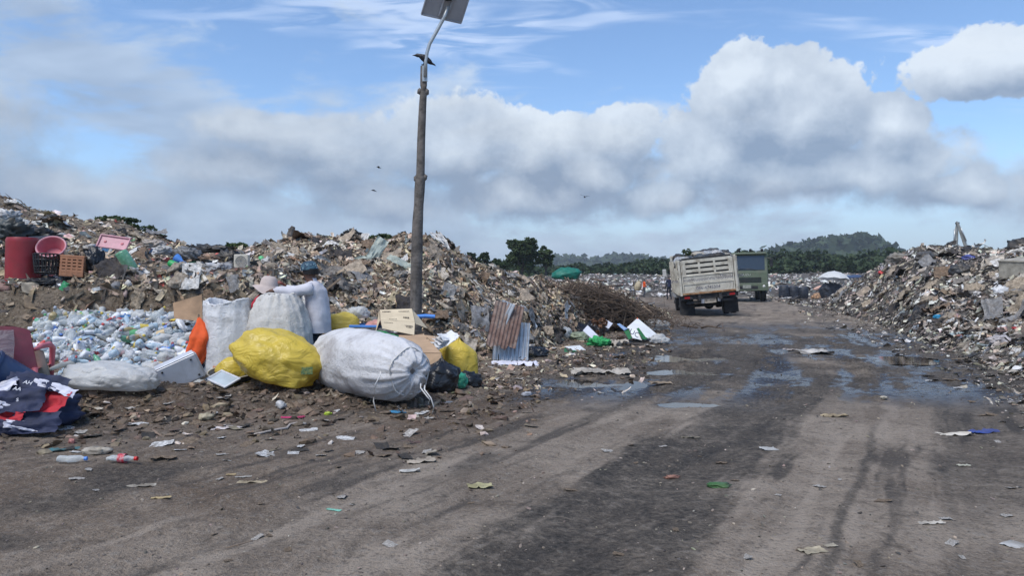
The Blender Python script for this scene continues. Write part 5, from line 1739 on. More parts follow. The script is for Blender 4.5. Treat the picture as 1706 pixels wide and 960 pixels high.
# man in the white shirt: faces -X, arms over the sack
J = {'pelvis': (0, 0, 0.86), 'belly': (0.0, 0, 1.02), 'chest': (-0.035, 0, 1.20), 'neck': (-0.075, 0, 1.37), 'head': (-0.125, 0, 1.485), 'crown': (-0.105, 0, 1.585), 'face': (-0.20, 0, 1.465),
     'shl': (-0.05, -0.16, 1.275), 'ell': (-0.30, -0.22, 1.225), 'wrl': (-0.52, -0.22, 1.25), 'hal': (-0.60, -0.20, 1.235), 'shr': (-0.05, 0.16, 1.275), 'elr': (-0.30, 0.18, 1.22), 'wrr': (-0.50, 0.12, 1.26), 'har': (-0.58, 0.10, 1.25),
     'hipl': (0.0, -0.09, 0.82), 'knl': (-0.03, -0.10, 0.46), 'anl': (0.02, -0.10, 0.09), 'tol': (-0.12, -0.11, 0.04), 'hipr': (0.0, 0.09, 0.82), 'knr': (-0.06, 0.10, 0.46), 'anr': (0.0, 0.11, 0.09), 'tor': (-0.14, 0.12, 0.04)}
pm_ = spot(529, 10.15)
man = person(pm_, J, 'person in white shirt and dark cap reaching both arms over a sack', {'top': SHIRT_W, 'sleeve': SHIRT_W, 'skin': SKIN, 'hair': HAIR, 'legs': TROUSER, 'shoe': BLACKP})
loft([((-0.068, 0, 1.375), 0.066, 0.07), ((-0.06, 0, 1.335), 0.11, 0.15), ((-0.045, 0, 1.25), 0.15, 0.195), ((-0.02, 0, 1.10), 0.15, 0.19), ((0.0, 0, 0.92), 0.155, 0.20), ((0.0, 0, 0.78), 0.165, 0.215), ((0.005, 0, 0.665), 0.17, 0.22)], SHIRT_W, 'shirt', man, wr=0.026, seed=3, wf=6)
mb = MB()
mb.tube([(-0.03, -0.165, 1.262), (-0.10, -0.185, 1.255), (-0.17, -0.20, 1.245), (-0.235, -0.21, 1.235), (-0.30, -0.22, 1.228), (-0.36, -0.22, 1.232), (-0.42, -0.22, 1.24), (-0.46, -0.22, 1.247), (-0.50, -0.22, 1.25)], [0.088, 0.084, 0.078, 0.072, 0.066, 0.06, 0.055, 0.05, 0.046], 18)
mb.tube([(-0.05, 0.17, 1.262), (-0.17, 0.18, 1.245), (-0.30, 0.18, 1.225), (-0.42, 0.15, 1.25), (-0.48, 0.13, 1.265)], [0.085, 0.078, 0.066, 0.056, 0.048], 14)
V = np.array(mb.v); mb.v = [tuple(p) for p in V + 0.012 * np.stack([fbm(V[:, 0] * 16, V[:, 1] * 12, V[:, 2] * 12, oct=3, seed=k, ridge=True) for k in range(3)], -1)]
mb.build('sleeves', SHIRT_W, man, smooth=True)
mb = MB().lathe([(0.112, 0.0), (0.113, 0.03), (0.105, 0.07), (0.08, 0.105), (0.04, 0.122), (0.0, 0.126)], 22, cap=(False, False))
cap = mb.build('cap', CAP_C, man, smooth=True, loc=(-0.112, 0, 1.525), rot=(0, R(-6), 0))
mb = MB()
mb.add([(-0.10 + 0.0 - 0.095 * math.cos(t) * k - 0.03 * k, 0.10 * math.sin(t), 0.006 - 0.012 * k) for k in (0.25, 1.0) for t in np.linspace(-1.2, 1.2, 9)], [(i, i + 1, i + 10, i + 9) for i in range(8)])
mb.build('peak', CAP_C, cap, smooth=True)
rng = random.Random(2)
mb = MB()
for k in range(26):
    t, z = rng.uniform(0, 6.28), rng.uniform(0.01, 0.085)
    r = 0.1145 - 0.35 * max(z - 0.04, 0)
    mb.box((r * math.cos(t), r * math.sin(t), z), (0.010, 0.010, 0.012), (0, 0, t))
tag(mb.build('pattern', pmat('cap_print', (0.30, 0.42, 0.48), 0.8, var=0.4), cap), kind='stuff')
MB().lathe([(0.10, -0.07), (0.108, -0.02), (0.108, 0.01)], 18, cap=(False, False)).build('hair', HAIR, man, smooth=True, loc=(-0.09, 0, 1.53))

# second worker bent behind the sack, in a sun hat
J2 = dict(J)
J2.update({'pelvis': (-0.10, 0, 0.72), 'belly': (-0.10, 0, 0.88), 'chest': (-0.03, 0, 1.05), 'neck': (0.04, 0, 1.17), 'head': (0.11, 0, 1.26), 'crown': (0.10, 0, 1.34), 'face': (0.175, -0.02, 1.235),
           'shl': (-0.01, -0.15, 1.12), 'ell': (0.16, -0.21, 0.98), 'wrl': (0.30, -0.12, 1.08), 'hal': (0.37, -0.08, 1.12), 'shr': (-0.01, 0.15, 1.12), 'elr': (0.18, 0.2, 1.0), 'wrr': (0.33, 0.12, 1.12), 'har': (0.40, 0.08, 1.16),
           'hipl': (-0.10, -0.09, 0.70), 'knl': (0.06, -0.1, 0.40), 'anl': (-0.06, -0.1, 0.09), 'tol': (0.08, -0.11, 0.04), 'hipr': (-0.10, 0.09, 0.70), 'knr': (0.06, 0.1, 0.40), 'anr': (-0.06, 0.1, 0.09), 'tor': (0.08, 0.11, 0.04)})
w2 = person(spot(434, 10.15), J2, 'person in red shirt and beige sun hat stooping behind a sack', {'top': SHIRT_R, 'sleeve': SHIRT_R, 'skin': SKIN_D, 'hair': HAIR, 'legs': TROUSER, 'shoe': BLACKP})
prof = [(0.235, -0.045), (0.20, -0.02), (0.125, 0.005), (0.118, 0.03), (0.105, 0.10), (0.07, 0.135), (0.0, 0.145)]
mb = MB().lathe(prof, 32, cap=(False, False))
hv = []
for (x, y, z) in mb.v:
    r = math.hypot(x, y); t = math.atan2(y, x)
    hv.append((x, y, z + (0.035 * math.sin(2 * t + 0.6) + 0.012 * math.sin(5 * t)) * max(0, (r - 0.12) / 0.11)))
mb.v = hv
mb.build('sun_hat', HAT_C, w2, smooth=True, loc=(0.115, -0.01, 1.30), rot=(R(4), R(8), 0))

# far workers
JS = {'pelvis': (0, 0, 0.88), 'belly': (0, 0, 1.04), 'chest': (0, 0.01, 1.25), 'neck': (0, 0.0, 1.42), 'head': (0, 0.02, 1.52), 'crown': (0, 0.01, 1.62), 'face': (0, 0.075, 1.50), 'shl': (-0.17, 0, 1.36), 'ell': (-0.22, 0.02, 1.10), 'wrl': (-0.18, 0.15, 0.93), 'hal': (-0.16, 0.2, 0.88),
      'shr': (0.17, 0, 1.36), 'elr': (0.22, 0.02, 1.10), 'wrr': (0.18, 0.15, 0.93), 'har': (0.16, 0.2, 0.88), 'hipl': (-0.09, 0, 0.84), 'knl': (-0.10, 0.10, 0.47), 'anl': (-0.10, 0.0, 0.09), 'tol': (-0.11, 0.13, 0.04), 'hipr': (0.09, 0, 0.84), 'knr': (0.10, 0.02, 0.47), 'anr': (0.11, -0.14, 0.10), 'tor': (0.12, -0.01, 0.04)}
YP = 62.0
def fspot(px, py, Y):
    q = at(px, py, Y)
    return q
q = at(1073, 496, 54)
far1 = person((q.x, 54, q.z), JS, 'distant person in orange shirt walking with a sack on the back', {'top': ORANGE_C, 'sleeve': ORANGE_C, 'skin': SKIN, 'hair': HAIR, 'legs': pmat('trousers_grey', (0.06, 0.065, 0.08), 0.85), 'shoe': BLACKP}, rz=R(-80))
far1.scale = (0.88, 0.88, 0.82)
V, F = sack_arr([(0.0, 0.02, 0), (0.02, 0.2, 0.3), (0.3, 0.27, 0.5), (0.6, 0.22, 0.8), (0.72, 0.08, 1.2), (0.8, 0.1, 1.2)], n=30, seed=61)
tag(link('shoulder_sack', np_mesh('shoulder_sack', V, F, [sack_material('sack_beige', (0.5, 0.42, 0.28), (0.3, 0.25, 0.17))]), None, (q.x - 0.50, 54.1, q.z + 0.50), (0, R(14), 0), 0.95), 'beige sack carried by the person in orange', 'sack')
q = at(1114.5, 500, 50)
far2 = person((q.x, 50, q.z), JS, 'distant person in dark clothes standing beside the dump truck', {'top': NAVY_C, 'sleeve': NAVY_C, 'skin': SKIN_D, 'hair': HAIR, 'legs': TROUSER, 'shoe': BLACKP}, rz=R(20))
far2.scale = (0.95, 0.95, 0.98)


# ------------------------------------------------------------------ solar lamp post, birds
def post():
    Y = 12.1
    b = at(692, 560, Y)
    base = Vector((b.x, Y, 0.0))
    root = empty('solar_street_lamp', base, (0, 0, 0), 'tall crooked wooden post with a solar panel on a bent steel arm', 'street lamp')
    lp = lambda px, py: at(px, py, Y) - base
    mb = MB()
    pts, rad = [], []
    ctl = [(692, 600, 10.5), (692.5, 520, 10), (694, 460, 9.5), (695, 405, 9.2), (696, 372, 8.9), (698, 340, 7.8), (700, 298, 8.6), (700.5, 290, 7.2), (702, 235, 6.9), (704, 180, 6.2), (706, 152, 5.8), (706, 112, 5.6)]
    for k in range(len(ctl) - 1):
        for s in np.linspace(0, 1, 5)[:-1]:
            p = [ctl[k][i] * (1 - s) + ctl[k + 1][i] * s for i in range(3)]
            pts.append(lp(p[0], p[1]) + Vector((0, 0, -0.3 if k == 0 and s == 0 else 0))); rad.append(p[2] / FPX * Y)
    pts.append(lp(706, 110)); rad.append(5.4 / FPX * Y)
    mb.tube(pts, rad, 14)
    V = np.array(mb.v)
    n = fbm(V[:, 0] * 12, V[:, 1] * 12, V[:, 2] * 2.2, oct=3, seed=5)
    c = np.repeat(np.array([p[:] for p in pts]), 14, axis=0)
    V = c + (V - c) * (1 + 0.10 * n)[:, None]
    mb.v = [tuple(p) for p in V]
    pole = mb.build('pole', WOOD, root, smooth='auto')
    for (px, py, s) in ((693.5, 298, 1), (707.5, 296, 1), (699, 152, 0.9), (710.5, 153, 1), (688.5, 400, 1.3)):
        V, F = lump(1, int(px), 0.3, 1.5, (0.045 * s, 0.05, 0.06))
        link('knot', np_mesh('knot', V, F, [WOOD]), pole, lp(px, py))
    mb = MB().box(lp(708.5, 124) + Vector((0, -0.06, 0)), (0.085, 0.03, 0.26))
    mb.build('bracket', PIPE, root, bevel=0.004)
    for dz in (0.08, -0.08):
        MB().lathe([(0.014, 0), (0.014, 0.02)], 8, lp(708.5, 124) + Vector((0, -0.075, dz)), (R(90), 0, 0)).build('bolt', STEEL, root)
    arm = [lp(709.5, 130) + Vector((0, -0.09, 0)), lp(710.5, 104) + Vector((0, -0.09, 0)), lp(712.5, 90) + Vector((0, -0.09, 0)), lp(717, 75) + Vector((0, -0.09, 0)), lp(728, 56) + Vector((0, -0.1, 0)), lp(741, 33) + Vector((0, -0.12, 0)), lp(748, 16) + Vector((0, -0.14, 0))]
    MB().tube(arm, 0.029, 12).build('arm', PIPE, root, smooth=True)
    # panel, seen from behind and below
    A, B = at(702, 23, Y - 0.1) - base, at(768, 38, Y + 0.05) - base
    up = Vector((0.255, -0.34, 0.60))
    mb = MB().panel([A, B, B + up, A + up][::-1], 0.02)
    pnl = mb.build('solar_panel', PANELB, root)
    nn = (B - A).cross(up).normalized()
    nn = nn if nn.y > 0 else -nn
    MB().panel([A + nn * 0.026 + (B - A) * 0.03, B + nn * 0.026 - (B - A) * 0.03, B + up + nn * 0.026 - (B - A) * 0.03, A + up + nn * 0.026 + (B - A) * 0.03], 0.004).build('cells', PANELF, pnl)
    mb = MB()
    for a, b in ((A, B), (B, B + up), (B + up, A + up), (A + up, A)):
        mb.tube([a - nn * 0.01, b - nn * 0.01], 0.014, 6)
    mb.build('frame', STEEL, pnl)
    c = (A + B + up) / 2
    mb = MB()
    mb.tube([A.lerp(B, 0.42) - nn * 0.03 + up * 0.05, A.lerp(B, 0.45) - nn * 0.03 + up * 0.9], 0.016, 6)
    mb.tube([A.lerp(B, 0.62) - nn * 0.03 + up * 0.05, A.lerp(B, 0.65) - nn * 0.03 + up * 0.9], 0.016, 6)
    mb.build('bracket_rail', STEEL, root)
    mb = MB().tube([c - nn * 0.03 + up * 0.05 + Vector((0.03, 0, 0)), c - nn * 0.06 + Vector((-0.05, 0, 0.06)), c - nn * 0.05 + Vector((-0.03, 0, 0.0)), c - nn * 0.04 + up * 0.25], 0.007, 5)
    mb.build('cable', BLACK, root)
    MB().box(c - nn * 0.05, (0.10, 0.05, 0.12)).build('junction_box', BLACKP, root, bevel=0.006)


post()


def bird_body(mb, head, neck, chest, rump, tail):
    beak = head + (head - neck).normalized() * 0.075 + Vector((0, 0, -0.012))
    mb.tube([beak, head + (beak - head) * 0.45, head, neck, chest, chest.lerp(rump, 0.55), rump, tail], [0.003, 0.013, 0.03, 0.03, 0.055, 0.056, 0.032, 0.010], 10)


q = at(706, 109, 12.1)
crow = empty('crow', (q.x, 12.05, q.z), (0, 0, 0), 'black crow perched on top of the lamp post', 'bird')
mb = MB()
H, Nk, Ch, Ru, Ta = Vector((-0.105, 0, 0.155)), Vector((-0.065, 0, 0.15)), Vector((-0.005, 0, 0.12)), Vector((0.075, 0, 0.055)), Vector((0.19, 0, -0.005))
bird_body(mb, H, Nk, Ch, Ru, Ta)
mb.add([Ru + Vector((0, -0.02, 0.01)), Ru + Vector((0, 0.02, 0.01)), Ta + Vector((0.01, 0.045, 0)), Ta + Vector((0.0, -0.045, 0)), Ru + Vector((0, -0.02, -0.006)), Ru + Vector((0, 0.02, -0.006)), Ta + Vector((0.01, 0.045, -0.008)), Ta + Vector((0.0, -0.045, -0.008))],
       [(0, 1, 2, 3), (7, 6, 5, 4), (0, 3, 7, 4), (1, 5, 6, 2), (2, 6, 7, 3)])
body = mb.build('body', FEATHER, crow, smooth='auto')
for s in (-1, 1):
    V, F = ico(2)
    V = V * np.array([0.115, 0.014, 0.04])
    link('wing', np_mesh('wing', V, F, [FEATHER]), crow, (0.055, s * 0.045, 0.085), (0, R(36), R(-6 * s)))
    MB().tube([(0.015, s * 0.02, 0.08), (0.01, s * 0.022, 0.03), (0.0, s * 0.022, 0.002), (-0.03, s * 0.022, 0.0)], 0.006, 5).build('leg', FEATHER, crow)
for k, (px, py, sz, roll, lab) in enumerate(((631, 279, 0.9, 12, 'higher of the two dark birds flying left of the post'), (622, 317, 1.0, -10, 'lower of the two dark birds flying left of the post'), (974, 328, 1.1, -20, 'dark bird gliding in the sky above the brush pile'))):
    Y = 52
    q = at(px, py, Y)
    r = empty('flying_bird', q, (R(10), R(roll), R(15 + 40 * k)), lab, 'bird', 'birds flying over the dump')
    mb = MB()
    bird_body(mb, Vector((-0.13, 0, 0.015)), Vector((-0.09, 0, 0.01)), Vector((-0.03, 0, 0)), Vector((0.07, 0, 0)), Vector((0.19, 0, 0)))
    mb.build('body', FEATHER, r, smooth=True)
    for s in (-1, 1):
        mb = MB()
        up = 0.10 if k != 1 else -0.06
        P = [(-0.07, s * 0.03, 0.02), (-0.09, s * 0.16, 0.02 + up * 0.8), (-0.02, s * 0.33, up), (0.04, s * 0.30, up * 0.9), (0.05, s * 0.15, 0.02 + up * 0.6), (0.05, s * 0.03, 0.01)]
        mb.add(P + [(x, y, z - 0.008) for x, y, z in P], [(0, 1, 4, 5), (1, 2, 3, 4), (11, 10, 7, 6), (10, 9, 8, 7)] + [(i, (i + 1) % 6, 6 + (i + 1) % 6, 6 + i) for i in range(6)])
        mb.build('wing', FEATHER, r)
    r.scale = (sz,) * 3


# ------------------------------------------------------------------ trucks
TRUCK_W = pmat('truck_cream_paint', (0.54, 0.51, 0.43), 0.6, var=0.12, scale=3, dirt=(0.20, 0.16, 0.11), dscale=3.5, damt=0.65, bump=0.1)
TRUCK_D = pmat('truck_slot_shade', (0.03, 0.03, 0.03), 0.8)  # near-black that paints the shade inside the tailgate slots
TRUCK_RUST = pmat('truck_rust', (0.24, 0.11, 0.04), 0.85, var=0.4, scale=7, dirt=(0.42, 0.36, 0.26), dscale=5, damt=0.8)
CHASSIS = pmat('chassis_dark', (0.022, 0.024, 0.028), 0.7, var=0.3, dirt=(0.09, 0.075, 0.06), dscale=3, damt=0.6)
LAMP_R = pmat('red_lamp', (0.35, 0.01, 0.01), 0.3, var=0.1)
LAMP_W = pmat('clear_lamp', (0.55, 0.55, 0.52), 0.2, var=0.1)
PLATE = pmat('plate_pale', (0.42, 0.37, 0.30), 0.6, var=0.1, dirt=(0.2, 0.17, 0.13), damt=0.5)
BLUE_INK = pmat('blue_paint', (0.02, 0.025, 0.09), 0.7, var=0.2, dirt=(0.25, 0.23, 0.2), dscale=8, damt=0.2)
OLIVE = pmat('olive_paint', (0.095, 0.122, 0.078), 0.55, var=0.12, dirt=(0.12, 0.105, 0.08), dscale=3, damt=0.5)
GLASS_D = pmat('dark_windscreen', (0.03, 0.04, 0.05), 0.08, var=0.1, spec=0.7)
CAB_W = pmat('cab_white', (0.5, 0.5, 0.48), 0.4, var=0.1, dirt=(0.25, 0.2, 0.15), damt=0.5)


def wheel(parent, x, y, r, w, name='wheel', dual=False):
    wr = empty(name, (x, y, r))
    wr.parent = parent
    MB().lathe([(r * 0.55, -w / 2), (r * 0.92, -w / 2), (r, -w * 0.36), (r, w * 0.36), (r * 0.92, w / 2), (r * 0.55, w / 2)], 28, rot=(0, R(90), 0)).build('tyre', BLACK, wr, smooth='auto')
    s = 1 if x > 0 else -1
    MB().lathe([(r * 0.54, -0.05), (r * 0.5, 0.04), (r * 0.2, 0.05), (r * 0.16, 0.09), (0.0, 0.09)], 20, (s * (w / 2 - 0.04), 0, 0), (0, R(90 * s), 0), cap=(False, False)).build('rim', CHASSIS, wr, smooth='auto')
    return wr


def dump_truck(loc, rot):
    root = empty('dump_truck', loc, rot, 'cream tipper truck heaped with bags, its tailgate towards the viewer', 'truck')
    W, z0, z1, Lb = 2.12, 0.90, 2.20, 4.4
    # bed
    MB().box((0, Lb / 2, z0 - 0.03), (W - 0.02, Lb, 0.08)).build('bed_floor', CHASSIS, root)
    MB().box((0, Lb, (z0 + z1) / 2 + 0.1), (W, 0.06, z1 - z0 + 0.3)).build('bed_front', TRUCK_W, root, bevel=0.01)
    for s in (-1, 1):
        pn = MB()
        pn.box((s * W / 2, Lb / 2, z0 + 0.30), (0.04, Lb - 0.08, 0.60))
        side = pn.build('side_board', TRUCK_W, root, bevel=0.006)
        for k in range(4):
            MB().box((s * W / 2, Lb / 2, z0 + 0.72 + 0.19 * k), (0.035, Lb - 0.08, 0.12)).build('rail', TRUCK_W, side, bevel=0.005)
        for k in range(8):
            MB().box((s * (W / 2 + 0.035), 0.12 + k * (Lb - 0.24) / 7, (z0 + z1) / 2), (0.05, 0.09, z1 - z0)).build('stake', TRUCK_W, side, bevel=0.006)
    # tailgate: frame, upper slatted half, lower boards
    tg = empty('tailgate', (0, 0, 0)); tg.parent = root
    for s in (-1, 1):
        MB().box((s * (W / 2 - 0.045), -0.035, (z0 + z1) / 2), (0.09, 0.09, z1 - z0 + 0.06)).build('post', TRUCK_W, tg, bevel=0.01)
        MB().box((s * (W / 2 - 0.135), -0.02, (z0 + z1) / 2), (0.05, 0.06, z1 - z0 - 0.04)).build('post', TRUCK_W, tg, bevel=0.006)
    x0, x1 = -W / 2 + 0.17, W / 2 - 0.17
    MB().box((0, 0.012, z0 + 0.98), (x1 - x0, 0.01, 0.80)).build('slot_shade_sheet', TRUCK_D, tg)  # slot shade put into the colour of a sheet behind the slats
    for z in (z1 - 0.055, z1 - 0.235, z1 - 0.415, z1 - 0.60):
        MB().box((0, -0.02, z), (x1 - x0, 0.045, 0.115 if z > z1 - 0.5 else 0.13)).build('slat', TRUCK_W, tg, bevel=0.006)
    for k in range(4):
        MB().box((x0 + (x1 - x0) * (0.03 + 0.94 * k / 3), -0.03, z1 - 0.32), (0.075 if k in (1, 2) else 0.12, 0.05, 0.62)).build('upright', TRUCK_W, tg, bevel=0.006)
    MB().box((0, -0.02, z0 + 0.56), (x1 - x0, 0.05, 0.27)).build('board', TRUCK_W, tg, bevel=0.008)
    MB().box((0, -0.035, z0 + 0.70), (x1 - x0 + 0.04, 0.07, 0.035)).build('rail', TRUCK_W, tg, bevel=0.006)
    MB().box((0, -0.035, z0 + 0.395), (x1 - x0 + 0.04, 0.065, 0.05)).build('rail', TRUCK_W, tg, bevel=0.006)
    MB().box((0, -0.02, z0 + 0.215), (x1 - x0, 0.05, 0.30)).build('board', TRUCK_W, tg, bevel=0.008)
    MB().box((0, -0.03, z0 + 0.035), (W, 0.07, 0.07)).build('bottom_rail', TRUCK_RUST, tg, bevel=0.006)
    lettering('รถขนขยะเอกชนของเทศบาลได้รับอนุญาต', 0.165, BLUE_INK, tg, (-0.06, -0.0475, z0 + 0.55), (R(90), 0, 0), 1.0)
    lettering('086-4745304', 0.165, BLUE_INK, tg, (-0.02, -0.0475, z0 + 0.215), (R(90), 0, 0), 1.0)
    # underside
    for s in (-1, 1):
        MB().box((s * 0.38, 2.6, 0.76), (0.10, 5.6, 0.20)).build('chassis_rail', CHASSIS, root)
    MB().box((0, 0.10, 0.78), (W - 0.04, 0.14, 0.14)).build('cross_member', CHASSIS, root, bevel=0.01)
    MB().box((0, 0.16, 0.60), (1.7, 0.10, 0.10)).build('bumper', CHASSIS, root, bevel=0.01)
    MB().box((0.02, 0.08, 0.62), (0.42, 0.02, 0.19)).build('number_plate', PLATE, root, bevel=0.003)
    lettering('81-4607', 0.11, INK, root, (0.02, 0.067, 0.62), (R(90), 0, 0))
    MB().box((-0.26, 0.085, 0.62), (0.12, 0.05, 0.18)).build('bracket', STEEL, root, bevel=0.008)
    MB().box((0.34, 0.085, 0.64), (0.10, 0.05, 0.16)).build('bracket', STEEL, root, bevel=0.008)
    for s in (-1, 1):
        lm = MB().box((s * 0.80, 0.03, 0.80), (0.36, 0.06, 0.15)).build('tail_lamp', CHASSIS, root, bevel=0.008)
        MB().box((s * 0.82, -0.006, 0.80), (0.20, 0.014, 0.09)).build('lens', LAMP_R, lm, bevel=0.004)
        MB().box((s * 0.80, 0.48, 0.36), (0.52, 0.015, 0.56)).build('mud_flap', BLACK, root)
        wheel(root, s * 0.93, 1.05, 0.42, 0.24)
        wheel(root, s * 0.66, 1.05, 0.42, 0.22)
        wheel(root, s * 0.86, 5.1, 0.42, 0.24)
    MB().tube([(-0.9, 1.05, 0.42), (0.9, 1.05, 0.42)], 0.07, 10).build('axle', CHASSIS, root, smooth=True)
    MB().lathe([(0.0, -0.16), (0.12, -0.13), (0.19, 0), (0.12, 0.13), (0, 0.16)], 14, (0.05, 1.05, 0.42), (R(90), 0, 0)).build('differential', CHASSIS, root, smooth=True)
    # cab
    cab = MB()
    cab.prism([(4.62, 0.6), (6.25, 0.6), (6.25, 1.35), (6.0, 2.15), (4.62, 2.2)], -1.0, 1.0, 'x')
    c = cab.build('cab', CAB_W, root, bevel=0.04)
    for s in (-1, 1):
        MB().prism([(4.95, 1.4), (5.9, 1.4), (5.75, 2.0), (4.95, 2.05)], s * 1.001, s * 1.012, 'x').build('side_window', GLASS_D, c)
        mr = MB().box((s * 1.27, 6.1, 1.72), (0.17, 0.06, 0.34)).build('mirror', CAB_W, root, bevel=0.02)
        MB().tube([(s * 1.0, 6.1, 1.9), (s * 1.25, 6.1, 1.86)], 0.014, 6).build('mirror_arm', CHASSIS, root)
    return root


TX = at(1186, 529, 27)
tk = dump_truck((TX.x + 0.16, 27.6, -0.02), (R(1), R(-5.8), R(-9)))
tm = Matrix.LocRotScale(tk.location, tk.rotation_euler, None)
# load of bags on the truck: things of their own
LOADC = [(0.03, 0.035, 0.04), (0.42, 0.44, 0.46), (0.02, 0.02, 0.022), (0.5, 0.5, 0.5), (0.06, 0.075, 0.09), (0.46, 0.42, 0.35)]
rng = np.random.default_rng(9)
lnames = ['black', 'pale grey', 'glossy black', 'whitish', 'slate grey', 'beige']
rowd = ['at the tailgate', 'in the middle of the load', 'towards the cab']
lmesh = []
for s in range(6):
    V, F = bag_arr(900 + s, sub=3, lumpy=0.25, crease=0.15, freq=1.3, flat=0.6)
    V[:, 2] *= 1.4 / V[:, 2].max()
    lmesh.append(np_mesh('load_bag', V, F, [BAG_OBJ]))
for r in range(3):
    for k in range(6):
        x = -0.83 + 0.33 * k + rng.normal() * 0.03
        p = tm @ Vector((x, 0.32 + r * 0.62, 1.90 + 0.10 * r + (0.12 if k in (2, 3, 4) else 0.0) + rng.uniform(0, 0.06)))
        o = link('load_bag', lmesh[(k + r) % 6], None, p, (0, 0, rng.uniform(0, 6)), (0.27, 0.30, 0.24), LOADC[(k * 2 + r) % 6])
        tag(o, ('%s rubbish bag %s of the truck load, number %s across' % (lnames[(k * 2 + r) % 6], ['at the rear', 'mid-way', 'at the front'][r], ['one', 'two', 'three', 'four', 'five', 'six'][k])), 'bag', 'bags loaded on the dump truck')
for r in range(3):
    for k in range(4):
        p = tm @ Vector((-0.72 + 0.48 * k, 0.35 + r * 0.7, 1.55))
        pass
bed = MB().box((0, 2.2, 0.5), (1.98, 4.2, 1.0))
o = bed.build('load_bed', pmat('load_rubbish', (0.06, 0.055, 0.05), 0.9, var=0.6, scale=9, bump=0.8), tk, loc=(0, 0, 0.95))
p = tm @ Vector((-0.62, 0.9, 2.2))
shrub('cut_branch', p, 0.30, 0.42, 71, 'leafy cut branch sticking up from the truck load', 260, 0.045)


def army_truck(loc, rot):
    root = empty('military_truck', loc, rot, 'olive green cab-over truck facing the viewer beside the dump truck', 'truck')
    W = 2.45
    cab = empty('cab', (0, 0, 0)); cab.parent = root
    MB().prism([(-0.02, 0.75), (0.06, 1.62), (0.30, 2.66), (0.42, 2.76), (1.9, 2.76), (1.9, 0.75)], -W / 2, W / 2, 'x').build('shell', OLIVE, cab, bevel=0.05)
    tl = math.atan2(0.24, 1.04)
    ws = MB().box((0, 0.165, 2.16), (W - 0.34, 0.02, 0.80), (-tl, 0, 0)).build('windscreen', GLASS_D, cab)
    MB().box((0, 0.26, 2.66), (W - 0.1, 0.34, 0.07), (R(-6), 0, 0)).build('sun_visor', OLIVE, cab, bevel=0.012)
    for s in (-1, 1):
        MB().tube([(s * 0.55, 0.06, 1.76), (s * 0.25, 0.06, 1.83), (s * 0.02, 0.07, 1.82)], 0.014, 5).build('wiper', BLACKP, cab)
        mr = MB().box((s * (W / 2 + 0.20), 0.2, 2.15), (0.18, 0.08, 0.42)).build('mirror', BLACKP, root, bevel=0.02)
        MB().tube([(s * (W / 2 - 0.03), 0.25, 2.42), (s * (W / 2 + 0.20), 0.2, 2.38)], 0.016, 6).build('mirror_arm', BLACKP, root)
        hl = MB().box((s * 0.98, -0.10, 0.86), (0.34, 0.05, 0.20)).build('headlight', BLACKP, root, bevel=0.01)
        MB().lathe([(0.085, 0), (0.07, 0.02), (0.0, 0.03)], 16, (s * 0.98, -0.125, 0.86), (R(90), 0, 0), cap=(False, False)).build('lens', LAMP_W, hl, smooth=True)
    for k, (z, w) in enumerate(((1.32, 1.7), (1.22, 1.7), (1.12, 1.7))):
        MB().box((0, -0.005 + 0.03 - 0.01 * k, z), (w, 0.05, 0.055)).build('grille_slot', BLACKP, cab)
    MB().box((0, 0.02, 1.00), (W - 0.02, 0.10, 0.05)).build('trim_strip', BLACKP, cab)
    lettering('ISUZU', 0.16, pmat('pale_badge', (0.45, 0.47, 0.42), 0.5), cab, (0.0, -0.003 + 0.025, 1.50), (R(90), 0, 0), 1.25)
    bp = MB().box((0, -0.06, 0.82), (W, 0.16, 0.42)).build('bumper', OLIVE, root, bevel=0.03)
    MB().box((0, -0.145, 0.80), (1.3, 0.02, 0.16)).build('bumper_slot', BLACKP, bp)
    MB().box((0.05, -0.165, 0.84), (0.46, 0.02, 0.20)).build('number_plate', pmat('plate_olive_pale', (0.25, 0.26, 0.22), 0.6), bp, bevel=0.004)
    for x in (-0.95, -0.32, 0.32, 0.95):
        lm = MB().lathe([(0.0, 0.0), (0.05, 0.0), (0.08, 0.05), (0.085, 0.13), (0.05, 0.17), (0.0, 0.18)], 14, (x, 0.5, 2.78)).build('roof_lamp', BLACKP, root, smooth='auto')
    for s in (-1, 1):
        wheel(root, s * 1.0, 0.95, 0.5, 0.32)
        wheel(root, s * 1.0, 4.6, 0.5, 0.32)
        MB().box((s * 0.4, 3.2, 0.8), (0.1, 5.6, 0.22)).build('chassis_rail', CHASSIS, root)
    MB().box((0, 4.3, 1.75), (W, 4.4, 1.2)).build('cargo_body', OLIVE, root, bevel=0.03)
    return root


q = at(1243, 503, 45)
army_truck((q.x, 45.0, 0.0), (0, R(-1), R(-14))).scale = (1.06, 1.06, 1.10)

# ------------------------------------------------------------------ roadside left: tin sheets, brush pile, banners
def corrugated(w, h, n=15, amp=0.012, seed=0, ragged=0.0):
    nx, ny = n * 8, 10
    u, v = np.meshgrid(np.linspace(0, 1, nx), np.linspace(0, 1, ny), indexing='ij')
    x = (u - 0.5) * w
    cut = ragged * (fbm(u * 5, u * 0, oct=4, seed=seed) * 0.5 + 0.5)
    z = v * h * (1 - cut) if ragged else v * h
    y = amp * np.sin(u * n * 2 * np.pi) + 0.03 * fbm(u * 2, v * 2, oct=2, seed=seed + 3)
    V = np.stack([x.ravel(), y.ravel(), z.ravel() if not ragged else (h - z.ravel())], -1)
    return V, grid_faces(nx, ny)


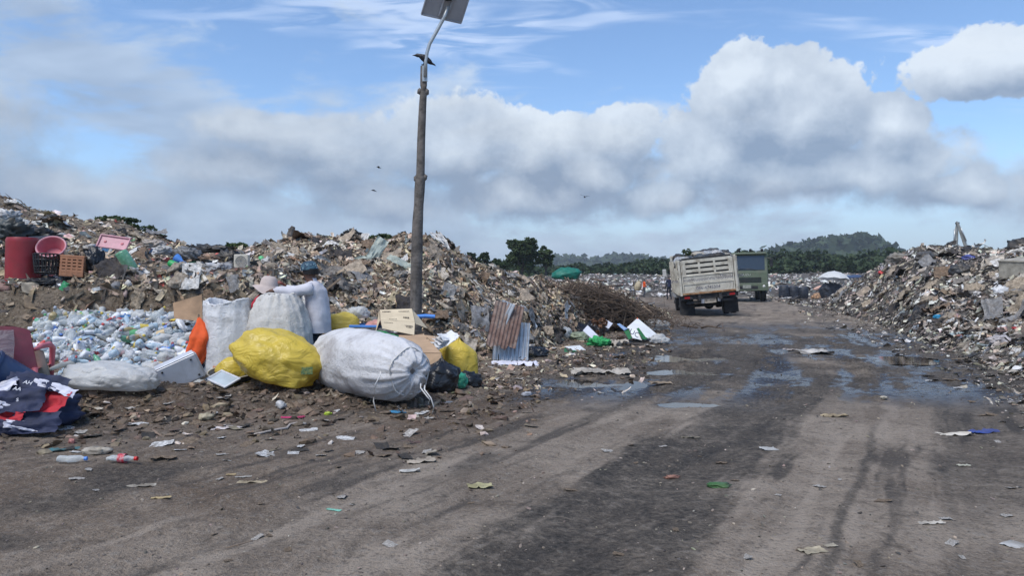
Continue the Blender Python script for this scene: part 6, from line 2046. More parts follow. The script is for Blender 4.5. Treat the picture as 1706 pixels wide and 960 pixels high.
B0 = spot(848, 12.9)
for (w, h, mt, n, sd, rg, px, py, Y, rot, lab) in (
        (0.52, 0.92, RUST, 8, 1, 0.35, 850, 506, 12.75, (R(-14), R(14), R(6)), 'rusty brown corrugated iron sheet hung over the grey one'),
        (0.62, 0.70, ZINC, 9, 2, 0.0, 850, 602, 12.70, (R(-18), R(5), R(4)), 'grey corrugated zinc sheet leaning at the mound foot'),
        (0.26, 0.50, ZINC, 4, 3, 0.0, 828, 548, 12.72, (R(-10), R(22), R(-24)), 'narrow zinc strip slanting beside the rusty iron sheet')):
    V, F = corrugated(w, h, n, 0.009, sd, rg)
    if rg: V[:, 2] -= h
    n0 = len(V)
    V2 = V + np.array([0, 0.003, 0])
    o = link('corrugated_sheet', np_mesh('corrugated_sheet', np.concatenate([V, V2]), np.concatenate([F, F[:, ::-1] + n0]), [mt]), None, at(px, py, Y), rot)
    tag(o, lab, 'metal sheet')
bag('plastic_bag', (0.22, 0.16, 0.09), FILM_K, 201, 'flat black bag on the ground beside the zinc sheet', loc=spot(893, 13.4), rz=0.1, lumpy=0.3, crease=0.2)
cloth('cloth', 0.78, 0.30, WHITE_C, 202, 'dirty white cloth spread on the dirt below the zinc sheet', 'cloth', spot(858, 12.1), (0, 0, R(-3)), amp=0.35, freq=2.0, n=26)
cloth('cloth', 0.85, 0.34, pmat('muddy_cloth', (0.33, 0.30, 0.26), 0.9, var=0.3, bump=0.5), 203, 'muddy grey cloth lying beside the largest puddle', 'cloth', spot(1000, 10.9), (0, 0, R(8)), amp=0.3, freq=2.4, n=26)


def brush_pile():
    c = at(983, 520, 20.5)
    root = empty('brush_pile', (c.x, 20.5, 0), (0, 0, 0), 'big tangled heap of dry brown branches beside the road', 'brush pile')
    rng = np.random.default_rng(5)
    def stick(big):
        # start inside the heap, end outwards
        a = rng.uniform(0, 2 * np.pi)
        ex = rng.normal(0, 1.05); ey = rng.normal(0, 0.5)
        hmax = 1.12 * math.exp(-((ex + 0.3) / 2.0) ** 2)
        z = rng.uniform(0.05, 1.0) * hmax
        ln = rng.uniform(0.5, 1.5) if big else rng.uniform(0.25, 0.9)
        d = Vector((rng.normal() * 1.0 + 0.45, rng.normal() * 0.6, rng.normal() * 0.32 - 0.05)).normalized()
        p = Vector((ex, ey - 0.2, z + 0.1))
        k = Vector(rng.normal(size=3)) * 0.10 * ln
        pts = [p - d * ln * 0.5, p - d * ln * 0.15 + k, p + d * ln * 0.2 - k * 0.6, p + d * ln * 0.5 + Vector((0, 0, -0.10 * ln))]
        pts = [Vector((q.x, q.y, max(q.z, 0.03))) for q in pts]
        r = rng.uniform(0.014, 0.034) if big else rng.uniform(0.005, 0.011)
        return pts, [r, r * 0.9, r * 0.7, r * 0.35]
    for k in range(230):
        pts, rad = stick(True)
        mb = MB().tube(pts, rad, 5)
        if k % 3 == 0:
            m = pts[2]
            mb.tube([m, m + Vector(rng.normal(size=3)) * 0.2, m + Vector(rng.normal(size=3)) * 0.3], [rad[2] * 0.7, rad[2] * 0.5, 0.003], 4)
        mb.build('branch', TWIG2 if k % 5 == 0 else TWIG, root, smooth=True)
    mb = MB()
    for k in range(2000):
        pts, rad = stick(False)
        mb.tube(pts, rad, 3, cap=False)
    tag(mb.build('twigs', TWIG, root), kind='stuff')
    V, F = bag_arr(77, sub=4, lumpy=0.35, crease=0.2, freq=1.6, flat=0.4)
    link('core', np_mesh('core', V * np.array([1.5, 0.65, 0.42]), F, [pmat('brush_core_dark', (0.03, 0.023, 0.018), 0.95, var=0.5, scale=8, bump=1.0)]), root)  # plain dark lump filling the middle of the heap


brush_pile()
o = bag('tarpaulin_bundle', (0.46, 0.36, 0.20), TEAL_T, 211, 'teal green tarpaulin bundle lying above the brush pile', 'tarpaulin', loc=at(944, 466, 23.5), rz=0.1, lumpy=0.2, crease=0.1)
MB().tube([(-0.8, 0, 0.1), (-0.5, 0.0, 0.24), (-0.1, -0.1, 0.0)], 0.06, 6)
bag('plastic_bag', (0.45, 0.3, 0.16), FILM_K, 212, 'large black sheet bag at the foot of the brush pile', loc=spot(960, 18.6), rz=0.2, lumpy=0.3, crease=0.15)
bag('plastic_bag', (0.34, 0.25, 0.17), FILM_K, 213, 'second black bag under the brush pile branches', loc=spot(995, 18.9), rz=-0.4, lumpy=0.3, crease=0.15)
bag('plastic_bag', (0.22, 0.16, 0.14), FILM_W, 214, 'whitish clear plastic bag left of the leaning white board', loc=spot(938, 17.2), rz=0.3, lumpy=0.3, crease=0.18)
bag('plastic_bag', (0.24, 0.18, 0.10), pmat('dull_green_film', (0.22, 0.26, 0.18), 0.5, var=0.3, bump=0.6), 215, 'dull green plastic bag beside the whitish clear bag', loc=spot(965, 17.2), rz=-0.3, lumpy=0.3, crease=0.2)
WH = pmat('white_board', (0.62, 0.63, 0.68), 0.6, var=0.1, dirt=(0.35, 0.33, 0.3), damt=0.4)


def board(name, quad, mat, label, cat, t=0.006):
    c = sum((Vector(p) for p in quad), Vector()) / len(quad)
    o = MB().panel([Vector(p) - c for p in quad], t).build(name, mat, None, loc=c)
    return tag(o, label, cat)


board('white_board', [at(971, 551, 16.6), at(979, 542, 16.9), at(1003, 566, 16.3), at(988, 566, 16.2)], WH, 'white board tilted above the green net', 'board')
board('white_board', [at(1008, 532, 18.3), at(1021, 539, 18.3), at(1014, 548, 18.0), at(1009, 546, 18.0)], WH, 'small white card standing by the brown leaves', 'board')
cloth('cardboard_scrap', 0.34, 0.16, CARD_P, 216, 'tan cardboard scrap left of the green net', 'cardboard', spot(976, 16.6), (0, 0, R(-18)), amp=0.2, n=8)
shrub('dead_leaves', spot(1000, 17.4), 0.20, 0.50, 72, 'upright clump of dry brown leaves between white boards', 160, 0.05, mat=foliage_mat('dry_leaves', (0.12, 0.06, 0.035), (0.22, 0.12, 0.07), 3))
bag('green_net', (0.24, 0.18, 0.11), pmat('green_net', (0.03, 0.30, 0.09), 0.7, var=0.5, scale=18, bump=1.0, bscale=30), 217, 'crumpled bright green net on the dirt by the road', 'net', loc=spot(997, 15.7), lumpy=0.5, crease=0.35, freq=2.0)
cloth('cloth', 0.55, 0.4, pmat('beige_cloth', (0.36, 0.32, 0.27), 0.9, var=0.2, bump=0.5), 218, 'beige cloth heap between the net and the banner', 'cloth', spot(1026, 16.2), (0, 0, 0.3), amp=0.7, freq=1.5, n=20)
# banner
root = empty('banner', at(1070, 570, 16.6), (0, 0, 0), 'folded white banner with a green band and dark letters', 'banner')
bo = at(1070, 570, 16.6)
lb = lambda px, py, Y: at(px, py, Y) - bo
def bquad(name, q, mat, nx=10, ny=8, amp=0.02, seed=0, off=0.0):
    u, v = np.meshgrid(np.linspace(0, 1, nx), np.linspace(0, 1, ny), indexing='ij')
    Q = [np.array(p[:]) for p in q]
    P = (Q[0] * ((1 - u) * (1 - v))[..., None] + Q[1] * (u * (1 - v))[..., None] + Q[2] * (u * v)[..., None] + Q[3] * ((1 - u) * v)[..., None])
    P[..., 1] += amp * fbm(u * 3 + seed, v * 3, oct=3, seed=seed) - off
    return link(name, np_mesh(name, P.reshape(-1, 3), grid_faces(nx, ny), [mat]), root)
WB = pmat('banner_white', (0.70, 0.71, 0.70), 0.5, var=0.06, dirt=(0.5, 0.48, 0.45), damt=0.3)
GB = pmat('banner_green', (0.025, 0.13, 0.04), 0.5, var=0.1)
bquad('white_panel', [lb(1044, 546, 17.0), lb(1062, 530, 17.6), lb(1104, 565, 16.7), lb(1088, 568, 16.4)], WB, seed=2)
bquad('orange_corner', [lb(1059, 534, 17.55), lb(1061.5, 529, 17.6), lb(1066, 538, 17.5), lb(1061, 536.5, 17.5)], ORANGE_C, 4, 4, 0.0, 3, 0.03)
bquad('green_band', [lb(1059, 547, 16.85), lb(1063, 546, 16.85), lb(1077, 565, 16.45), lb(1069, 565, 16.4)], GB, seed=4, off=0.10)
bquad('letter_panel', [lb(1048, 549, 16.9), lb(1059, 548, 16.85), lb(1069, 567, 16.4), lb(1053, 563, 16.5)], WB, seed=5, off=0.05)
bquad('green_band', [lb(1039, 552, 16.9), lb(1047, 549, 16.9), lb(1052, 563, 16.5), lb(1047, 566, 16.5)], GB, seed=6, off=0.05)
lettering('UC', 0.17, pmat('letter_navy', (0.03, 0.02, 0.06), 0.6), root, lb(1057, 556, 16.32), (R(62), R(30), R(0)))
board('blue_white_card', [at(1028, 540, 17.4), at(1032, 539, 17.5), at(1046, 548, 17.2), at(1040, 551, 17.0)], pmat('card_blue', (0.16, 0.30, 0.52), 0.5, var=0.3, dirt=(0.6, 0.6, 0.62), dscale=6, damt=0.8), 'blue and white card next to the banner', 'card')
root = empty('printed_board', spot(938, 14.6), (0, 0, 0), 'white printed board with black marks lying by the road', 'board')
bo2 = spot(938, 14.6)
lb2 = lambda px, py, Y: at(px, py, Y) - bo2
MB().panel([lb2(940, 578, 14.9), lb2(966, 576, 15.0), lb2(976, 584, 14.5), lb2(956, 585, 14.4)][::-1], 0.006).build('panel', WB, root)
MB().panel([lb2(940, 581, 14.75), lb2(955, 584, 14.45), lb2(963, 586, 14.3), lb2(940, 588, 14.2)][::-1], 0.006).build('panel', GB, root)
for k in range(3):
    MB().panel([lb2(943 + 5.5 * k, 580 + k, 14.6), lb2(946 + 5.5 * k, 580 + k, 14.6), lb2(949 + 5.5 * k, 585 + 0.6 * k, 14.3), lb2(945.5 + 5.5 * k, 585 + 0.6 * k, 14.3)][::-1], 0.004).build('mark', INK, root)
bag('plastic_bag', (0.20, 0.14, 0.10), FILM_W, 219, 'white foam lump at the tip of the banner', loc=spot(1097, 16.2), lumpy=0.3, crease=0.2)
bag('plastic_bag', (0.34, 0.22, 0.16), FILM_W, 220, 'pale plastic bag at the far end of the brush pile', loc=spot(1092, 20.0), lumpy=0.35, crease=0.2)

# ------------------------------------------------------------------ far right: stall, black sacks, excavator, concrete block
YS = 52.0
sk = np_mesh('black_sack', *sack_arr([(0.0, 0.02, 0), (0.0, 0.3, 0.3), (0.2, 0.36, 0.5), (0.6, 0.36, 0.6), (0.85, 0.3, 0.9), (0.92, 0.2, 1.0), (0.86, 0.03, 0.3)], n=30, seed=31), [pmat('black_sack_plastic', (0.025, 0.03, 0.042), 0.5, var=0.3, bump=0.5)])
for k, px in enumerate((1306, 1322, 1338)):
    q = at(px, 498, YS)
    tag(link('black_sack', sk, None, (q.x, YS, 0.0), (0, 0, k * 1.9), (1, 1, 1.05 - 0.06 * k)), ['black sack farthest from the umbrella in the row of three', 'middle black sack in the row beside the umbrella', 'black sack nearest the umbrella in the row of three'][k], 'sack', 'black sacks in a row by the umbrella')
q = at(1384, 497, YS)
bag('bale', (0.72, 0.6, 0.58), pmat('bale_black', (0.02, 0.025, 0.036), 0.6, var=0.5, scale=4, bump=0.8), 231, 'dark bulky bale of wrapped waste under the white umbrella', 'bale', loc=(q.x, YS, 0), lumpy=0.18, crease=0.12, box=0.6)
root = empty('umbrella', (q.x + 0.05, YS - 0.2, 0), (R(-4), R(5), 0), 'large white parasol over the dark bale', 'umbrella')
mb = MB()
N8 = 8
for (r, z) in ((0.0, 1.98), (0.45, 1.88), (0.85, 1.66), (1.10, 1.44)):
    for k in range(N8 * 2):
        a = math.pi * k / N8
        rr_ = r * (1.0 if k % 2 == 0 else 0.93)
        mb.v.append((rr_ * math.cos(a), rr_ * math.sin(a), z - (0.07 if (k % 2 == 0 and r > 1) else 0)))
for i in range(3):
    for k in range(16):
        mb.f.append([i * 16 + k, i * 16 + (k + 1) % 16, (i + 1) * 16 + (k + 1) % 16, (i + 1) * 16 + k]); mb.m.append(0)
mb.build('canopy', pmat('canopy_white', (0.68, 0.69, 0.68), 0.7, var=0.06, trans=0.25), root)
MB().tube([(0, 0, 0), (0, 0, 2.02)], 0.02, 8).build('pole', PIPE, root)
for k in range(8):
    a = 2 * math.pi * k / 8
    MB().tube([(0, 0, 1.90), (0.84 * math.cos(a), 0.84 * math.sin(a), 1.61)], 0.008, 4).build('rib', PIPE, root)
q2 = at(1418, 470, YS)
root = empty('awning', (q2.x, YS + 0.3, 0), (0, 0, 0), 'dark flat awning on poles beside the white parasol', 'awning')
MB().panel([(-0.7, -0.6, 1.42), (0.9, -0.6, 1.52), (0.9, 0.6, 1.66), (-0.7, 0.6, 1.56)], 0.05).build('roof_sheet', NAVY_P, root)
for (x, y) in ((-0.65, -0.55), (0.85, -0.55), (0.85, 0.55), (-0.65, 0.55)):
    MB().tube([(x, y, 0), (x, y, 1.5)], 0.025, 6).build('post', PIPE, root)
q = at(1355, 494, YS)
bag('crate_of_scraps', (0.26, 0.2, 0.22), pmat('orange_scraps', (0.36, 0.22, 0.13), 0.8, var=0.6, scale=7, bump=0.8), 232, 'heap of orange and white scraps between sacks and bale', 'scraps', loc=(q.x, YS - 0.4, 0), lumpy=0.35, crease=0.3)


def excavator():
    YE = 46.0
    b = at(1602, 470, YE)
    root = empty('excavator', (b.x, YE, 0.0), (0, 0, R(205)), 'pale grey excavator arm standing behind the right mound', 'excavator')
    GP = pmat('excavator_grey', (0.34, 0.345, 0.32), 0.5, var=0.15, dirt=(0.16, 0.14, 0.11), damt=0.5)
    for s in (-1, 1):
        MB().prism([(-1.5, 0.1), (-1.3, 0.0), (1.3, 0.0), (1.5, 0.1), (1.55, 0.45), (1.3, 0.7), (-1.3, 0.7), (-1.55, 0.45)], s * 0.95 - 0.22, s * 0.95 + 0.22, 'y').build('track', BLACK, root, bevel=0.04)
    MB().box((-0.5, 0, 1.25), (2.3, 2.1, 0.9)).build('engine_house', GP, root, bevel=0.08)
    cb = MB().box((0.65, 0.6, 1.75), (1.2, 0.9, 1.6)).build('cab', GP, root, bevel=0.08)
    MB().box((1.26, 0.6, 1.95), (0.02, 0.76, 0.9)).build('window', GLASS_D, cb)
    Mi = Matrix.LocRotScale(root.location, root.rotation_euler, None).inverted()
    L = lambda px, py, dy=0.0: Mi @ at(px, py, YE + dy)
    MB().tube([L(1588, 455), L(1592, 410), L(1593.5, 385), L(1595, 371)], [0.20, 0.15, 0.12, 0.08], 4).build('boom', GP, root)
    MB().tube([L(1593.5, 369, -0.3), L(1597, 376, -0.3), L(1603, 392, -0.3), L(1610, 414, -0.3), L(1614, 430, -0.3)], [0.05, 0.09, 0.13, 0.12, 0.08], 4).build('stick', GP, root)
    MB().tube([L(1589.5, 408, -0.2), L(1590.5, 382, -0.2)], 0.05, 8).build('ram', PIPE, root, smooth=True)
    MB().tube([L(1601, 380, -0.5), L(1610, 402, -0.5)], 0.035, 8).build('ram', PIPE, root, smooth=True)
    MB().lathe([(0.07, -0.1), (0.07, 0.1)], 12, L(1595, 372, -0.15), (R(90), 0, 0)).build('pivot_pin', BLACKP, root)
    MB().lathe([(0.3, -0.45), (0.34, 0.0), (0.3, 0.45)], 8, L(1614, 436, -0.3), (R(90), 0, 0)).build('bucket', CHASSIS, root)


excavator()
q = mspot(moundR, 1700, 19.5)
c = at(1703, 467, 19.0)
root = empty('concrete_block', c, (R(3), R(-6), R(24)), 'weathered pale concrete tank block at the right edge of the mound', 'concrete block')
mb = MB()
w, d, h, t = 0.80, 0.7, 0.54, 0.05
for s in (-1, 1):
    mb.box((s * (w / 2 - t / 2), 0, h / 2), (t, d, h)); mb.box((0, s * (d / 2 - t / 2), h / 2 - 0.001), (w - 2 * t, t, h - 0.002))
mb.box((0, 0, h - 0.02), (w + 0.03, d + 0.03, 0.05))
mb.build('block', CONC, root, bevel=0.012)


# ------------------------------------------------------------------ things on the left bank
def on_bank(px, py, Y):
    return at(px, py, Y)


EY = 12.35
root = empty('red_barrel', at(22, 476, EY) + Vector((0, 0.25, -0.02)), (0, 0, 0), 'dark red plastic barrel standing upside down on the bank', 'barrel')
MB().lathe([(0.285, 0.0), (0.28, 0.02), (0.265, 0.03), (0.258, 0.5), (0.252, 0.74), (0.255, 0.79), (0.235, 0.835), (0.20, 0.835), (0.19, 0.82), (0.14, 0.82), (0.13, 0.835), (0.0, 0.835)], 36, cap=(True, False)).build('shell', RED_P, root, smooth='auto')
MB().tube([(0.288 * math.cos(t), 0.288 * math.sin(t), 0.01) for t in np.linspace(0, 6.2832, 40)], 0.014, 6).build('rim', pmat('rim_pale_red', (0.42, 0.22, 0.2), 0.6), root, smooth=True)
root = empty('red_bucket', at(90, 424, EY + 0.42), (R(50), R(22), 0), 'red plastic basin tipped open behind the dark basket', 'basin')
MB().lathe([(0.0, 0.0), (0.14, 0.0), (0.195, 0.14), (0.225, 0.20), (0.228, 0.22), (0.205, 0.22), (0.17, 0.14), (0.12, 0.02), (0.0, 0.02)], 32, cap=(False, False)).build('bowl', PINK_P, root, smooth='auto')
MB().tube([(0.222 * math.cos(t), 0.222 * math.sin(t), 0.215) for t in np.linspace(0, 6.2832, 36)], 0.014, 6).build('rim', PALEPINK_P, root, smooth=True)
# dark basket
root = empty('wire_basket', at(78, 456, EY + 0.05), (R(-4), 0, 0), 'dark woven plastic basket next to the red barrel', 'basket')
n = 22
for k in range(n):
    a = 2 * math.pi * k / n
    MB().tube([(0.165 * math.cos(a), 0.165 * math.sin(a), 0.0), (0.19 * math.cos(a + 0.05), 0.19 * math.sin(a + 0.05), 0.16), (0.205 * math.cos(a), 0.205 * math.sin(a), 0.32)], 0.013, 4).build('rib', BLACKP, root)
for z, r in ((0.01, 0.168), (0.11, 0.182), (0.22, 0.195), (0.32, 0.207)):
    MB().tube([(r * math.cos(t), r * math.sin(t), z) for t in np.linspace(0, 6.2832, 30)], 0.012, 5).build('hoop', BLACKP, root, smooth=True)
# crate
root = empty('plastic_crate', at(123, 461, EY + 0.1), (R(0), R(4), R(14)), 'orange brown plastic crate with slotted sides on the bank', 'crate')
W, D, H = 0.36, 0.30, 0.34
for (nm, c, s) in (('bottom_panel', (0, 0, 0.01), (W, D, 0.02)), ('side_panel', (-W / 2 + 0.008, 0, H / 2), (0.016, D - 0.034, H - 0.04)), ('side_panel', (W / 2 - 0.008, 0, H / 2), (0.016, D - 0.034, H - 0.04)), ('back_panel', (0, D / 2 - 0.008, H / 2), (W, 0.016, H - 0.04))):
    MB().box(c, s).build(nm, ORANGE_P, root, bevel=0.003)
for k in range(6):
    MB().box((0, -D / 2 + 0.008, 0.035 + k * 0.054), (W, 0.016, 0.034 if k not in (0, 1) else 0.05)).build('slat', ORANGE_P, root, bevel=0.003)
for k in range(5):
    MB().box((-W / 2 + 0.02 + k * (W - 0.04) / 4, -D / 2 + 0.0085, H / 2), (0.03, 0.019, H - 0.03)).build('upright', ORANGE_P, root, bevel=0.003)
mb = MB()
for s in (-1, 1):
    mb.box((0, s * (D / 2 - 0.012), H), (W + 0.01, 0.03, 0.03)); mb.box((s * (W / 2 - 0.012), 0, H), (0.03, D - 0.03, 0.029))
mb.build('rim', ORANGE_P, root, bevel=0.004)
MB().box((0, 0, H - 0.05), (W - 0.04, D - 0.04, 0.02)).build('contents', pmat('crate_inside', (0.20, 0.08, 0.05), 0.8, var=0.4), root)
bag('tarpaulin_bundle', (0.42, 0.25, 0.08), FILM_K, 301, 'shiny black sheeting lying below the basket and crate', 'tarpaulin', loc=at(85, 476, EY), rz=0.05, lumpy=0.3, crease=0.25, freq=1.8)
bag('plastic_bag', (0.14, 0.14, 0.22), FILM_K, 302, 'dark blue-black bag standing right of the orange crate', loc=at(157, 452, EY + 0.25), lumpy=0.3, crease=0.25)
for (sz, c, sd, px, py, Y, lab) in (((0.5, 0.3, 0.2), (0.03, 0.035, 0.042), 303, 58, 392, 15.0, 'big dark crumpled tarpaulin behind the red basin'), ((0.42, 0.3, 0.22), (0.05, 0.06, 0.062), 304, 12, 384, 14.6, 'dark grey sheet above the red barrel'),
                                   ((0.28, 0.2, 0.15), (0.55, 0.55, 0.55), 305, 8, 362, 15.5, 'pale grey bag above the dark sheet'), ((0.5, 0.22, 0.10), (0.028, 0.03, 0.033), 306, 345, 415, 15.6, 'long rolled black tarpaulin on top of the bank'),
                                   ((0.42, 0.2, 0.10), (0.035, 0.04, 0.045), 307, 448, 448, 14.0, 'long dark grey roll right of the fan unit'), ((0.2, 0.16, 0.16), (0.03, 0.035, 0.04), 308, 380, 430, 14.6, 'black lump of sheeting left of the fan unit'),
                                   ((0.22, 0.2, 0.20), (0.02, 0.022, 0.022), 309, 585, 394, 18.3, 'dark round bag on the ridge behind the mound peak'), ((0.22, 0.16, 0.11), (0.55, 0.48, 0.42), 310, 255, 408, 15.6, 'pinkish white bag right of the pink tray'),
                                   ((0.16, 0.14, 0.10), (0.66, 0.66, 0.66), 311, 272, 418, 14.3, 'white plastic bag near the green bottle on the bank'), ((0.24, 0.18, 0.13), (0.22, 0.23, 0.24), 312, 312, 423, 14.4, 'grey crumpled bag beside the blue funnel'),
                                   ((0.20, 0.16, 0.10), (0.52, 0.53, 0.55), 313, 366, 448, 13.2, 'whitish tangled bag in front of the black lump'), ((0.17, 0.14, 0.07), (0.40, 0.26, 0.18), 314, 350, 428, 14.2, 'brown folded card between the rolled tarpaulin and whitish bag'),
                                   ((0.24, 0.18, 0.12), (0.55, 0.52, 0.50), 315, 484, 440, 14.6, 'pale white cloth lump beside the capped person')):
    bag('tarpaulin_bundle' if 'bag' not in lab else 'plastic_bag', sz, BAG_OBJ, sd, lab, 'bag' if 'bag' in lab else 'sheet', loc=at(px, py, Y) - Vector((0, 0, sz[2] * 0.8)), rz=R(sd * 37 % 40 - 20), lumpy=0.35, crease=0.36, freq=2.0, color=c)
# pipe
root = empty('black_pipe', at(50, 402, EY + 0.9), (0, 0, 0), 'short black plastic pipe end above the red basin', 'pipe')
MB().lathe([(0.075, 0), (0.085, 0), (0.085, 0.5), (0.075, 0.5)], 20, rot=(R(90), 0, R(70)), cap=(False, False)).build('tube', BLACKP, root, smooth='auto')
# pink tray
root = empty('pink_tray', at(190, 405, 14.2), (R(62), R(8), R(2)), 'faded pink plastic tray lying on the bank slope', 'tray')
MB().box((0, 0, 0), (0.56, 0.26, 0.025)).build('base', PALEPINK_P, root, bevel=0.012)
mb = MB()
for s in (-1, 1):
    mb.box((0, s * 0.13, 0.025), (0.58, 0.03, 0.035)); mb.box((s * 0.275, 0, 0.025), (0.03, 0.23, 0.034))
mb.build('rim', PALEPINK_P, root, bevel=0.008)
for s in (-1, 1): MB().lathe([(0.03, 0.0), (0.022, 0.014), (0.0, 0.016)], 8, (s * 0.16, 0, 0.0125), cap=(False, False)).build('boss', PINK_P, root)
# fan unit
root = empty('fan_unit', at(403, 448, 13.3), (R(-4), 0, R(8)), 'square cream fan unit with a round grille on the bank', 'fan')
MB().box((0, 0, 0.13), (0.25, 0.16, 0.25)).build('case', CREAM_P, root, bevel=0.012)
MB().lathe([(0.095, 0.0), (0.095, 0.004), (0.0, 0.004)], 24, (0, -0.083, 0.13), (R(90), 0, 0), cap=(True, False)).build('opening', pmat('fan_grey', (0.22, 0.22, 0.21), 0.6), root)
for r in (0.03, 0.05, 0.07, 0.095):
    MB().tube([(r * math.cos(t), -0.09, 0.13 + r * math.sin(t)) for t in np.linspace(0, 6.2832, 26)], 0.004, 4).build('grille_ring', CREAM_P, root)
# blue funnel, green bottle, clear bottle
root = empty('blue_funnel', at(297, 432, 13.6), (R(0), R(118), R(-10)), 'blue plastic funnel lying on the bank above the green bottle', 'funnel')
MB().lathe([(0.085, -0.05), (0.075, 0.0), (0.025, 0.09), (0.022, 0.28), (0.018, 0.28)], 18, cap=(False, True)).build('cone', LID_BLUE, root, smooth='auto')
root = empty('green_bottle', at(298, 445, 13.0), (0, R(112), R(-12)), 'large green plastic bottle lying on the bank', 'bottle')
MB().lathe([(0.0, -0.20), (0.055, -0.20), (0.065, -0.17), (0.065, 0.08), (0.03, 0.17), (0.022, 0.20), (0.0, 0.20)], 18, cap=(False, False)).build('body', GREEN_P, root, smooth='auto')
MB().lathe([(0.026, 0.195), (0.026, 0.22), (0.0, 0.222)], 12, cap=(False, False)).build('cap', PAPER, root)
root = empty('green_jerrycan', at(212, 436, 13.2), (0, R(60), R(20)), 'crushed pale green plastic bottle near the pink tray', 'bottle')
V, F, M = bottle_mesh(4000, 'jug')
link('body', np_mesh('body', V * 2.0, F, [PET['green'], PET['green'], PET['green']]), root)
tag(link('white_bottle', np_mesh('white_bottle', bottle_mesh(4010, 'plain')[0] * 2.0, bottle_mesh(4010, 'plain')[1], [PET['clear']]), None, at(318, 446, 12.9), (0.3, 0.3, 0.4)), 'large clear bottle lying right of the green bottle', 'bottle')
# stump on the ridge
root = empty('tree_stump', at(484, 392, 18.2), (0, R(6), 0), 'dead tree stump standing on the mound ridge', 'stump')
mb = MB().tube([(0, 0, -0.3), (0, 0, 0.0), (0.02, 0, 0.14), (0.05, 0, 0.22)], [0.12, 0.10, 0.075, 0.05], 9)
mb.tube([(0.0, 0, 0.05), (-0.06, 0, 0.16)], [0.05, 0.02], 6)
mb.build('wood', WOOD, root, smooth='auto')
# translucent strips on the middle mound
for (sx, sy, px, py, Y, rot, sd, lab) in ((0.25, 0.62, 632, 416, 15.6, (R(55), R(30), R(10)), 321, 'pale green plastic film hanging near the mound peak'), (0.62, 0.16, 600, 436, 15.2, (R(40), R(-12), R(4)), 322, 'horizontal strip of pale film left of the hanging film'),
                                          (0.62, 0.17, 672, 441, 14.6, (R(40), R(24), R(-4)), 323, 'pale green strip of film running down to the post')):
    V, F = sheet(18, 14, sx / 2, sy / 2, sd, 0.3, 1.4)
    tag(link('plastic_film', np_mesh('plastic_film', V, F, [film_material('pale_green_film_%d' % sd, (0.46, 0.52, 0.46), (0.34, 0.38, 0.32), 0.35, 0.3, 0.8)]), None, at(px, py, Y) - Vector((0, 0.25, 0)), rot), lab, 'film')
# plank behind the man
root = empty('wooden_plank', at(555, 474, 12.9), (0, R(-38), 0), 'pale wooden stick leaning behind the person in white', 'stick')
MB().box((0, 0, 0), (0.34, 0.03, 0.035)).build('plank', TWIG2, root, bevel=0.004)

# ------------------------------------------------------------------ countable bags, rags and boards lying on the mounds
protoB = []
for s in range(10):
    V, F = bag_arr(1200 + s, sub=3, lumpy=0.4, crease=0.44, freq=2.0, flat=0.3, knot=0.35 if s % 3 == 0 else 0)
    V = V * np.array([1, 0.75, 0.42])
    protoB.append(np_mesh('plastic_bag', V, F, [BAG_OBJ]))
protoR = []
for s in range(10):
    V, F = sheet(13, 11, 1.0, 0.75, 1300 + s, 0.6, 1.5)
    protoR.append(np_mesh('rag', V, F, [RAG_OBJ]))
protoP = []
for s in range(4):
    b = MB().box((0, 0, 0), (1.6, 1.0 - 0.15 * s, 0.03))
    protoP.append(b.mesh('board_scrap', RAG_OBJ))


def place_on(mound, n, seed, protos_, name, cols, smin, smax, where, cat, weight=None, tilt=0.25, far=0.0):
    rng = np.random.default_rng(seed)
    P, N = mound.sample(n, rng, weight=weight, zmin=0.03)
    M = frames(N, rng, tilt)
    for k in range(n):
        cn, c = cols[int(rng.integers(0, len(cols)))]
        s = smin * (smax / smin) ** (rng.random() ** 1.1) * (1 + far * P[k, 1])
        m = Matrix(M[k].tolist()).to_4x4()
        o = link(name, protos_[int(rng.integers(0, len(protos_)))], None, None, None, None, c)
        o.matrix_world = Matrix.Translation(P[k] + N[k] * s * 0.15) @ m @ Matrix.Diagonal((s, s, s, 1))
        lab = '%s %s' % (cn, where)
        tag(o, lab, cat, lab)


CB = [('crumpled white plastic bag', (0.58, 0.57, 0.55)), ('crumpled black plastic bag', (0.03, 0.03, 0.033)), ('dirty grey plastic bag', (0.26, 0.25, 0.23)), ('dirty beige plastic bag', (0.36, 0.30, 0.23))]
CRG = [('soiled beige rag', (0.34, 0.28, 0.21)), ('soiled dark rag', (0.055, 0.05, 0.05)), ('soiled grey rag', (0.22, 0.20, 0.18)), ('soiled brown rag', (0.19, 0.135, 0.095))]
CBD = [('flat brown board', (0.30, 0.21, 0.14)), ('flat pale board', (0.50, 0.46, 0.40))]
protoF = []
for q_ in range(10):
    V, F = sheet(15, 13, 1.0, 0.6, 1400 + q_, 0.34, 1.3, 0.25 * (q_ % 3 - 1))
    protoF.append(np_mesh('plastic_film', V, F, [BAG_OBJ]))
protoS = []
for q_ in range(10):
    V, F = sheet(26, 4, 1.7, 0.16 + 0.015 * q_, 1450 + q_, 0.5, 1.6)
    tw_ = V[:, 0] * (0.8 + 0.25 * q_)
    y0, z0_ = V[:, 1].copy(), V[:, 2].copy()
    V[:, 1] = y0 * np.cos(tw_) - z0_ * np.sin(tw_) * 0.6 + 0.25 * np.sin(V[:, 0] * 1.7 + q_)
    V[:, 2] = y0 * np.sin(tw_) + z0_ * np.cos(tw_) * 0.6 + 0.05
    protoS.append(np_mesh('rag_strip', V, F, [RAG_OBJ]))
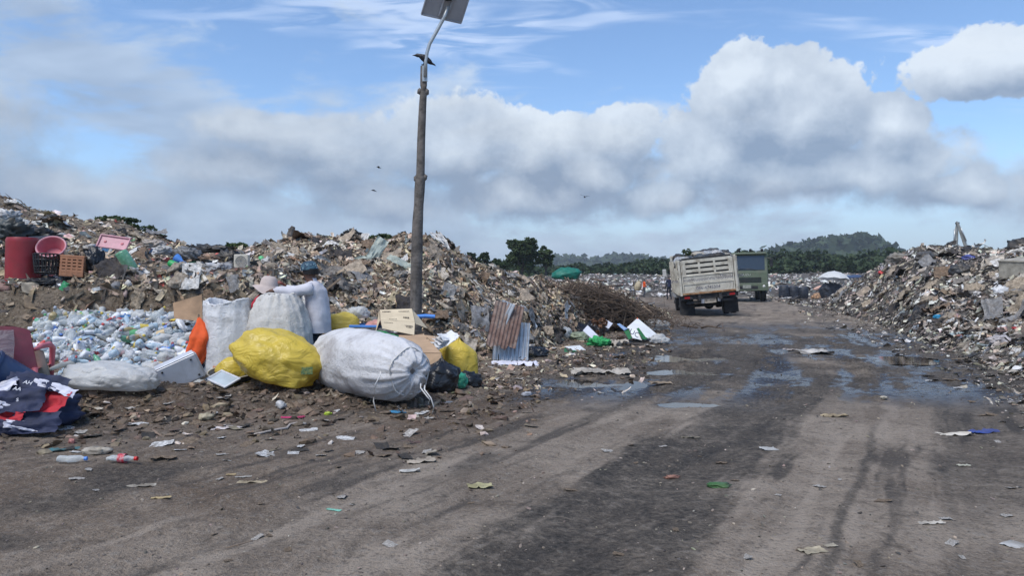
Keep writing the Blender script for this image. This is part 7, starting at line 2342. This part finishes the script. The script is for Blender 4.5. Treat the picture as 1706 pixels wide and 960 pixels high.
CF = [('pale beige sheet of film', (0.58, 0.51, 0.42)), ('whitish sheet of film', (0.68, 0.66, 0.62)), ('tan sheet of film', (0.40, 0.32, 0.235)), ('smoky grey sheet of film', (0.25, 0.245, 0.24))]
CST = [('beige twisted cloth strip', (0.50, 0.43, 0.34)), ('brown twisted cloth strip', (0.24, 0.18, 0.125)), ('dark twisted cloth strip', (0.06, 0.055, 0.05)), ('whitish twisted cloth strip', (0.62, 0.59, 0.54))]
place_on(moundL, 140, 411, protoF, 'plastic_film', CF, 0.10, 0.30, 'on the middle brown mound', 'film', weight=midm)
place_on(moundL, 150, 412, protoS, 'rag_strip', CST, 0.09, 0.22, 'on the middle brown mound', 'rag strip', weight=midm)
place_on(moundL, 70, 413, protoF, 'plastic_film', CF, 0.10, 0.26, 'on top of the left bank', 'film', weight=topl)
place_on(moundL, 60, 414, protoS, 'rag_strip', CST, 0.09, 0.22, 'on top of the left bank', 'rag strip', weight=topl)
place_on(moundL, 50, 415, protoS, 'rag_strip', CST[:2], 0.08, 0.18, 'hanging from the cut bank face', 'rag strip', weight=onface)
place_on(moundR, 110, 416, protoF, 'plastic_film', CF, 0.10, 0.34, 'on the right grey mound', 'film', far=0.012)
place_on(moundR, 60, 417, protoS, 'rag_strip', CST, 0.09, 0.24, 'on the right grey mound', 'rag strip', far=0.012)
place_on(moundR, 85, 401, protoB, 'plastic_bag', CB, 0.09, 0.24, 'strewn on the right grey mound', 'bag', far=0.012)
place_on(moundR, 75, 402, protoR, 'rag', CRG, 0.12, 0.32, 'strewn on the right grey mound', 'rag', far=0.012)
place_on(moundR, 22, 403, protoP, 'board_scrap', CBD, 0.07, 0.16, 'strewn on the right grey mound', 'board', far=0.012)
place_on(moundL, 60, 404, protoB, 'plastic_bag', CB[1:], 0.07, 0.17, 'half buried in the middle brown mound', 'bag', weight=midm)
place_on(moundL, 85, 405, protoR, 'rag', CRG, 0.10, 0.26, 'hanging on the middle brown mound', 'rag', weight=midm)
place_on(moundL, 60, 406, protoB, 'plastic_bag', CB, 0.09, 0.20, 'lying on top of the left bank', 'bag', weight=topl)
place_on(moundL, 40, 407, protoR, 'rag', CRG, 0.12, 0.28, 'lying on top of the left bank', 'rag', weight=topl)
place_on(moundL, 40, 408, protoR, 'rag', [CRG[0], CRG[3]], 0.10, 0.24, 'hanging from the cut bank face', 'rag', weight=onface)
# marked pieces on the right mound
for (px, py, Y, sz, c, sd, lab) in ((1468, 459, 26, (0.16, 0.12, 0.08), (0.62, 0.08, 0.08), 501, 'small bright red bag high on the right mound'), (1562, 530, 14.8, (0.085, 0.07, 0.055), (0.05, 0.38, 0.66), 502, 'small bright blue bag at the right mound foot'),
                                    (1550, 536, 14.6, (0.09, 0.07, 0.04), (0.72, 0.72, 0.70), 503, 'white carton scrap left of the bright blue bag'), (1588, 540, 13.6, (0.16, 0.12, 0.09), (0.55, 0.54, 0.52), 504, 'pale grey bag right of the bright blue bag'),
                                    (1613, 432, 22, (0.18, 0.12, 0.09), (0.05, 0.07, 0.28), 505, 'dark blue cloth lump near the excavator arm'), (1665, 572, 10.9, (0.19, 0.13, 0.085), (0.56, 0.52, 0.52), 506, 'large pinkish white bag at the mound foot by the road'),
                                    (1672, 552, 11.8, (0.16, 0.11, 0.05), (0.60, 0.40, 0.36), 507, 'pink and white bag above the large pinkish white bag'), (1695, 551, 11.6, (0.12, 0.05, 0.03), (0.5, 0.03, 0.04), 508, 'red wrapper strip beside the pink and white bag'),
                                    (1600, 562, 11.9, (0.07, 0.05, 0.03), (0.60, 0.25, 0.20), 509, 'salmon pink scrap at the right road edge'), (1586, 561, 12.1, (0.06, 0.05, 0.04), (0.40, 0.50, 0.52), 510, 'pale blue scrap left of the salmon scrap'),
                                    (1625, 564, 11.4, (0.11, 0.08, 0.05), (0.42, 0.43, 0.42), 511, 'grey clear bag right of the salmon scrap'), (1500, 418, 29, (0.5, 0.35, 0.22), (0.24, 0.22, 0.19), 512, 'grey sack on the crest of the right mound'),
                                    (1540, 436, 24, (0.36, 0.26, 0.18), (0.10, 0.095, 0.09), 513, 'dark grey bag below the right mound crest'), (1598, 455, 20, (0.28, 0.22, 0.18), (0.05, 0.052, 0.055), 514, 'black drum-like bag in the middle of the right mound'),
                                    (1668, 490, 15.5, (0.15, 0.09, 0.14), (0.60, 0.60, 0.60), 515, 'upright white bag on the right mound face'), (1625, 492, 15.5, (0.16, 0.10, 0.08), (0.52, 0.50, 0.47), 516, 'pale roll on the right mound face'),
                                    (1700, 415, 23.5, (0.45, 0.3, 0.22), (0.04, 0.045, 0.05), 517, 'black humped bag on the ridge above the concrete block')):
    Yq = Y
    # slide to the slope along the line of sight
    ys = np.linspace(Y * 0.6, Y * 1.5, 160)
    xs = (px - CX) / FPX * ys
    zl = CAM_H + (HY - py) / FPX * ys
    hitz = np.maximum(moundR.z(xs, ys), ground_z(xs, ys))
    k = np.argmax(hitz >= zl - 0.01) if (hitz >= zl - 0.01).any() else int(np.argmin(np.abs(ys - Y)))
    bag('plastic_bag', sz, BAG_OBJ, sd, lab, 'bag' if 'bag' in lab or 'sack' in lab else 'scrap', loc=(xs[k], ys[k], hitz[k] - sz[2] * 0.3), rz=sd, lumpy=0.3, crease=0.2, freq=1.5, color=c)

# ------------------------------------------------------------------ litter on the road and berm
def at_ground(px, py):
    """point on the real ground along the line of sight"""
    ys = np.linspace(gdep(max(py, 480)) * 0.75, gdep(max(py, 480)) * 1.1, 120)
    xs = (px - CX) / FPX * ys
    zl = CAM_H + (HY - py) / FPX * ys
    g = ground_z(xs, ys)
    k = int(np.argmax(g >= zl)) if (g >= zl).any() else len(ys) - 1
    return Vector((xs[k], ys[k], g[k]))


def litter(kind, px, py, size, col, label, seed, rz=0.0, flat=0.5, cat='litter', name=None):
    p = at_ground(px, py)
    if kind == 'sheet':
        o = cloth(name or 'litter_scrap', size[0], size[1], RAG_OBJ, seed, label, cat, p, (0, 0, rz), amp=flat, freq=1.6, n=12, color=col)
    else:
        o = bag(name or 'litter_scrap', (size[0] / 2, size[1] / 2, size[2] / 2), BAG_OBJ, seed, label, cat, loc=p, rz=rz, lumpy=0.35, crease=0.3, freq=1.6, sub=3, color=col)
    return o


b1 = empty('bottle', at_ground(119, 773) + Vector((0, 0, 0.03)), (0, 0, R(6)), 'clear plastic bottle with blue cap lying on the near left dirt', 'bottle')
V, F, M = bottle_mesh(5001, 'plain')
link('body', np_mesh('body', V[:100] * 0.95, F[:90], [PET['clear']]), b1)
MB().lathe([(0.015, 0), (0.015, 0.02), (0, 0.021)], 12, (0.093, 0, 0), (0, R(90), 0)).build('cap', LID_BLUE, b1)
b1 = empty('bottle', at_ground(204, 772) + Vector((0, 0, 0.035)), (0, 0, R(-6)), 'plastic bottle with red wrapper and red cap on the near left dirt', 'bottle')
V, F, M = bottle_mesh(5002, 'plain')
link('body', np_mesh('body', V[:100] * 1.0, F[:90], [PET['clear']]), b1)
MB().lathe([(0.035, -0.025), (0.035, 0.03)], 14, (0.0, 0, 0), (0, R(90), 0), cap=(False, False)).build('wrapper', pmat('wrapper_red', (0.45, 0.03, 0.05), 0.5, var=0.2, dirt=(0.6, 0.55, 0.55), dscale=25, damt=0.7), b1, smooth=True)
MB().lathe([(0.016, 0), (0.016, 0.022), (0, 0.023)], 12, (0.098, 0, 0), (0, R(90), 0)).build('cap', pmat('cap_red', (0.5, 0.02, 0.02), 0.4), b1)
T = [('lump', 160, 757, (0.22, 0.10, 0.06), (0.40, 0.36, 0.30), 'dirty cream cloth behind the red-wrapped bottle', 0.0), ('lump', 120, 740, (0.055, 0.05, 0.045), (0.55, 0.22, 0.20), 'small pinkish ball below the flags', 0.0),
     ('sheet', 105, 752, (0.22, 0.10), (0.06, 0.16, 0.18), 'tangled teal string on the dirt below the flags', 0.3), ('sheet', 378, 715, (0.28, 0.13), (0.52, 0.47, 0.45), 'crumpled pinkish white cloth on the road edge', 0.2),
     ('lump', 345, 700, (0.14, 0.08, 0.08), (0.46, 0.40, 0.28), 'torn gold and white wrapper on the dirt berm', 0.4), ('lump', 468, 682, (0.10, 0.09, 0.09), (0.50, 0.50, 0.50), 'crumpled clear cup in front of the yellow bag', 0.3),
     ('sheet', 488, 697, (0.22, 0.06), (0.40, 0.04, 0.12), 'thin crimson ribbon on the road edge', 0.1), ('lump', 546, 692, (0.085, 0.04, 0.035), (0.55, 0.72, 0.06), 'fluorescent yellow tube on the dirt', -0.1),
     ('sheet', 662, 688, (0.18, 0.13), (0.04, 0.20, 0.36), 'blue plastic scrap below the tied sack mouth', 0.2), ('lump', 185, 768, (0.07, 0.04, 0.03), (0.5, 0.5, 0.48), 'white fragment left of the red-wrapped bottle', 0.0),
     ('sheet', 800, 812, (0.165, 0.10), (0.38, 0.35, 0.20), 'crumpled yellowish glove on the road', 0.3), ('sheet', 1281, 750, (0.125, 0.11), (0.34, 0.34, 0.33), 'flattened grey wrapper on the dark wheel track', 0.1),
     ('sheet', 700, 770, (0.24, 0.14), (0.36, 0.31, 0.25), 'torn beige paper on the road', 0.5), ('sheet', 683, 787, (0.15, 0.05), (0.48, 0.47, 0.44), 'white sliver just below the torn beige paper', 0.3),
     ('sheet', 556, 852, (0.10, 0.03), (0.16, 0.38, 0.30), 'mint green strip on the near road', -0.4), ('sheet', 232, 812, (0.20, 0.05), (0.42, 0.39, 0.34), 'pale wrapper on the near left road', 0.1),
     ('sheet', 268, 831, (0.12, 0.04), (0.46, 0.36, 0.20), 'yellowish card sliver on the near left road', 0.1), ('sheet', 385, 793, (0.07, 0.05), (0.40, 0.30, 0.17), 'tan leaf on the near left road', 0.2),
     ('sheet', 405, 797, (0.11, 0.03), (0.42, 0.40, 0.37), 'grey sliver beside the tan leaf', 0.1), ('sheet', 420, 806, (0.20, 0.03), (0.33, 0.28, 0.2), 'long straw below the grey sliver', 0.05),
     ('sheet', 1355, 588, (0.62, 0.5), (0.40, 0.38, 0.35), 'white cloth flattened in the middle of the far road', 0.1), ('sheet', 1320, 584, (0.3, 0.25), (0.36, 0.32, 0.30), 'small pale rag left of the flattened white cloth', 0.1),
     ('sheet', 1390, 695, (0.26, 0.08), (0.42, 0.34, 0.22), 'tan splintered card on the right road', 0.1), ('lump', 1472, 665, (0.08, 0.06, 0.03), (0.42, 0.38, 0.30), 'beige lump on the right road', 0.1),
     ('sheet', 1100, 640, (0.30, 0.16), (0.28, 0.22, 0.16), 'brown board scrap beside the puddles', 0.1), ('lump', 1120, 799, (0.10, 0.03, 0.03), (0.30, 0.15, 0.11), 'reddish brown stub on the dark track', 0.1),
     ('sheet', 1150, 731, (0.18, 0.03), (0.20, 0.18, 0.14), 'flat stick lying across the dark track', 0.0), ('sheet', 1355, 920, (0.13, 0.07), (0.38, 0.33, 0.24), 'torn beige paper beside the road crack', 0.3),
     ('sheet', 1383, 911, (0.07, 0.04), (0.40, 0.36, 0.28), 'small beige paper right of the torn one', 0.3), ('sheet', 1590, 725, (0.32, 0.10), (0.48, 0.44, 0.38), 'flattened cream packet at the right road edge', 0.0),
     ('sheet', 1640, 721, (0.26, 0.12), (0.04, 0.07, 0.24), 'dark blue packet at the right road edge', 0.1), ('sheet', 1606, 777, (0.10, 0.05), (0.36, 0.35, 0.28), 'greenish leaf scrap on the right road', 0.1),
     ('sheet', 1552, 873, (0.16, 0.04), (0.42, 0.39, 0.34), 'thin white strip on the near right road', 0.2), ('sheet', 1690, 910, (0.12, 0.10), (0.40, 0.39, 0.37), 'grey clear film on the near right road', 0.5),
     ('sheet', 762, 656, (0.30, 0.08), (0.22, 0.25, 0.14), 'wilted green leaves beside the small green bag', 0.1), ('sheet', 742, 672, (0.15, 0.07), (0.34, 0.40, 0.48), 'pale blue film scrap by the tied sack', 0.1),
     ('sheet', 740, 687, (0.20, 0.06), (0.07, 0.06, 0.05), 'black flat scrap in front of the tied sack', 0.1), ('lump', 862, 652, (0.11, 0.09, 0.07), (0.42, 0.34, 0.34), 'pinkish bag scrap near the largest puddle', 0.0),
     ('lump', 878, 660, (0.14, 0.09, 0.05), (0.46, 0.47, 0.50), 'white crumpled wrapper near the pinkish scrap', 0.2), ('lump', 1197, 812, (0.14, 0.09, 0.03), (0.05, 0.14, 0.04), 'sprig of green leaves on the dark track', 0.0)]
for k, (kd, px, py, sz, c, lab, rz) in enumerate(T):
    litter(kd, px, py, sz, c, lab, 600 + k, rz, 0.35)
# rope on the road edge
root = empty('rope', at_ground(480, 716), (0, 0, 0), 'dirty pale rope curving along the road edge', 'rope')
ro = root.location
pts = []
for (px, py) in ((424, 727), (445, 722), (465, 718), (478, 716), (483, 710), (495, 708), (510, 709)):
    g = at_ground(px, py)
    pts.append(g - ro + Vector((0, 0, 0.012)))
MB().tube(pts, 0.011, 6).build('strand', pmat('rope_dirty', (0.36, 0.32, 0.29), 0.9, var=0.2), root, smooth=True)
root = empty('twig', at_ground(393, 916), (0, 0, 0), 'thin straw-coloured twig on the nearest road', 'twig')
MB().tube([(-0.05, 0, 0.006), (0.0, 0.03, 0.012), (0.05, 0.09, 0.01)], [0.004, 0.004, 0.003], 5).build('stem', TWIG2, root)

# scattered small litter, one by one along the road edges
rng = np.random.default_rng(70)
scr = []
for s in range(8):
    V, F = sheet(6, 5, 1.0, 0.6, 1500 + s, 0.45, 1.5)
    V[:, 2] -= np.percentile(V[:, 2], 15)
    V[:, 2] = np.maximum(V[:, 2] * 0.6, 0.02)
    scr.append(np_mesh('litter_scrap', V, F, [RAG_OBJ]))
zones = [('on the dirt berm before the bottle heap', 'berm', 70, (60, 720), (655, 770)), ('along the mound foot beside the brush pile', 'foot', 60, (800, 1120), (560, 650)), ('along the foot of the right mound', 'rfoot', 90, (1400, 1706), (530, 720)), ('on the open road', 'road', 60, (100, 1700), (600, 950))]
SC_C = [('pale', (0.46, 0.43, 0.39)), ('brown', (0.22, 0.165, 0.115)), ('dark', (0.05, 0.047, 0.044)), ('white', (0.60, 0.59, 0.57))]
for (where, key, n, (x0, x1), (y0, y1)) in zones:
    for k in range(n):
        px = rng.uniform(x0, x1); py = y0 + (y1 - y0) * rng.random()
        if key == 'rfoot' and py > 560 + (px - 1400) * 0.55: continue
        if key == 'foot' and py > 655 - (px - 800) * 0.25: continue
        p = at_ground(px, py)
        cn, c = SC_C[int(rng.integers(0, 4 if key != 'road' else 2))]
        s = rng.uniform(0.025, 0.075) * (1.0 if key != 'road' else 0.55) * (1 + 0.04 * p.y)
        lab = '%s scrap of litter %s' % (cn, where)
        tag(link('litter_scrap', scr[int(rng.integers(0, 8))], None, p + Vector((0, 0, 0.004)), (rng.normal() * 0.1, rng.normal() * 0.1, rng.uniform(0, 6.28)), s, c), lab, 'litter', lab)

# ------------------------------------------------------------------ crumbs, clods, fragments nobody could count
def crumbs(name, label, n, px_r, py_r, size, pal, seed, lumpf=0.7, keep=None, far=0.10):
    rng = np.random.default_rng(seed)
    px = rng.uniform(*px_r, n)
    Y0, Y1 = gdep(py_r[1]), gdep(py_r[0])
    Y = Y0 * (Y1 / Y0) ** rng.random(n)
    x = (px - CX) / FPX * Y
    if keep is not None:
        k = keep(x, Y, rng)
        x, Y = x[k], Y[k]
    for (qx, qy, rx, ry) in PUDDLES:
        k = ((x - qx) / rx) ** 2 + ((Y - qy) / ry) ** 2 > 1.2
        x, Y = x[k], Y[k]
    P = np.stack([x, Y, ground_z(x, Y)], -1)
    N = np.tile(np.array([0, 0, 1.0]), (len(P), 1))
    s = size[0] * (size[1] / size[0]) ** (rng.random(len(P)) ** 2.2) * (1 + far * Y) 
    V, F, C = scatter(P, N, s, palette(len(P), rng, pal), rng, {'lump': lumpf, 'film': 0.6 * (1 - lumpf), 'strip': 0.4 * (1 - lumpf)}, 0.35, 0.1)
    tag(link(name, np_mesh(name, V, F, [WASTE], smooth=False, col=C)), label, 'fragments', kind='stuff')


PAL_SOIL = [(0.12, 0.085, 0.058, 5), (0.17, 0.125, 0.09, 4), (0.07, 0.052, 0.038, 5), (0.25, 0.20, 0.155, 1.4), (0.48, 0.44, 0.40, 0.5)]
PAL_ROAD = [(0.20, 0.175, 0.15, 5), (0.10, 0.09, 0.08, 4), (0.28, 0.245, 0.205, 3), (0.05, 0.046, 0.043, 3), (0.45, 0.42, 0.37, 0.4)]
crumbs('gravel', 'small stones and crumbs scattered over the dirt road', 4500, (-150, 1850), (560, 985), (0.002, 0.010), PAL_ROAD, 80, 0.85)
bermk = lambda x, y, r: (track_t(x, y) < -0.9 - 0.5 * r.random(len(x))) & (r.random(len(x)) < np.exp(-((y - 8.2 - 0.25 * (x + 3)) / 1.2) ** 2) + 0.06)
crumbs('dirt_clods', 'brown soil clods and scraps heaped on the roadside berm', 14000, (-150, 900), (610, 760), (0.005, 0.055), PAL_SOIL, 81, 0.42, bermk, 0.02)
footk = lambda x, y, r: (track_t(x, y) < -1.4 - 0.8 * r.random(len(x)))
crumbs('roadside_rubbish', 'fine mixed rubbish trodden into the dirt along the left mound foot', 6500, (720, 1120), (535, 650), (0.008, 0.055), PAL_SOIL + PAL_BROWN[:6], 82, 0.12, footk, 0.02)
rfk = lambda x, y, r: (CX + FPX * x / y > 1330) & (y > np.interp(CX + FPX * x / y, [1330, 1450, 1600, 1706, 1850], [26, 17, 10.5, 7.2, 5.0]) * (0.9 + 0.25 * r.random(len(x))))
crumbs('roadside_rubbish', 'fine grey rubbish trodden into the dirt along the right mound foot', 9000, (1330, 1900), (515, 760), (0.008, 0.06), PAL_GREY, 83, 0.12, rfk, 0.02)

# patch on the yellow bag: lay it on the bag's surface
bpy.context.view_layer.update()
yb = patch.parent
loc_dir = Vector((0, -1, 0))
ok, hit, nrm, _ = yb.ray_cast(yb.matrix_world.inverted() @ (at(511, 618, 6.0)), (yb.matrix_world.inverted().to_3x3() @ (at(511, 618, 9) - at(511, 618, 6.0))).normalized())
if ok:
    patch.location = hit + nrm * 0.006
    patch.rotation_euler = nrm.to_track_quat('-Y', 'Z').to_euler()

# ------------------------------------------------------------------ air
hm = bpy.data.materials.new('thin_haze')
hm.use_nodes = True
w = NT(hm.node_tree)
ho = w.n('ShaderNodeOutputMaterial')
pv = w.n('ShaderNodeVolumePrincipled', {'Color': (0.80, 0.88, 0.98), 'Density': 0.00038, 'Anisotropy': 0.0})
w.t.links.new(pv.outputs[0], ho.inputs['Volume'])
mb = MB().box((0, 450, 44), (3600, 1500, 94))
tag(mb.build('haze', hm), 'thin pale bluish haze in the air over the dump', 'haze', kind='stuff')
